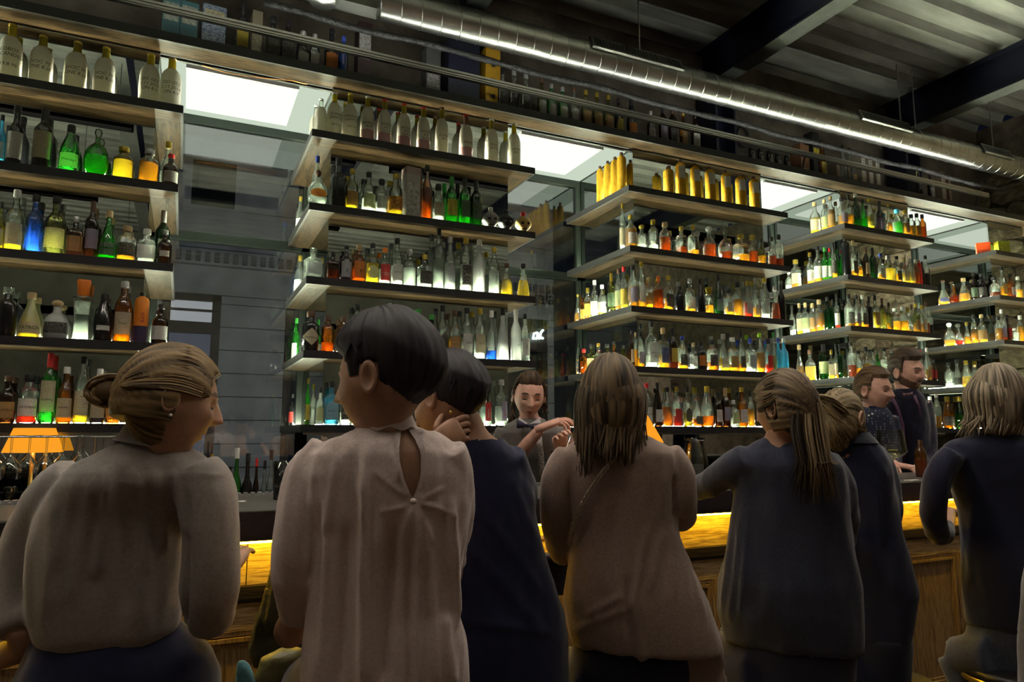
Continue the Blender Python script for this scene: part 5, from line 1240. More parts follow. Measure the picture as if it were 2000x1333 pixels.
def b1(mb):
    loft_px(mb, shade_rows_b(rows1, .86), T1, .55)
    mb.tube([C1 - F1[1] * .028 - F1[2] * .045, aT(298, 838, T1), aT(290, 875, T1 + .01), aT(275, 930, T1 + .02)], [.046, .043, .046, .07], 18)
    arms1(mb, .62)
    limb(mb, [aT(414, 1215, T1 + .03), aT(425, 1185, T1 + .12), aT(440, 1120, T1 + .28)], [.034, .032, .026])
    limb(mb, [aT(40, 1225, T1 - .05), aT(52, 1262, T1 - .04), aT(20, 1275, T1 - .03), aT(-40, 1300, T1 - .0)], [.032, .030, .030, .026])
def e1(mb):
    add_head(mb, C1, F1, 1.0)
    hand(mb, aT(440, 1118, T1 + .28), FWD * .6 + UP * .35, -UP, 1, .95, .5)
    hand(mb, aT(-40, 1300, T1), -RGT + FWD * .2, -UP, 1, .95, .5)
lady1 = person_body('woman with blond hair bun in a sheer white blouse, seen from behind', b1, SK2, extra=e1, brow=pbr('brow_blond', (0.12, 0.07, 0.04), .7))
mb = MB(); loft_px(mb, rows1, T1, .60); arms1(mb)
me = remesh(mb, .008, 10)
ridges(me, [(212, 935, 188, 1110, 9, .013), (180, 945, 140, 1160, 11, .007), (235, 940, 250, 1180, 14, -.006), (300, 930, 322, 1060, 9, .009), (340, 930, 362, 1040, 8, .009), (150, 940, 110, 1100, 9, .005), (270, 940, 285, 1100, 10, .005), (120, 927, 425, 928, 3, .003), (255, 1000, 270, 1200, 16, .006), (110, 1000, 95, 1180, 14, .007), (362, 985, 362, 1215, 5, -.014)], .007, (9, 9, 2.2), 1)
M_sheer = fabric('sheer_white_blouse', (0.32, 0.285, 0.26), .8, 120, .10)
bl = cloth('blouse', me, M_sheer, lady1)
mb = MB()
R = []
for q, (v, a, b) in enumerate(((872, 228, 360), (858, 240, 350), (844, 248, 344), (836, 252, 340), (842, 256, 336))):
    uc = (a + b) / 2; la, aw = vdirs(uc); P = aT(uc, v, T1); hw = (b - a) / 2 * T1 / FPX
    R.append([P + la * hw * math.cos(2 * PI * j / 30) + aw * hw * .85 * math.sin(2 * PI * j / 30) + UP * (-.018 * max(0, math.sin(2 * PI * j / 30)) + .014 * math.cos(2 * PI * j / 30) * -1) for j in range(30)])
mb.rings(R, 0, True, False, False).build('collar', M_sheer, lady1, True)
mb = MB(); loft_px(mb, [(1205, 90, 345), (1235, 62, 368), (1290, 40, 425), (1340, 25, 448), (1395, 40, 440)], T1 + .02, .62); seated_legs(mb, 220, 1340, T1 + .03, .11, reach=.30, r=.092)
M_navytr = fabric('navy_trousers', (0.009, 0.012, 0.042))
me = remesh(mb, .012, 6); ridges(me, None, .006, (9, 9, 5), 2); cloth('trousers', me, M_navytr, lady1)
h = Hair()
def reg1(x, y, z):
    if y > .62 - .0 * z and z < .60: return 0
    if z < -.38: return 0
    if y > .0 and z < .12 and abs(x) > .5 and y > .05: return 0
    return 1
h.cap(C1, F1, 1.0, reg1, .012, .0035, 'back', 30, 1, bulk=lambda x, y, z: .006 * max(0, z) + .006 * max(0, -y))
bun = aT(217, 766, T1 - .02)
x_, y_, z_ = F1
for q in range(120):
    a = -1.5 + 3.0 * random.random(); st = .2 + .4 * random.random()
    p0 = head_pt(math.sin(a) * .88, .42, math.cos(a) * .88); p1 = head_pt(math.sin(a) * .98, -.15, math.cos(a) * .95); p2 = head_pt(math.sin(a) * .6, -.85, math.cos(a) * .35)
    k = 1.15 + .03 * random.random()
    W = [C1 + (x_ * p.x + y_ * p.y + z_ * p.z) * k for p in (p0, p1, p2)]
    if a < -1.7 or a > 1.7: W = W[1:]
    h.lock(W + [bun + Vector((random.uniform(-.012, .012), random.uniform(-.012, .012), random.uniform(-.014, .014))) - (bun - C1) * .22], .0045, .003, 12, 5)
for q in range(44):
    a0 = random.uniform(0, 6.28); r = random.uniform(.016, .044); la, aw = vdirs(222); pts = []
    for k in range(6):
        a = a0 + k * .75; rr = r * (1 - .04 * k); pts.append(bun + (la * math.cos(a) * 1.25 + UP * math.sin(a) * .85) * rr + aw * random.uniform(-.022, .012))
    h.lock(pts, .008, .004, 12, 6)
h.mb.ball(bun, (.040, .034, .030)); h._fill(.45)
for q in range(14):
    la, aw = vdirs(222); s0 = bun + la * random.uniform(-.02, .01) + UP * random.uniform(-.02, .02)
    h.lock([s0, s0 - la * random.uniform(.02, .04) + UP * random.uniform(-.015, .012)], .002, .0006, 5, 4)
h.build(H_dblond, lady1)
MB().ball(C1 + x_ * -.081 * 1 + y_ * -.004 + z_ * -.036, .0035).build('earring', pbr('pearl', (.8, .78, .74), .15), lady1, True)
MB().ball(C1 + x_ * .081 * 1 + y_ * -.004 + z_ * -.036, .0035).build('earring', pbr('pearl', (.8, .78, .74), .15), lady1, True)
# ---------------------------------------------------------------- woman with short dark hair, cream blouse with keyhole
T2 = 1.48; C2 = aT(750, 748, T2); F2 = frame(fdir_px(-.94, .33, -.12), roll=math.radians(3))
rows2 = [(806, 733, 800), (831, 712, 812), (848, 672, 845), (862, 632, 878), (884, 606, 902), (925, 598, 917), (980, 603, 922), (1040, 612, 915), (1113, 610, 903), (1188, 603, 898), (1250, 597, 911), (1340, 590, 916), (1400, 588, 918)]
def arms2(mb, k=1.0):
    limb(mb, [aT(640, 880, T2), aT(600, 930, T2 - .01), aT(586, 1020, T2 - .03), aT(580, 1120, T2 - .02), aT(580, 1205, T2 + .04)], [.045 * k, .050 * k, .049 * k, .050 * k, .034 * k])
    limb(mb, [aT(868, 880, T2), aT(885, 950, T2 + .02), aT(885, 1030, T2 + .06), aT(880, 1100, T2 + .12)], [.045 * k, .046 * k, .044 * k, .040 * k])
def b2(mb):
    loft_px(mb, [(r[0], r[1] + i_, r[2] - i_, T2 + (0 if r[0] < 990 else .03)) for r in rows2 for i_ in [6 if r[0] < 840 else 12 if r[0] < 990 else 45]], T2, .56)
    mb.tube([C2 - F2[1] * .02 - F2[2] * .045, aT(770, 800, T2 + .005), aT(764, 835, T2 + .01), aT(762, 890, T2 + .02)], [.046, .038, .045, .07], 18)
    arms2(mb, .68)
    limb(mb, [aT(580, 1200, T2 + .04), aT(566, 1235, T2 + .08), aT(600, 1215, T2 + .22), aT(640, 1170, T2 + .40)], [.030, .036, .030, .025])
    limb(mb, [aT(880, 1095, T2 + .12), aT(875, 1130, T2 + .2), aT(860, 1090, T2 + .42)], [.032, .032, .025])
def e2(mb):
    add_head(mb, C2, F2, 1.05); hand(mb, aT(640, 1168, T2 + .40), FWD + UP * .3, -UP, -1, .95, .5); hand(mb, aT(860, 1088, T2 + .42), FWD + UP * .3, -UP, 1, .95, .5)
lady2 = person_body('woman with short dark hair in a cream blouse with an open keyhole back', b2, SK2, .008, e2)
mb = MB(); loft_px(mb, rows2, T2, .60); arms2(mb)
me = remesh(mb, .0055, 8)
key = [(789, 834), (797, 838), (812, 862), (822, 885), (824, 910), (820, 940), (810, 968), (806, 975), (799, 962), (788, 935), (781, 900), (780, 868), (783, 845)]
ridges(me, [(712, 930, 706, 1330, 10, .022), (735, 1040, 728, 1330, 12, .009), (768, 1050, 745, 1330, 15, -.018), (678, 1060, 660, 1330, 13, -.012), (818, 1040, 816, 1330, 4, .014), (800, 1060, 800, 1330, 6, -.008), (884, 1000, 886, 1200, 7, .013), (838, 1060, 852, 1330, 9, .011), (868, 1210, 880, 1330, 10, .011), (640, 1060, 622, 1300, 8, .006),
            (790, 968, 735, 925, 5, .004), (795, 962, 765, 890, 5, .004), (825, 985, 885, 1005, 5, .004), (818, 1000, 848, 1060, 5, .004), (800, 1000, 785, 1060, 5, .005), (790, 990, 745, 1000, 4, .003), (826, 850, 828, 950, 4, .006), (776, 845, 778, 930, 4, .005), (825, 975, 870, 955, 4, .003), (690, 870, 700, 960, 9, .006), (655, 900, 640, 1030, 9, .008), (612, 920, 600, 1100, 8, .005), (626, 1000, 624, 1180, 6, -.006)], .011, (11, 11, 1.8), 4)
cut_faces(me, lambda f: f.normal.dot(f.calc_center_median() - C0) < 0 and inpoly(*proj(f.calc_center_median()), key))
soften_rim(me, 8)
M_cream = fabric('cream_cotton', (0.62, 0.50, 0.46), .85, 160, .10)
cloth('blouse', me, M_cream, lady2)
R = []
for v, a, b in ((838, 708, 815), (828, 714, 812), (816, 722, 806), (804, 730, 801), (803, 735, 796)):
    uc = (a + b) / 2; la, aw = vdirs(uc); P = aT(uc, v, T2 - .003); hw = (b - a) / 2 * T2 / FPX
    R.append([P + la * hw * math.cos(2 * PI * j / 40) + aw * hw * .92 * math.sin(2 * PI * j / 40) + UP * (.004 * math.sin(14 * PI * j / 40)) for j in range(40)])
MB().rings(R, 0, True, False, False).build('collar', M_cream, lady2, True)
MB().ball(aT(807, 980, T2 - .118), (.007, .006, .006)).build('bow_knot', M_cream, lady2, True)
mb = MB(); loft_px(mb, [(1300, 610, 900), (1390, 600, 905), (1440, 620, 890)], T2 + .01, .6); seated_legs(mb, 750, 1392, T2 + .03, .10, reach=.42, r=.09)
cloth('trousers', remesh(mb, .012, 6), M_navytr, lady2)
h = Hair()
def reg2(x, y, z):
    if y > .40 and z < .52: return 0
    lo = .02 + .62 * min(0, y + .12)
    if z < lo: return 0
    if z < .06 and y > .05: return 0
    if abs(x) > .55 and -.30 < y < .10 and -.28 < z < .26: return 0
    return min(1, (z - lo) / .60)
h.cap(C2, F2, 1.05, reg2, .020, .006, 'down', 44, 3, bulk=lambda x, y, z: .018 * max(0, z) + .016 * max(0, -y), short=True)
x_, y_, z_ = F2
for q in range(420):
    a = random.uniform(0, 6.28); zz = random.uniform(-.25, .97); 
    def hp(a, z): r = math.sqrt(max(0, 1 - z * z)); p = head_pt(math.sin(a) * r, math.cos(a) * r, z); return C2 + (x_ * p.x + y_ * p.y + z_ * p.z) * (1.0 + (.27 + .08 * max(0, z)) * sm(-.85, .1, z))
    if min(reg2(math.sin(b_) * math.sqrt(max(0, 1 - zq * zq)), math.cos(b_) * math.sqrt(max(0, 1 - zq * zq)), zq) for zq in (zz, zz - .3) for b_ in (a - .2, a + .3)) <= .38: continue
    jt = random.uniform(-.25, .25); h.lock([hp(a, zz), hp(a + .1 + jt * .5, zz - .16), hp(a + .05 + jt, zz - .32)], .0045, .0012, 6, 4, flat=.6)
h.build(H_black, lady2)
# ---------------------------------------------------------------- woman in the navy dress, hand at her neck
T3 = 1.85; C3 = aT(872, 790, T3); F3 = frame(fdir_px(-.80, .55, -.30), roll=math.radians(8))
rows3 = [(846, 862, 965), (858, 838, 980), (880, 826, 1004), (930, 820, 1033), (975, 818, 1046), (1023, 818, 1052), (1083, 815, 1061), (1158, 806, 1086), (1200, 800, 1104), (1260, 796, 1112), (1330, 796, 1114), (1350, 800, 1110)]
def b3(mb):
    loft_px(mb, [(835, 872, 930)] + [(r[0], r[1] + 9, r[2] - 9) for r in rows3], T3, .52)
    mb.tube([C3 - F3[1] * .02 - F3[2] * .04, aT(906, 825, T3), aT(912, 850, T3), aT(912, 900, T3)], [.05, .048, .056, .08], 18)
    limb(mb, [aT(848, 880, T3), aT(815, 950, T3 + .10), aT(800, 985, T3 + .22), aT(820, 930, T3 + .05), aT(842, 874, T3 - .12)], [.046, .044, .040, .034, .024])
    limb(mb, [aT(985, 910, T3 + .03), aT(1008, 990, T3 + .12), aT(1000, 1030, T3 + .18), aT(990, 975, T3 + .40)], [.034, .036, .036, .026])
def e3(mb):
    add_head(mb, C3, F3, .97)
    hand(mb, aT(846, 866, T3 - .13), fdir_px(.80, .10, .42), fdir_px(.15, .9, -.1), 1, .84, .9, .10, .8, [.8, .95, 1.05, 1.15])
    hand(mb, aT(990, 975, T3 + .40), FWD + UP * .2, -UP, 1, .95, .5)
lady3 = person_body('dark-haired woman in a navy dress with her hand on her neck', b3, SK2, .008, e3)
mb = MB(); loft_px(mb, rows3, T3, .58); limb(mb, [aT(990, 890, T3), aT(1010, 950, T3 + .04), aT(1016, 990, T3 + .09)], [.05, .053, .05])
me = remesh(mb, .009, 8)
ridges(me, [(960, 1020, 1060, 1160, 10, .006), (930, 1080, 1050, 1220, 12, .006), (1000, 940, 1040, 1040, 8, .004), (900, 1210, 1080, 1240, 10, .005)], .007, (8, 8, 4), 7)
cut_faces(me, lambda f: (lambda q: q[1] < 860 - .0006 * (q[0] - 915) ** 2 + 0)(proj(f.calc_center_median())))
M_navyd = fabric('navy_jersey', (0.012, 0.016, 0.058), .8, 60, .12, .12)
cloth('dress', me, M_navyd, lady3)
mb = MB(); seated_legs(mb, 955, 1345, T3, .10, reach=.34, r=.078); loft_px(mb, [(1290, 820, 1095), (1350, 825, 1090)], T3, .55); cloth('tights', remesh(mb, .013, 4), M_navytr, lady3)
h = Hair()
def reg3(x, y, z):
    if y > .40 and z < .52: return 0
    lo = .02 + .62 * min(0, y + .12)
    if z < lo: return 0
    if z < .06 and y > .05: return 0
    if abs(x) > .55 and -.30 < y < .10 and -.28 < z < .26: return 0
    return min(1, (z - lo) / .60)
h.cap(C3, F3, .97, reg3, .020, .006, 'down', 40, 9, bulk=lambda x, y, z: .014 * max(0, z) + .018 * max(0, -y), short=True)
x_, y_, z_ = F3
for q in range(420):
    a = random.uniform(0, 6.28); zz = random.uniform(-.2, .97)
    def hp(a, z): r = math.sqrt(max(0, 1 - z * z)); p = head_pt(math.sin(a) * r, math.cos(a) * r, z); return C3 + (x_ * p.x + y_ * p.y + z_ * p.z) * (1.0 + .28 * sm(-.85, .1, z))
    if min(reg3(math.sin(b_) * math.sqrt(max(0, 1 - zq * zq)), math.cos(b_) * math.sqrt(max(0, 1 - zq * zq)), zq) for zq in (zz, zz - .34) for b_ in (a - .3, a + .2)) <= .38: continue
    jt = random.uniform(-.25, .25); h.lock([hp(a, zz), hp(a - .12 + jt * .5, zz - .18), hp(a - .1 + jt, zz - .36)], .005, .0012, 6, 4, flat=.6)
h.build(H_black, lady3)
MB().ball(aT(881, 806, T3 - .085), .006).build('earring', pbr('gold', (.8, .55, .15), .2, .9), lady3, True)
# ---------------------------------------------------------------- long-haired woman in the beige blazer
T4 = 1.95; C4 = aT(1194, 785, T4); F4 = frame(fdir_px(.15, .97, -.12))
rows4 = [(838, 1172, 1238), (850, 1150, 1262), (868, 1112, 1298), (886, 1096, 1318), (930, 1092, 1324), (980, 1102, 1318), (1030, 1112, 1322), (1068, 1112, 1332), (1113, 1104, 1354), (1167, 1098, 1382), (1218, 1104, 1400), (1262, 1118, 1412)]
def arms4(mb, k=1.0):
    limb(mb, [aT(1115, 888, T4), aT(1090, 930, T4 - .01), aT(1084, 985, T4), aT(1090, 1045, T4 + .05), aT(1100, 1085, T4 + .12)], [.046 * k, .048 * k, .046 * k, .044 * k, .038 * k])
    limb(mb, [aT(1298, 885, T4), aT(1325, 930, T4 - .01), aT(1330, 985, T4 + .0), aT(1326, 1008, T4 + .08), aT(1318, 980, T4 + .25)], [.046 * k, .048 * k, .046 * k, .042 * k, .034 * k])
def b4(mb):
    loft_px(mb, shade_rows_b(rows4, .88), T4, .52)
    mb.tube([C4 - F4[1] * .025 - F4[2] * .04, aT(1200, 835, T4), aT(1202, 880, T4)], [.05, .05, .075], 16); arms4(mb, .66)
    limb(mb, [aT(1100, 1080, T4 + .12), aT(1094, 1092, T4 + .2), aT(1100, 1060, T4 + .30)], [.03, .03, .024])
def e4(mb):
    add_head(mb, C4, F4, .97); hand(mb, aT(1100, 1060, T4 + .30), FWD * .8 + UP * .35, -UP, 1, .95, .8); hand(mb, aT(1318, 980, T4 + .25), FWD + RGT * -.2, -UP, -1, .95, .5)
lady4 = person_body('long-haired woman in a beige blazer with a chain strap across her back', b4, SK2, .010, e4)
mb = MB(); loft_px(mb, rows4, T4, .58); arms4(mb)
loft_px(mb, [(1215, 1232, 1398), (1262, 1236, 1412), (1300, 1244, 1418), (1345, 1254, 1424), (1420, 1262, 1432)], T4 - .05, .10, N=30)
me = remesh(mb, .008, 8)
ridges(me, [(1262, 1040, 1236, 1180, 7, .010), (1290, 1050, 1270, 1150, 7, .008), (1316, 1040, 1318, 1160, 6, .008), (1340, 1090, 1372, 1200, 5, .007), (1330, 1070, 1350, 1180, 4, .006), (1236, 1180, 1260, 1330, 8, .009), (1150, 1200, 1215, 1165, 8, .006), (1130, 1230, 1220, 1190, 8, .006), (1292, 890, 1290, 1000, 8, .004), (1112, 950, 1116, 1040, 4, -.010), (1316, 935, 1318, 1010, 4, -.010), (1225, 1130, 1228, 1240, 4, -.009)], .008, (9, 9, 2.6), 11)
M_beige = fabric('beige_wool', (0.34, 0.245, 0.205), .85, 140, .12)
cloth('blazer', me, M_beige, lady4)
mb = MB(); loft_px(mb, [(1215, 1125, 1345), (1300, 1110, 1360), (1350, 1130, 1350)], T4 + .02, .66); seated_legs(mb, 1240, 1340, T4 + .02, .11, reach=.38, r=.088)
M_blk = fabric('black_skirt', (0.012, 0.013, 0.036)); cloth('skirt', remesh(mb, .013, 5), M_blk, lady4)
ch = thing('chain_strap_bag', 'handbag on a twisted metal chain strap worn by the woman in beige', 'bag')
M_chain = pbr('dull_brass_chain', (0.46, 0.38, 0.28), .35, .7)
cpx = [(1222, 862), (1205, 884), (1188, 908), (1168, 935), (1148, 965), (1132, 995), (1120, 1025), (1114, 1052), (1112, 1068)]
pts = []
for i in range(len(cpx) - 1):
    for k in range(6):
        f = k / 6; pts.append((cpx[i][0] + (cpx[i + 1][0] - cpx[i][0]) * f, cpx[i][1] + (cpx[i + 1][1] - cpx[i][1]) * f))
def back_hit(u, v, T, rows, dr):   # front-facing surface of the loft under a pixel
    for r0, r1 in zip(rows, rows[1:]):
        if r0[0] <= v <= r1[0]:
            f = (v - r0[0]) / (r1[0] - r0[0]); a = r0[1] + (r1[1] - r0[1]) * f; b = r0[2] + (r1[2] - r0[2]) * f
            hw = (b - a) / 2; hd = min(hw * T / FPX * dr, .135); t = min(1, abs(u - (a + b) / 2) / hw)
            return T - hd * max(0, 1 - t ** 2.25) ** (1 / 2.25)
    return T
me_l = MB()
LR = []
for q in range(16):
    a = 2 * PI * q / 16; c = Vector((.0085 * math.cos(a), .0055 * math.sin(a), 0))
    LR.append([c + Vector((math.cos(a) * .0022 * math.cos(b), math.sin(a) * .0022 * math.cos(b), .0022 * math.sin(b))) for b in [2 * PI * k / 6 for k in range(6)]])
me_l.rings(LR + [LR[0]], 0, True, False, False); me_lk = me_l.mesh('chain_link', M_chain, True)
for i in range(0, len(pts) - 1):
    u, v = pts[i]; T = back_hit(u, v, T4, rows4, .58) - .012; P = aT(u, v, T); Q = aT(*pts[i + 1], back_hit(*pts[i + 1], T4, rows4, .58) - .012)
    o = link('chain_link', me_lk, ch); o.location = P; d = (Q - P).normalized()
    o.rotation_mode = 'QUATERNION'; o.rotation_quaternion = d.to_track_quat('X', 'Z') @ Matrix.Rotation((i % 2) * PI / 2 + .3, 3, 'X').to_quaternion()
o = MB().box((-.07, -.03, -.06), (.07, .03, .06)).build('bag_body', M_blk, ch); o.location = aT(1098, 1120, T4 + .16); bevel(o, .012, 3)
h = Hair()
h.cap(C4, F4, .97, lambda x, y, z: 0 if y > .5 and z < .5 else 1, .016, .004, 'down', 34, 12, bulk=lambda x, y, z: .012 * max(0, -y) + .006 * max(0, z))
la, aw = vdirs(1194)
for q in range(330):
    a = random.uniform(-2.75, 2.75); t = a / 2.75      # fan over the back of the head; a=0 straight at the camera
    c, s = math.cos(a), math.sin(a); out = -aw
    top = C4 + UP * (.112 + .01 * random.random()) + la * s * .028 - aw * c * .02
    mid = C4 + UP * .03 + la * s * (.088 + .006 * random.random()) - aw * c * (.112 + .006 * random.random())
    low = C4 + UP * -.06 + la * (s * (.088 + .010 * random.random()) - .006) - aw * c * .105
    L = random.uniform(-.175, -.115) - .05 * (1 if s < -.5 else 0) * random.random()
    end = C4 + UP * L + la * (s * .080 + random.uniform(-.018, .012) - .010) - aw * (c * .10 + random.uniform(0, .02))
    if s > .75 and random.random() < .12: end += la * .03 + UP * .01
    val = .15 + .7 * random.random() if s > -.1 else .1 + .45 * random.random()
    h.lock([top, mid, low, end], random.uniform(.006, .010), .0015, 12, 5, val, .5)
h.build(H_bb, lady4)
# ---------------------------------------------------------------- ponytail woman in the slate cardigan
T5 = 2.25; C5 = aT(1532, 800, T5); F5 = frame(fdir_px(-.50, .85, -.12))
rows5 = [(852, 1500, 1568), (866, 1468, 1595), (885, 1438, 1628), (910, 1424, 1646), (957, 1430, 1655), (1010, 1426, 1660), (1083, 1417, 1666), (1143, 1398, 1678), (1200, 1396, 1683), (1245, 1408, 1686), (1262, 1412, 1686)]
def arms5(mb, k=1.0):
    limb(mb, [aT(1462, 895, T5), aT(1420, 920, T5 + .05), aT(1385, 945, T5 + .12), aT(1345, 958, T5 + .20), aT(1300, 943, T5 + .34)], [.050 * k, .048 * k, .045 * k, .042 * k, .034 * k])
    limb(mb, [aT(1610, 900, T5), aT(1642, 950, T5), aT(1648, 1030, T5 + .05), aT(1640, 1060, T5 + .15)], [.050 * k, .050 * k, .047 * k, .040 * k])
def b5(mb):
    loft_px(mb, shade_rows_b(rows5, .88), T5, .52); mb.tube([C5 - F5[1] * .025 - F5[2] * .04, aT(1528, 850, T5), aT(1530, 890, T5)], [.05, .05, .075], 16); arms5(mb, .62)
    limb(mb, [aT(1300, 945, T5 + .34), aT(1290, 928, T5 + .42)], [.026, .024]); limb(mb, [aT(1640, 1055, T5 + .15), aT(1630, 1030, T5 + .4)], [.028, .024])
def e5(mb):
    add_head(mb, C5, F5, .97); hand(mb, aT(1290, 928, T5 + .42), -RGT * .7 + FWD * .6, -UP, 1, .95, .5); hand(mb, aT(1630, 1030, T5 + .40), FWD + UP * .3, -UP, 1, .95, .5)
lady5 = person_body('ponytail woman in a slate grey cardigan reaching along the bar', b5, SK2, .010, e5)
mb = MB(); loft_px(mb, rows5, T5, .58); arms5(mb); me = remesh(mb, .009, 8)
ridges(me, [(1440, 980, 1412, 1180, 5, .008), (1452, 1000, 1428, 1190, 5, .007), (1462, 1010, 1445, 1200, 5, .006), (1520, 900, 1560, 960, 12, .005), (1640, 1000, 1672, 1150, 8, .005)], .008, (9, 9, 2.6), 15)
M_slate = fabric('slate_knit', (0.034, 0.038, 0.064), .9, 110, .15, .3)
cloth('cardigan', me, M_slate, lady5)
mb = MB(); loft_px(mb, [(1225, 1425, 1665), (1262, 1420, 1672), (1330, 1425, 1668)], T5 + .01, .64); seated_legs(mb, 1545, 1300, T5 + .02, .11, reach=.40, r=.088); cloth('trousers', remesh(mb, .013, 5), M_blk, lady5)
h = Hair(); la, aw = vdirs(1532)
h.cap(C5, F5, .97, lambda x, y, z: 0 if (y > .45 and z < .5) or (z < -.05 and y > .1) or (abs(x) > .6 and -.28 < y < .06 and -.28 < z < .2) or z < -.55 else 1, .013, .004, 'back', 36, 16, bulk=lambda x, y, z: .006 * max(0, z) + .008 * max(0, -y))
tie = aT(1556, 745, T5 - .045)
x_, y_, z_ = F5
for q in range(110):
    a = random.uniform(-2.1, 2.1); p0 = head_pt(math.sin(a) * .85, .40, math.cos(a) * .85); p1 = head_pt(math.sin(a) * .98, -.15, math.cos(a) * .95)
    W = [C5 + (x_ * p.x + y_ * p.y + z_ * p.z) * (1.15 + .03 * random.random()) for p in (p0, p1)]
    if abs(a) > 1.55: W = W[1:]
    h.lock(W + [(W[-1] * .35 + tie * .65) + (W[-1] - C5).normalized() * .01, tie], .005, .004, 9, 5, random.random() * .6)
for q in range(170):
    s = random.uniform(-1, 1); dpt = random.uniform(-.035, .03)
    e_u = 1585 + 45 * s + random.uniform(-8, 8); e_v = random.uniform(900, 990)
    pts = [tie + Vector((random.uniform(-.01, .01), 0, random.uniform(-.012, .012))), aT(1575 + 22 * s, 775, T5 - .06 + dpt * .5), aT(1580 + 34 * s, 840, T5 - .10 + dpt), aT(1590 + 34 * s, 900, T5 - .155 + dpt * .5), aT(e_u + 8, e_v, T5 - .165 + dpt * .4)]
    h.lock(pts, random.uniform(.005, .008), .0012, 14, 5, .35 + .65 * random.random() if s > -.3 else .5 * random.random(), .5)
h.build(H_bb, lady5)
MB().lathe([(.016, -.01), (.02, 0), (.016, .01)], 14, c=tie).build('hair_tie', M_blk, lady5, True)
# ---------------------------------------------------------------- blond woman bending forward in a navy coat
T6 = 2.55; C6 = aT(1640, 822, T6); F6 = frame(fdir_px(.55, .55, -.62))
rows6 = [(842, 1638, 1690), (856, 1612, 1708), (872, 1602, 1722), (895, 1600, 1737), (930, 1600, 1748), (975, 1605, 1755), (1040, 1615, 1762), (1100, 1630, 1778), (1150, 1640, 1794), (1190, 1648, 1790), (1250, 1655, 1782), (1270, 1660, 1780)]
def arms6(mb, k=1.0): limb(mb, [aT(1705, 880, T6), aT(1728, 920, T6), aT(1738, 1000, T6 + .03), aT(1730, 1030, T6 + .15)], [.045 * k, .046 * k, .044 * k, .036 * k])
def b6(mb):
    loft_px(mb, shade_rows_b(rows6, .88), T6, .52); mb.tube([C6 - F6[1] * .01 - F6[2] * .05, aT(1655, 850, T6), aT(1660, 890, T6)], [.048, .048, .07], 16); arms6(mb, .62)
    limb(mb, [aT(1730, 1025, T6 + .15), aT(1720, 985, T6 + .32)], [.027, .024])
lady6 = person_body('blond woman bending forward in a navy coat beside the two barmen', b6, SK2, .010, lambda mb: (add_head(mb, C6, F6, .97), hand(mb, aT(1720, 985, T6 + .32), FWD + UP * .2, -UP, 1, .95, .5)))
mb = MB(); loft_px(mb, rows6, T6, .6); arms6(mb); me = remesh(mb, .010, 8); ridges(me, [(1690, 868, 1728, 930, 7, .008), (1712, 960, 1722, 1060, 6, .005)], .009, (9, 9, 2.6), 18)
M_coat = fabric('navy_coat', (0.017, 0.021, 0.056), .85, 80, .15); cloth('coat', me, M_coat, lady6)
R = []
for v, a, b in ((866, 1625, 1712), (856, 1628, 1704), (845, 1640, 1694)):
    uc = (a + b) / 2; la, aw = vdirs(uc); P = aT(uc, v, T6 - .01); hw = (b - a) / 2 * T6 / FPX
    R.append([P + la * hw * math.cos(2 * PI * j / 24) + aw * hw * .8 * math.sin(2 * PI * j / 24) for j in range(24)])
MB().rings(R, 0, True, False, False).build('collar', fabric('grey_lapel', (0.05, 0.055, 0.075)), lady6, True)
mb = MB(); loft_px(mb, [(1240, 1655, 1785), (1330, 1660, 1780)], T6 + .01, .75); seated_legs(mb, 1720, 1300, T6 + .02, .09, reach=.22, r=.085); cloth('trousers', remesh(mb, .014, 5), M_blk, lady6)
h = Hair(); h.cap(C6, F6, .93, lambda x, y, z: 0 if y > .5 and z < .4 else 1, .010, .004, 'back', 34, 21, bulk=lambda x, y, z: .01 * max(0, z))
for q in range(170):
    s = random.random(); e = random.random()
    p0 = aT(1588 + 16 * s, 772 + 22 * s * random.random(), T6 + random.uniform(-.07, .03)); p1 = aT(1620 + 10 * s, 775 + 40 * s, T6 - .09 + .04 * random.random()); p2 = aT(1655 + 5 * s, 800 + 38 * s, T6 - .085 + .04 * random.random()); p3 = aT(1690 + random.uniform(-6, 4), 842 + random.uniform(-6, 5), T6 - .04 + .04 * random.random())
    h.lock([p0, p1, p2, p3], random.uniform(.006, .009), .0015, 10, 5, None, .5)
h.build(strand_mat('hair_honey', (0.045, 0.03, 0.015), (0.34, 0.25, 0.13)), lady6)
# ---------------------------------------------------------------- blond woman at the right edge
T7 = 2.68; C7 = aT(1948, 785, T7); F7 = frame(fdir_px(.25, .95, -.08))
rows7 = [(846, 1908, 1985), (856, 1866, 2024), (868, 1836, 2062), (890, 1826, 2085), (940, 1842, 2082), (1000, 1866, 2075), (1060, 1871, 2070), (1120, 1871, 2074), (1180, 1874, 2084), (1230, 1880, 2090)]
def arms7(mb, k=1.0):
    limb(mb, [aT(1862, 885, T7), aT(1833, 930, T7), aT(1824, 1000, T7 + .02), aT(1834, 1045, T7 + .08), aT(1850, 1030, T7 + .25)], [.048 * k, .050 * k, .047 * k, .045 * k, .036 * k])
    limb(mb, [aT(2060, 890, T7), aT(2090, 950, T7), aT(2095, 1040, T7 + .05), aT(2080, 1030, T7 + .25)], [.048 * k, .050 * k, .047 * k, .036 * k])
def b7(mb):
    loft_px(mb, shade_rows_b(rows7, .88), T7, .52); mb.tube([C7 - F7[1] * .025 - F7[2] * .04, aT(1950, 850, T7), aT(1950, 890, T7)], [.05, .05, .075], 16); arms7(mb, .62)
    limb(mb, [aT(1850, 1030, T7 + .22), aT(1856, 1000, T7 + .5)], [.028, .024]); limb(mb, [aT(2080, 1030, T7 + .22), aT(2060, 1000, T7 + .5)], [.028, .024])
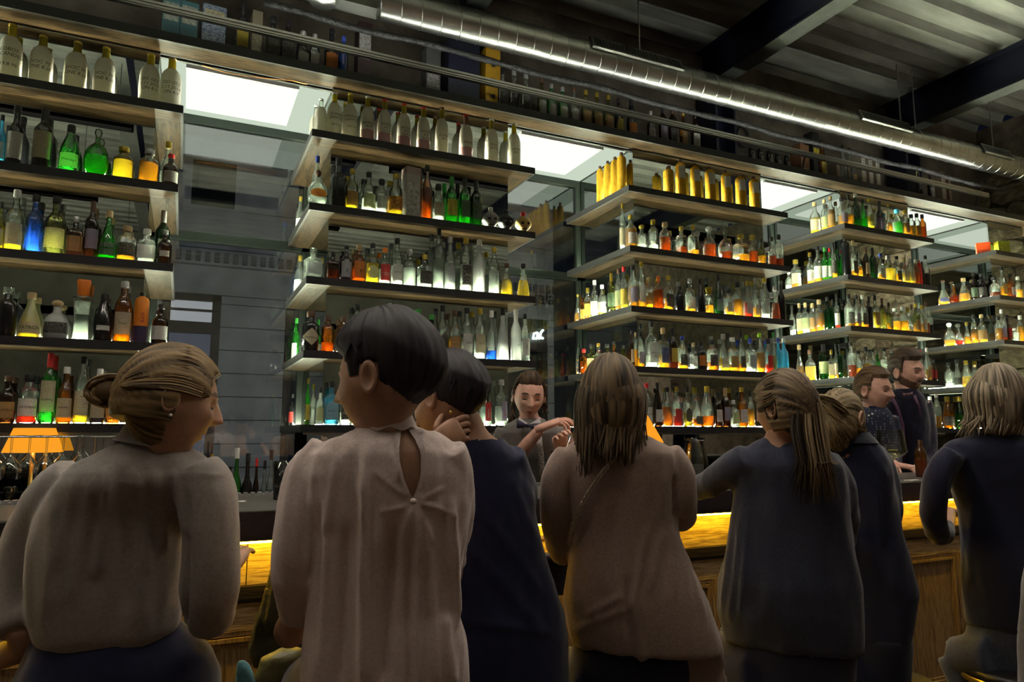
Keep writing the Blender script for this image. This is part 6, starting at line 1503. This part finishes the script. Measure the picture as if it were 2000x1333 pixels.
def e7(mb): add_head(mb, C7, F7, .98); hand(mb, aT(1856, 1000, T7 + .5), FWD + UP * .1, -UP, 1, .95, .5); hand(mb, aT(2060, 1000, T7 + .5), FWD + UP * .1, -UP, -1, .95, .5)
lady7 = person_body('blond woman in a dark navy top at the right end of the row', b7, SK2, .010, e7)
mb = MB(); loft_px(mb, rows7, T7, .58); arms7(mb); me = remesh(mb, .010, 8); ridges(me, [(1850, 900, 1842, 1000, 8, .005), (1900, 1000, 1890, 1140, 8, .005)], .008, (9, 9, 2.6), 23)
M_navy7 = fabric('dark_navy_knit', (0.011, 0.013, 0.038), .9, 90, .15); cloth('top', me, M_navy7, lady7)
mb = MB(); loft_px(mb, [(1195, 1890, 2080), (1240, 1882, 2090), (1310, 1890, 2085)], T7 + .01, .64); seated_legs(mb, 1980, 1280, T7 + .02, .11, reach=.16, r=.09); cloth('jeans', remesh(mb, .013, 5), fabric('grey_blue_denim', (0.055, 0.065, 0.10), .85, 120, .2), lady7)
h = Hair(); la, aw = vdirs(1948)
h.cap(C7, F7, .98, lambda x, y, z: 0 if y > .5 and z < .5 else 1, .020, .005, 'down', 34, 25, bulk=lambda x, y, z: .012 * max(0, z) + .014 * max(0, -y))
for q in range(230):
    a = random.uniform(-2.6, 2.6); c, s = math.cos(a), math.sin(a)
    top = C7 + UP * (.122 + .012 * random.random()) + la * (s * .028 - .012) - aw * c * .02
    mid = C7 + UP * .04 + la * s * (.100 + .008 * random.random()) - aw * c * (.122 + .006 * random.random())
    low = C7 + UP * -.05 + la * s * (.096 + .012 * random.random()) - aw * c * .112
    end = C7 + UP * random.uniform(-.13, -.075) + la * (s * .085 + random.uniform(-.02, .01) - .012) - aw * (c * .10 + random.uniform(0, .015))
    if s < -.5 and random.random() < .3: end -= la * .03 + UP * .01
    h.lock([top, mid, low, end], random.uniform(.006, .010), .0015, 12, 5, None, .5)
h.build(strand_mat('hair_ash_blond', (0.06, 0.045, 0.028), (0.36, 0.29, 0.20)), lady7)
# ---------------------------------------------------------------- person in beige cut by the right edge
T8 = 1.12; rows8 = [(800, 2140, 2230), (840, 2060, 2270), (880, 2020, 2272), (940, 2006, 2276), (1000, 2000, 2280), (1070, 1992, 2282), (1110, 1990, 2282), (1150, 1986, 2284), (1220, 1980, 2290), (1300, 1974, 2296), (1400, 1972, 2300), (1450, 1980, 2290)]
C8 = aT(2200, 690, T8); F8 = frame(fdir_px(.3, .95, -.05))
def b8(mb):
    loft_px(mb, shade_rows_b(rows8, .9), T8, .55); mb.tube([C8 - F8[2] * .05, aT(2190, 790, T8), aT(2170, 850, T8)], [.05, .05, .07], 16)
    for sd in (-1, 1):
        p = aT(2135, 1420, T8) + Vector((sd * .09, 0, 0)); mb.tube([p, p + Vector((0, .0, -.4)), Vector((p.x, p.y, .03))], [.09, .065, .045], 14)
        mb.tube([Vector((p.x, p.y - .06, .045)), Vector((p.x, p.y + .16, .04))], [.045, .04], 12)
g8 = person_body('guest in a beige jacket cut off by the right edge of the picture', b8, SK2, .012, lambda mb: add_head(mb, C8, F8, 1.0))
mb = MB(); loft_px(mb, rows8, T8, .6); me = remesh(mb, .011, 8); ridges(me, None, .008, (10, 10, 4), 31); cloth('jacket', me, fabric('beige_jacket', (0.20, 0.175, 0.145)), g8)
mb = MB()
for sd in (-1, 1):
    p = aT(2135, 1400, T8) + Vector((sd * .085, 0, 0)); mb.tube([p, p + Vector((0, .0, -.42)), Vector((p.x, p.y, .09))], [.11, .085, .07], 14)
cloth('trousers', remesh(mb, .014, 4), M_blk, g8)
h = Hair(); h.cap(C8, F8, 1.0, lambda x, y, z: 0 if (y > .45 and z < .5) or z < -.5 else 1, .015, .004, 'down', 34, 33); h.build(H_brown, g8)
# ---------------------------------------------------------------- stools under the seated guests
for lab, body in (('black bar stool under the woman with the blond bun', lady1), ('black bar stool under the woman in the cream blouse', lady2), ('black bar stool under the woman in the navy dress', lady3), ('black bar stool under the woman in the beige blazer', lady4), ('black bar stool under the ponytail woman', lady5), ('black bar stool under the bending blond woman', lady6), ('black bar stool under the blond woman at the right', lady7)):
    tr = next(c for c in body.children if c.name.split('.')[0] in ('trousers', 'skirt', 'jeans', 'tights'))
    hx = [v.co for v in tr.data.vertices if v.co.z > .45 and v.co.y < 2.0]
    bx = {lady1: aT(220, 1350, T1), lady2: aT(750, 1400, T2), lady3: aT(955, 1340, T3), lady4: aT(1240, 1330, T4), lady5: aT(1545, 1280, T5), lady6: aT(1720, 1290, T6), lady7: aT(1985, 1270, T7)}[body]
    near = [c.z for c in hx if math.hypot(c.x - bx.x, c.y - bx.y) < .16]
    zs = max(.5, (min(near) if near else bx.z - .1) - .003)
    stool(bx.x, bx.y, zs, lab)
# jacket hanging below the bar between the first two guests
def jrow(v, a, b): return (v, a, b)
mb = MB(); loft_px(mb, [(1060, 548, 562), (1090, 535, 575), (1150, 520, 590), (1210, 497, 600), (1262, 482, 606), (1300, 500, 610)], 1.98, .35, N=30)
me = remesh(mb, .008, 5); ridges(me, [(552, 1070, 520, 1230, 5, .010), (562, 1080, 540, 1240, 5, -.010), (540, 1090, 500, 1240, 4, .008)], .008, (14, 14, 4), 40)
jk = tag(cloth('jacket', me, pbr('olive_leather', (0.05, 0.052, 0.035), .32, 0, 20, .3, .3, 50), None), 'dark olive leather jacket hanging under the bar between two women', 'jacket')
mb = MB(); loft_px(mb, [(1268, 540, 590), (1280, 510, 605), (1320, 492, 610), (1390, 490, 615)], 1.75, .6, N=30); me = remesh(mb, .008, 6); ridges(me, None, .006, (14, 14, 8), 42)
tag(cloth('handbag', me, pbr('olive_bag_leather', (0.16, 0.15, 0.06), .4, 0, 30, .2, .2, 80), None), 'olive leather handbag standing between the first two women', 'bag')
mb = MB(); loft_px(mb, [(1288, 462, 478), (1300, 460, 490), (1330, 458, 500), (1380, 456, 498)], 1.70, .5, N=24); me = remesh(mb, .007, 5)
tag(cloth('scarf', me, fabric('pale_blue_scarf', (0.12, 0.32, 0.36)), None), 'pale blue scarf hanging beside the olive handbag', 'scarf')
# ---------------------------------------------------------------- barwoman with bow tie
TB = 3.45; CB = aT(1033, 776, TB); FB = frame(fdir_px(.10, -.95, -.26), roll=math.radians(-3))
rowsb = [(812, 1014, 1054), (822, 1002, 1068), (832, 984, 1090), (845, 975, 1100), (870, 978, 1098), (905, 986, 1094), (945, 990, 1092), (1000, 985, 1100), (1060, 978, 1108)]
def armsb(mb, k=1.0, full=True):
    limb(mb, [aT(988, 842, TB), aT(982, 862, TB), aT(990, 885, TB - .02)] if not full else [aT(988, 842, TB), aT(983, 870, TB - .02), aT(1004, 898, TB - .10), aT(1030, 868, TB - .16), aT(1056, 838, TB - .18)], [.048 * k, .052 * k, .05 * k] if not full else [.042 * k, .042 * k, .038 * k, .032 * k, .024 * k], 14)
    limb(mb, [aT(1088, 842, TB), aT(1100, 862, TB), aT(1100, 882, TB - .03)] if not full else [aT(1088, 842, TB), aT(1100, 872, TB - .02), aT(1102, 902, TB - .08), aT(1096, 885, TB - .20)], [.048 * k, .052 * k, .048 * k] if not full else [.042 * k, .042 * k, .036 * k, .026 * k], 14)
def legs(mb, u, T, half, r, z0=.02):
    for sd in (-1, 1):
        p = aT(u, 1050, T) + RGT * (sd * half); mb.tube([p, Vector((p.x, p.y, .5)), Vector((p.x, p.y, z0 + .06))], [r, r * .75, r * .55], 12); mb.tube([Vector((p.x, p.y + .05, z0 + .045)), Vector((p.x, p.y - .15, z0 + .03))], [.045, .036], 10)
def bb(mb):
    loft_px(mb, [(r[0], r[1] + 4, r[2] - 4) for r in rowsb], TB, .55); mb.tube([CB - FB[1] * .02 - FB[2] * .06, aT(1034, 815, TB), aT(1034, 845, TB)], [.046, .046, .07], 14); armsb(mb, 1.0); legs(mb, 1043, TB, .09, .075)
def eb(mb):
    add_head(mb, CB, FB, .98)
    hand(mb, aT(1058, 836, TB - .18), fdir_px(.75, -.1, .30), fdir_px(.2, .2, -.9), 1, 1.0, .55, .10, .9, [.5, .6, .8, .9])
    hand(mb, aT(1096, 884, TB - .20), fdir_px(-.1, -.4, .8), fdir_px(.3, -.8, 0), 1, .95, .9)
barw = person_body('barwoman in a grey shirt and dark bow tie mixing a drink', bb, SK3, .007, eb, brow=pbr('brow_dark', (0.07, 0.04, 0.025), .7))
mb = MB(); loft_px(mb, rowsb, TB, .62); armsb(mb, 1.0, False); me = remesh(mb, .008, 5); ridges(me, [(1020, 850, 1015, 940, 4, .004), (1075, 860, 1070, 940, 4, .005)], .005, (14, 14, 5), 50)
cut_faces(me, lambda f: (lambda q: q[1] < 818)(proj(f.calc_center_median())))
cloth('shirt', me, fabric('grey_shirt', (0.15, 0.14, 0.13), .8, 160, .15), barw)
mb = MB()
for sd in (-1, 1):
    c = aT(1034 + sd * 12, 824, TB - .075)
    mb.add([aT(1034 + sd * 2, 828, TB - .088), aT(1034 + sd * 20, 816, TB - .055), aT(1034 + sd * 23, 826, TB - .06), aT(1034 + sd * 14, 836, TB - .088)], [(0, 1, 2, 3) if sd > 0 else (3, 2, 1, 0)])
    mb.add([aT(1034 + sd * 2, 828, TB - .080), aT(1034 + sd * 20, 816, TB - .045), aT(1034 + sd * 23, 826, TB - .05), aT(1034 + sd * 14, 836, TB - .080)], [(0, 1, 2, 3)])
mb.build('collar', pbr('white_cotton', (0.62, 0.58, 0.60), .8), barw)
M_tie = pbr('plaid_tie', (0.012, 0.013, 0.045), .6, 0, 60, .3)
def bowtie(parent, u, v, T, w, mat, tilt=0):
    mb = MB()
    for sd in (-1, 1):
        R = []
        for k_, (o, hh) in enumerate(((.1, .25), (.5, .75), (.9, 1.0), (1.0, .95))):
            R.append([aT(u + sd * o * w, v + tilt * sd * o * w, T - .012) + UP * (hh * w * .42 * math.sin(a) * T / FPX) + vdirs(u)[1] * (.008 * math.cos(a)) for a in [2 * PI * q / 10 for q in range(10)]])
        mb.rings(R if sd > 0 else [list(reversed(q)) for q in R])
    mb.ball(aT(u, v, T - .016), (.009, .009, .011), 10, 6)
    return mb.build('bow_tie', mat, parent, True)
bowtie(barw, 1030, 832, TB - .095, 21, M_tie, .18)
mb = MB(); pts = [aT(1051, 846, TB - .118), aT(1055, 880, TB - .128), aT(1058, 915, TB - .122), aT(1060, 950, TB - .115)]
mb.tube(pts, .017, 10, 0, .25); mb.build('lace_placket', pbr('pale_lace', (0.45, 0.42, 0.40), .8, 0, 160, .5), barw, True)
mb = MB(); legs(mb, 1043, TB, .09, .095, .02); loft_px(mb, [(1000, 984, 1102), (1080, 978, 1110)], TB, .6); cloth('trousers', remesh(mb, .014, 4), M_blk, barw)
h = Hair(); la, aw = vdirs(1033)
h.cap(CB, FB, .98, lambda x, y, z: 0 if (y > -.05 and z < .0) or z < -.5 else min(1, max(0, (z - (.66 - .10 * abs(x)) * sm(-.1, .25, y) + (1 - sm(-.1, .25, y)) * .6) / .22)), .012, .004, 'back', 34, 51, bulk=lambda x, y, z: .008 * max(0, z))
for q in range(60):
    sd = -1 if q < 46 else 1
    t = random.random(); p0 = aT(1033 + sd * (16 + 8 * t), 742 + 8 * t, TB + .01 - .05 * random.random()); p1 = aT(1033 + sd * (27 + 3 * t), 772, TB + .02 + .03 * random.random()); p2 = aT(1033 + sd * (30 + 5 * random.random()), 800, TB + .03); p3 = aT(1033 + sd * (30 + random.uniform(-6, 10)), (825 if sd < 0 else 800) + random.uniform(-10, 14), TB + .0)
    h.lock([p0, p1, p2, p3], .008, .002, 9, 5, None, .5)
h.build(H_brown, barw)
# shaker glass and bottle she works with, glass stirrer
p = aT(1100, 905, 3.02); t = thing('mixing_glass', 'glass mixing jug in front of the barwoman', 'glass', (p.x, 2.70, ZB + .0005))
MB().lathe([(.040, 0), (.043, .004), (.045, .13), (.050, .15), (.048, .15), (.043, .128), (.040, .006)], 24).build('glass', M_clear, t, True)
MB().tube([(-.03, 0, .02), (.05, 0, .22)], .0025, 8).build('spoon', M_chrome, t, True)
X_ = aY(1078, 900, 2.66).x
# ---------------------------------------------------------------- two barmen
TM = 4.4; CM = aT(1706, 764, TM); FM = frame(fdir_px(.60, -.78, -.12), roll=math.radians(4))
rowsm = [(790, 1690, 1724), (800, 1672, 1736), (812, 1664, 1744), (840, 1664, 1748), (880, 1668, 1748), (925, 1670, 1748), (980, 1668, 1750)]
def bm_(mb):
    loft_px(mb, shade_rows(rowsm, .86), TM, .42); mb.tube([CM - FM[1] * .03 - FM[2] * .06, aT(1703, 792, TM), aT(1702, 815, TM + .05)], [.058, .056, .045], 14)
    limb(mb, [aT(1675, 815, TM), aT(1668, 860, TM), aT(1676, 905, TM - .05), aT(1692, 905, TM - .2)], [.05, .045, .04, .028]); limb(mb, [aT(1736, 815, TM), aT(1744, 860, TM), aT(1744, 905, TM - .05), aT(1735, 912, TM - .22)], [.05, .045, .04, .028])
    for sd in (-1, 1):
        q = aT(1709, 970, TM) + RGT * (sd * .09); mb.tube([q, Vector((q.x, q.y, .5)), Vector((q.x, q.y, .06))], [.08, .06, .045], 12); mb.tube([Vector((q.x, q.y + .05, .05)), Vector((q.x, q.y - .15, .04))], [.045, .036], 10)
def em(mb): add_head(mb, CM, FM, 1.10, True, True, False); hand(mb, aT(1692, 905, TM - .2), -FWD + RGT * .2, -UP, 1, 1.05, .5); hand(mb, aT(1735, 912, TM - .22), -FWD * .8 + RGT * -.2, -UP, -1, 1.05, .6)
barm1 = person_body('smiling shorter barman in a dark dotted shirt', bm_, SK3, .009, em, brow=pbr('brow_ginger', (0.14, 0.07, 0.035), .7))
mb = MB(); loft_px(mb, rowsm, TM, .64); limb(mb, [aT(1675, 815, TM), aT(1668, 860, TM), aT(1676, 903, TM - .05), aT(1690, 903, TM - .16)], [.058, .056, .05, .036]); limb(mb, [aT(1736, 815, TM), aT(1744, 860, TM), aT(1744, 903, TM - .05), aT(1736, 910, TM - .18)], [.058, .056, .05, .036])
me = remesh(mb, .011, 5); ridges(me, None, .006, (12, 12, 6), 60); cut_faces(me, lambda f: proj(f.calc_center_median())[1] < 794)
def dotted(name, base, dot):
    m, nt, out = nodes(name); b = nt.nodes.new('ShaderNodeBsdfPrincipled'); nt.links.new(b.outputs[0], out.inputs[0]); b.inputs['Roughness'].default_value = .8
    tc = nt.nodes.new('ShaderNodeTexCoord'); v = nt.nodes.new('ShaderNodeTexVoronoi'); v.inputs['Scale'].default_value = 62; v.inputs['Randomness'].default_value = .25; nt.links.new(tc.outputs['Object'], v.inputs['Vector'])
    lt = nt.nodes.new('ShaderNodeMath'); lt.operation = 'LESS_THAN'; lt.inputs[1].default_value = .24; nt.links.new(v.outputs[0], lt.inputs[0])
    mx = nt.nodes.new('ShaderNodeMix'); mx.data_type = 'RGBA'; mx.inputs[6].default_value = (*base, 1); mx.inputs[7].default_value = (*dot, 1); nt.links.new(lt.outputs[0], mx.inputs[0]); nt.links.new(mx.outputs[2], b.inputs['Base Color']); return m
cloth('shirt', me, dotted('dotted_shirt', (0.012, 0.016, 0.040), (0.28, 0.28, 0.34)), barm1)
for k_, (u, v) in enumerate(((1697, 812), (1704, 809), (1716, 852))): MB().ball(aT(u, v, TM - .135), .006, 10, 6).build('button', pbr('shirt_button', (.55, .5, .48), .3), barm1, True)
R = []
for v, a, b in ((803, 1686, 1726), (797, 1687, 1724), (790, 1688, 1722)):
    uc = (a + b) / 2; la, aw = vdirs(uc); P = aT(uc, v, TM); hw = (b - a) / 2 * TM / FPX
    R.append([P + la * hw * math.cos(2 * PI * j / 24) + aw * hw * .95 * math.sin(2 * PI * j / 24) + UP * (.012 * math.sin(2 * PI * j / 24)) for j in range(24)])
MB().rings(R, 0, True, False, False).build('collar', fabric('navy_collar', (0.012, 0.016, 0.045)), barm1, True)
h = Hair(); h.cap(CM, FM, 1.10, lambda x, y, z: 0 if (y > .22 and z < .66) or (z < .05 and y > .05) or z < -.35 or (abs(x) > .6 and -.28 < y < .05 and -.3 < z < .2) else 1, .010, .004, 'back', 40, 61, bulk=lambda x, y, z: .024 * max(0, z - .2) + .012 * max(0, y) * max(0, z))
h.build(strand_mat('hair_light_brown', (0.03, 0.017, 0.009), (0.17, 0.10, 0.05)), barm1)
cloth('trousers', remesh((lambda mb: ([mb.tube([q, Vector((q.x, q.y, .5)), Vector((q.x, q.y, .08))], [.10, .08, .065], 12) for q in [aT(1709, 965, TM) + RGT * (sd * .09) for sd in (-1, 1)]], mb)[1])(MB()), .015, 4), M_blk, barm1)
TN = 4.62; CN_ = aT(1771, 728, TN); FN = frame(fdir_px(.47, -.86, -.14), roll=math.radians(6))
rowsn = [(758, 1750, 1788), (766, 1738, 1800), (778, 1732, 1808), (810, 1734, 1814), (850, 1738, 1816), (900, 1740, 1818), (960, 1738, 1820)]
def bn(mb):
    loft_px(mb, shade_rows(rowsn, .86), TN, .42); mb.tube([CN_ - FN[1] * .03 - FN[2] * .06, aT(1768, 760, TN), aT(1768, 785, TN + .05)], [.058, .056, .045], 14)
    limb(mb, [aT(1742, 785, TN), aT(1734, 840, TN - .02), aT(1738, 895, TN - .08), aT(1748, 909, TN - .43)], [.05, .045, .04, .028]); limb(mb, [aT(1802, 785, TN), aT(1812, 840, TN), aT(1812, 895, TN - .05), aT(1795, 915, TN - .2)], [.05, .045, .04, .028])
    for sd in (-1, 1):
        q = aT(1778, 960, TN) + RGT * (sd * .09); mb.tube([q, Vector((q.x, q.y, .5)), Vector((q.x, q.y, .06))], [.08, .06, .045], 12); mb.tube([Vector((q.x, q.y + .05, .05)), Vector((q.x, q.y - .15, .04))], [.045, .036], 10)
def en(mb): add_head(mb, CN_, FN, 1.10, True, True, True); hand(mb, aT(1750, 909, TN - .44), RGT * .5 - FWD * .6 - UP * .1, -UP, 1, 1.1, .7); hand(mb, aT(1795, 915, TN - .2), -FWD, -UP, -1, 1.05, .6)
barm2 = person_body('taller bearded barman with bow tie and suspenders', bn, SK3, .009, en, brow=pbr('brow_dark', (0.07, 0.04, 0.025), .7), beardm=pbr('beard_brown', (0.20, 0.10, 0.06), .8, 0, 240, .6))
mb = MB(); loft_px(mb, rowsn, TN, .64); limb(mb, [aT(1742, 785, TN), aT(1734, 840, TN - .02), aT(1738, 895, TN - .08), aT(1746, 906, TN - .36)], [.058, .056, .05, .036]); limb(mb, [aT(1802, 785, TN), aT(1812, 840, TN), aT(1812, 893, TN - .05), aT(1797, 912, TN - .16)], [.058, .056, .05, .036])
me = remesh(mb, .011, 5); ridges(me, None, .006, (12, 12, 6), 66); cut_faces(me, lambda f: proj(f.calc_center_median())[1] < 760)
cloth('shirt', me, fabric('navy_shirt', (0.012, 0.011, 0.030)), barm2)
R = []
for v, a, b in ((768, 1750, 1790), (763, 1751, 1789), (757, 1753, 1787)):
    uc = (a + b) / 2; la, aw = vdirs(uc); P = aT(uc, v, TN); hw = (b - a) / 2 * TN / FPX
    R.append([P + la * hw * math.cos(2 * PI * j / 24) + aw * hw * .95 * math.sin(2 * PI * j / 24) + UP * (.012 * math.sin(2 * PI * j / 24)) for j in range(24)])
MB().rings(R, 0, True, False, False).build('collar', fabric('navy_shirt', (0.012, 0.011, 0.030)), barm2, True)
bowtie(barm2, 1773, 771, TN - .125, 10, pbr('mauve_bow_tie', (0.16, 0.09, 0.10), .6, 0, 40, .3), -.12)
M_sus = pbr('purple_suspender', (0.085, 0.028, 0.07), .7)
for pts in ([(1742, 776), (1754, 800), (1763, 830), (1766, 870), (1766, 915)], [(1786, 773), (1796, 795), (1803, 825), (1805, 870)]):
    P_ = [aT(u, v, back_hit(u, v, TN, rowsn, .64) - .014) for u, v in pts]; MB().tube(P_, .015, 8, 0, .3).build('suspender', M_sus, barm2, True)
h = Hair(); h.cap(CN_, FN, 1.10, lambda x, y, z: 0 if (y > .20 and z < .64) or (z < .05 and y > .05) or z < -.35 or (abs(x) > .6 and -.28 < y < .05 and -.3 < z < .2) else 1, .011, .004, 'back', 40, 67, bulk=lambda x, y, z: .030 * max(0, z - .15) + .014 * max(0, y) * max(0, z))
h.build(strand_mat('hair_dark_brown', (0.016, 0.010, 0.007), (0.09, 0.055, 0.035)), barm2)
cloth('trousers', remesh((lambda mb: ([mb.tube([q, Vector((q.x, q.y, .5)), Vector((q.x, q.y, .08))], [.10, .08, .065], 12) for q in [aT(1778, 955, TN) + RGT * (sd * .09) for sd in (-1, 1)]], mb)[1])(MB()), .015, 4), M_blk, barm2)
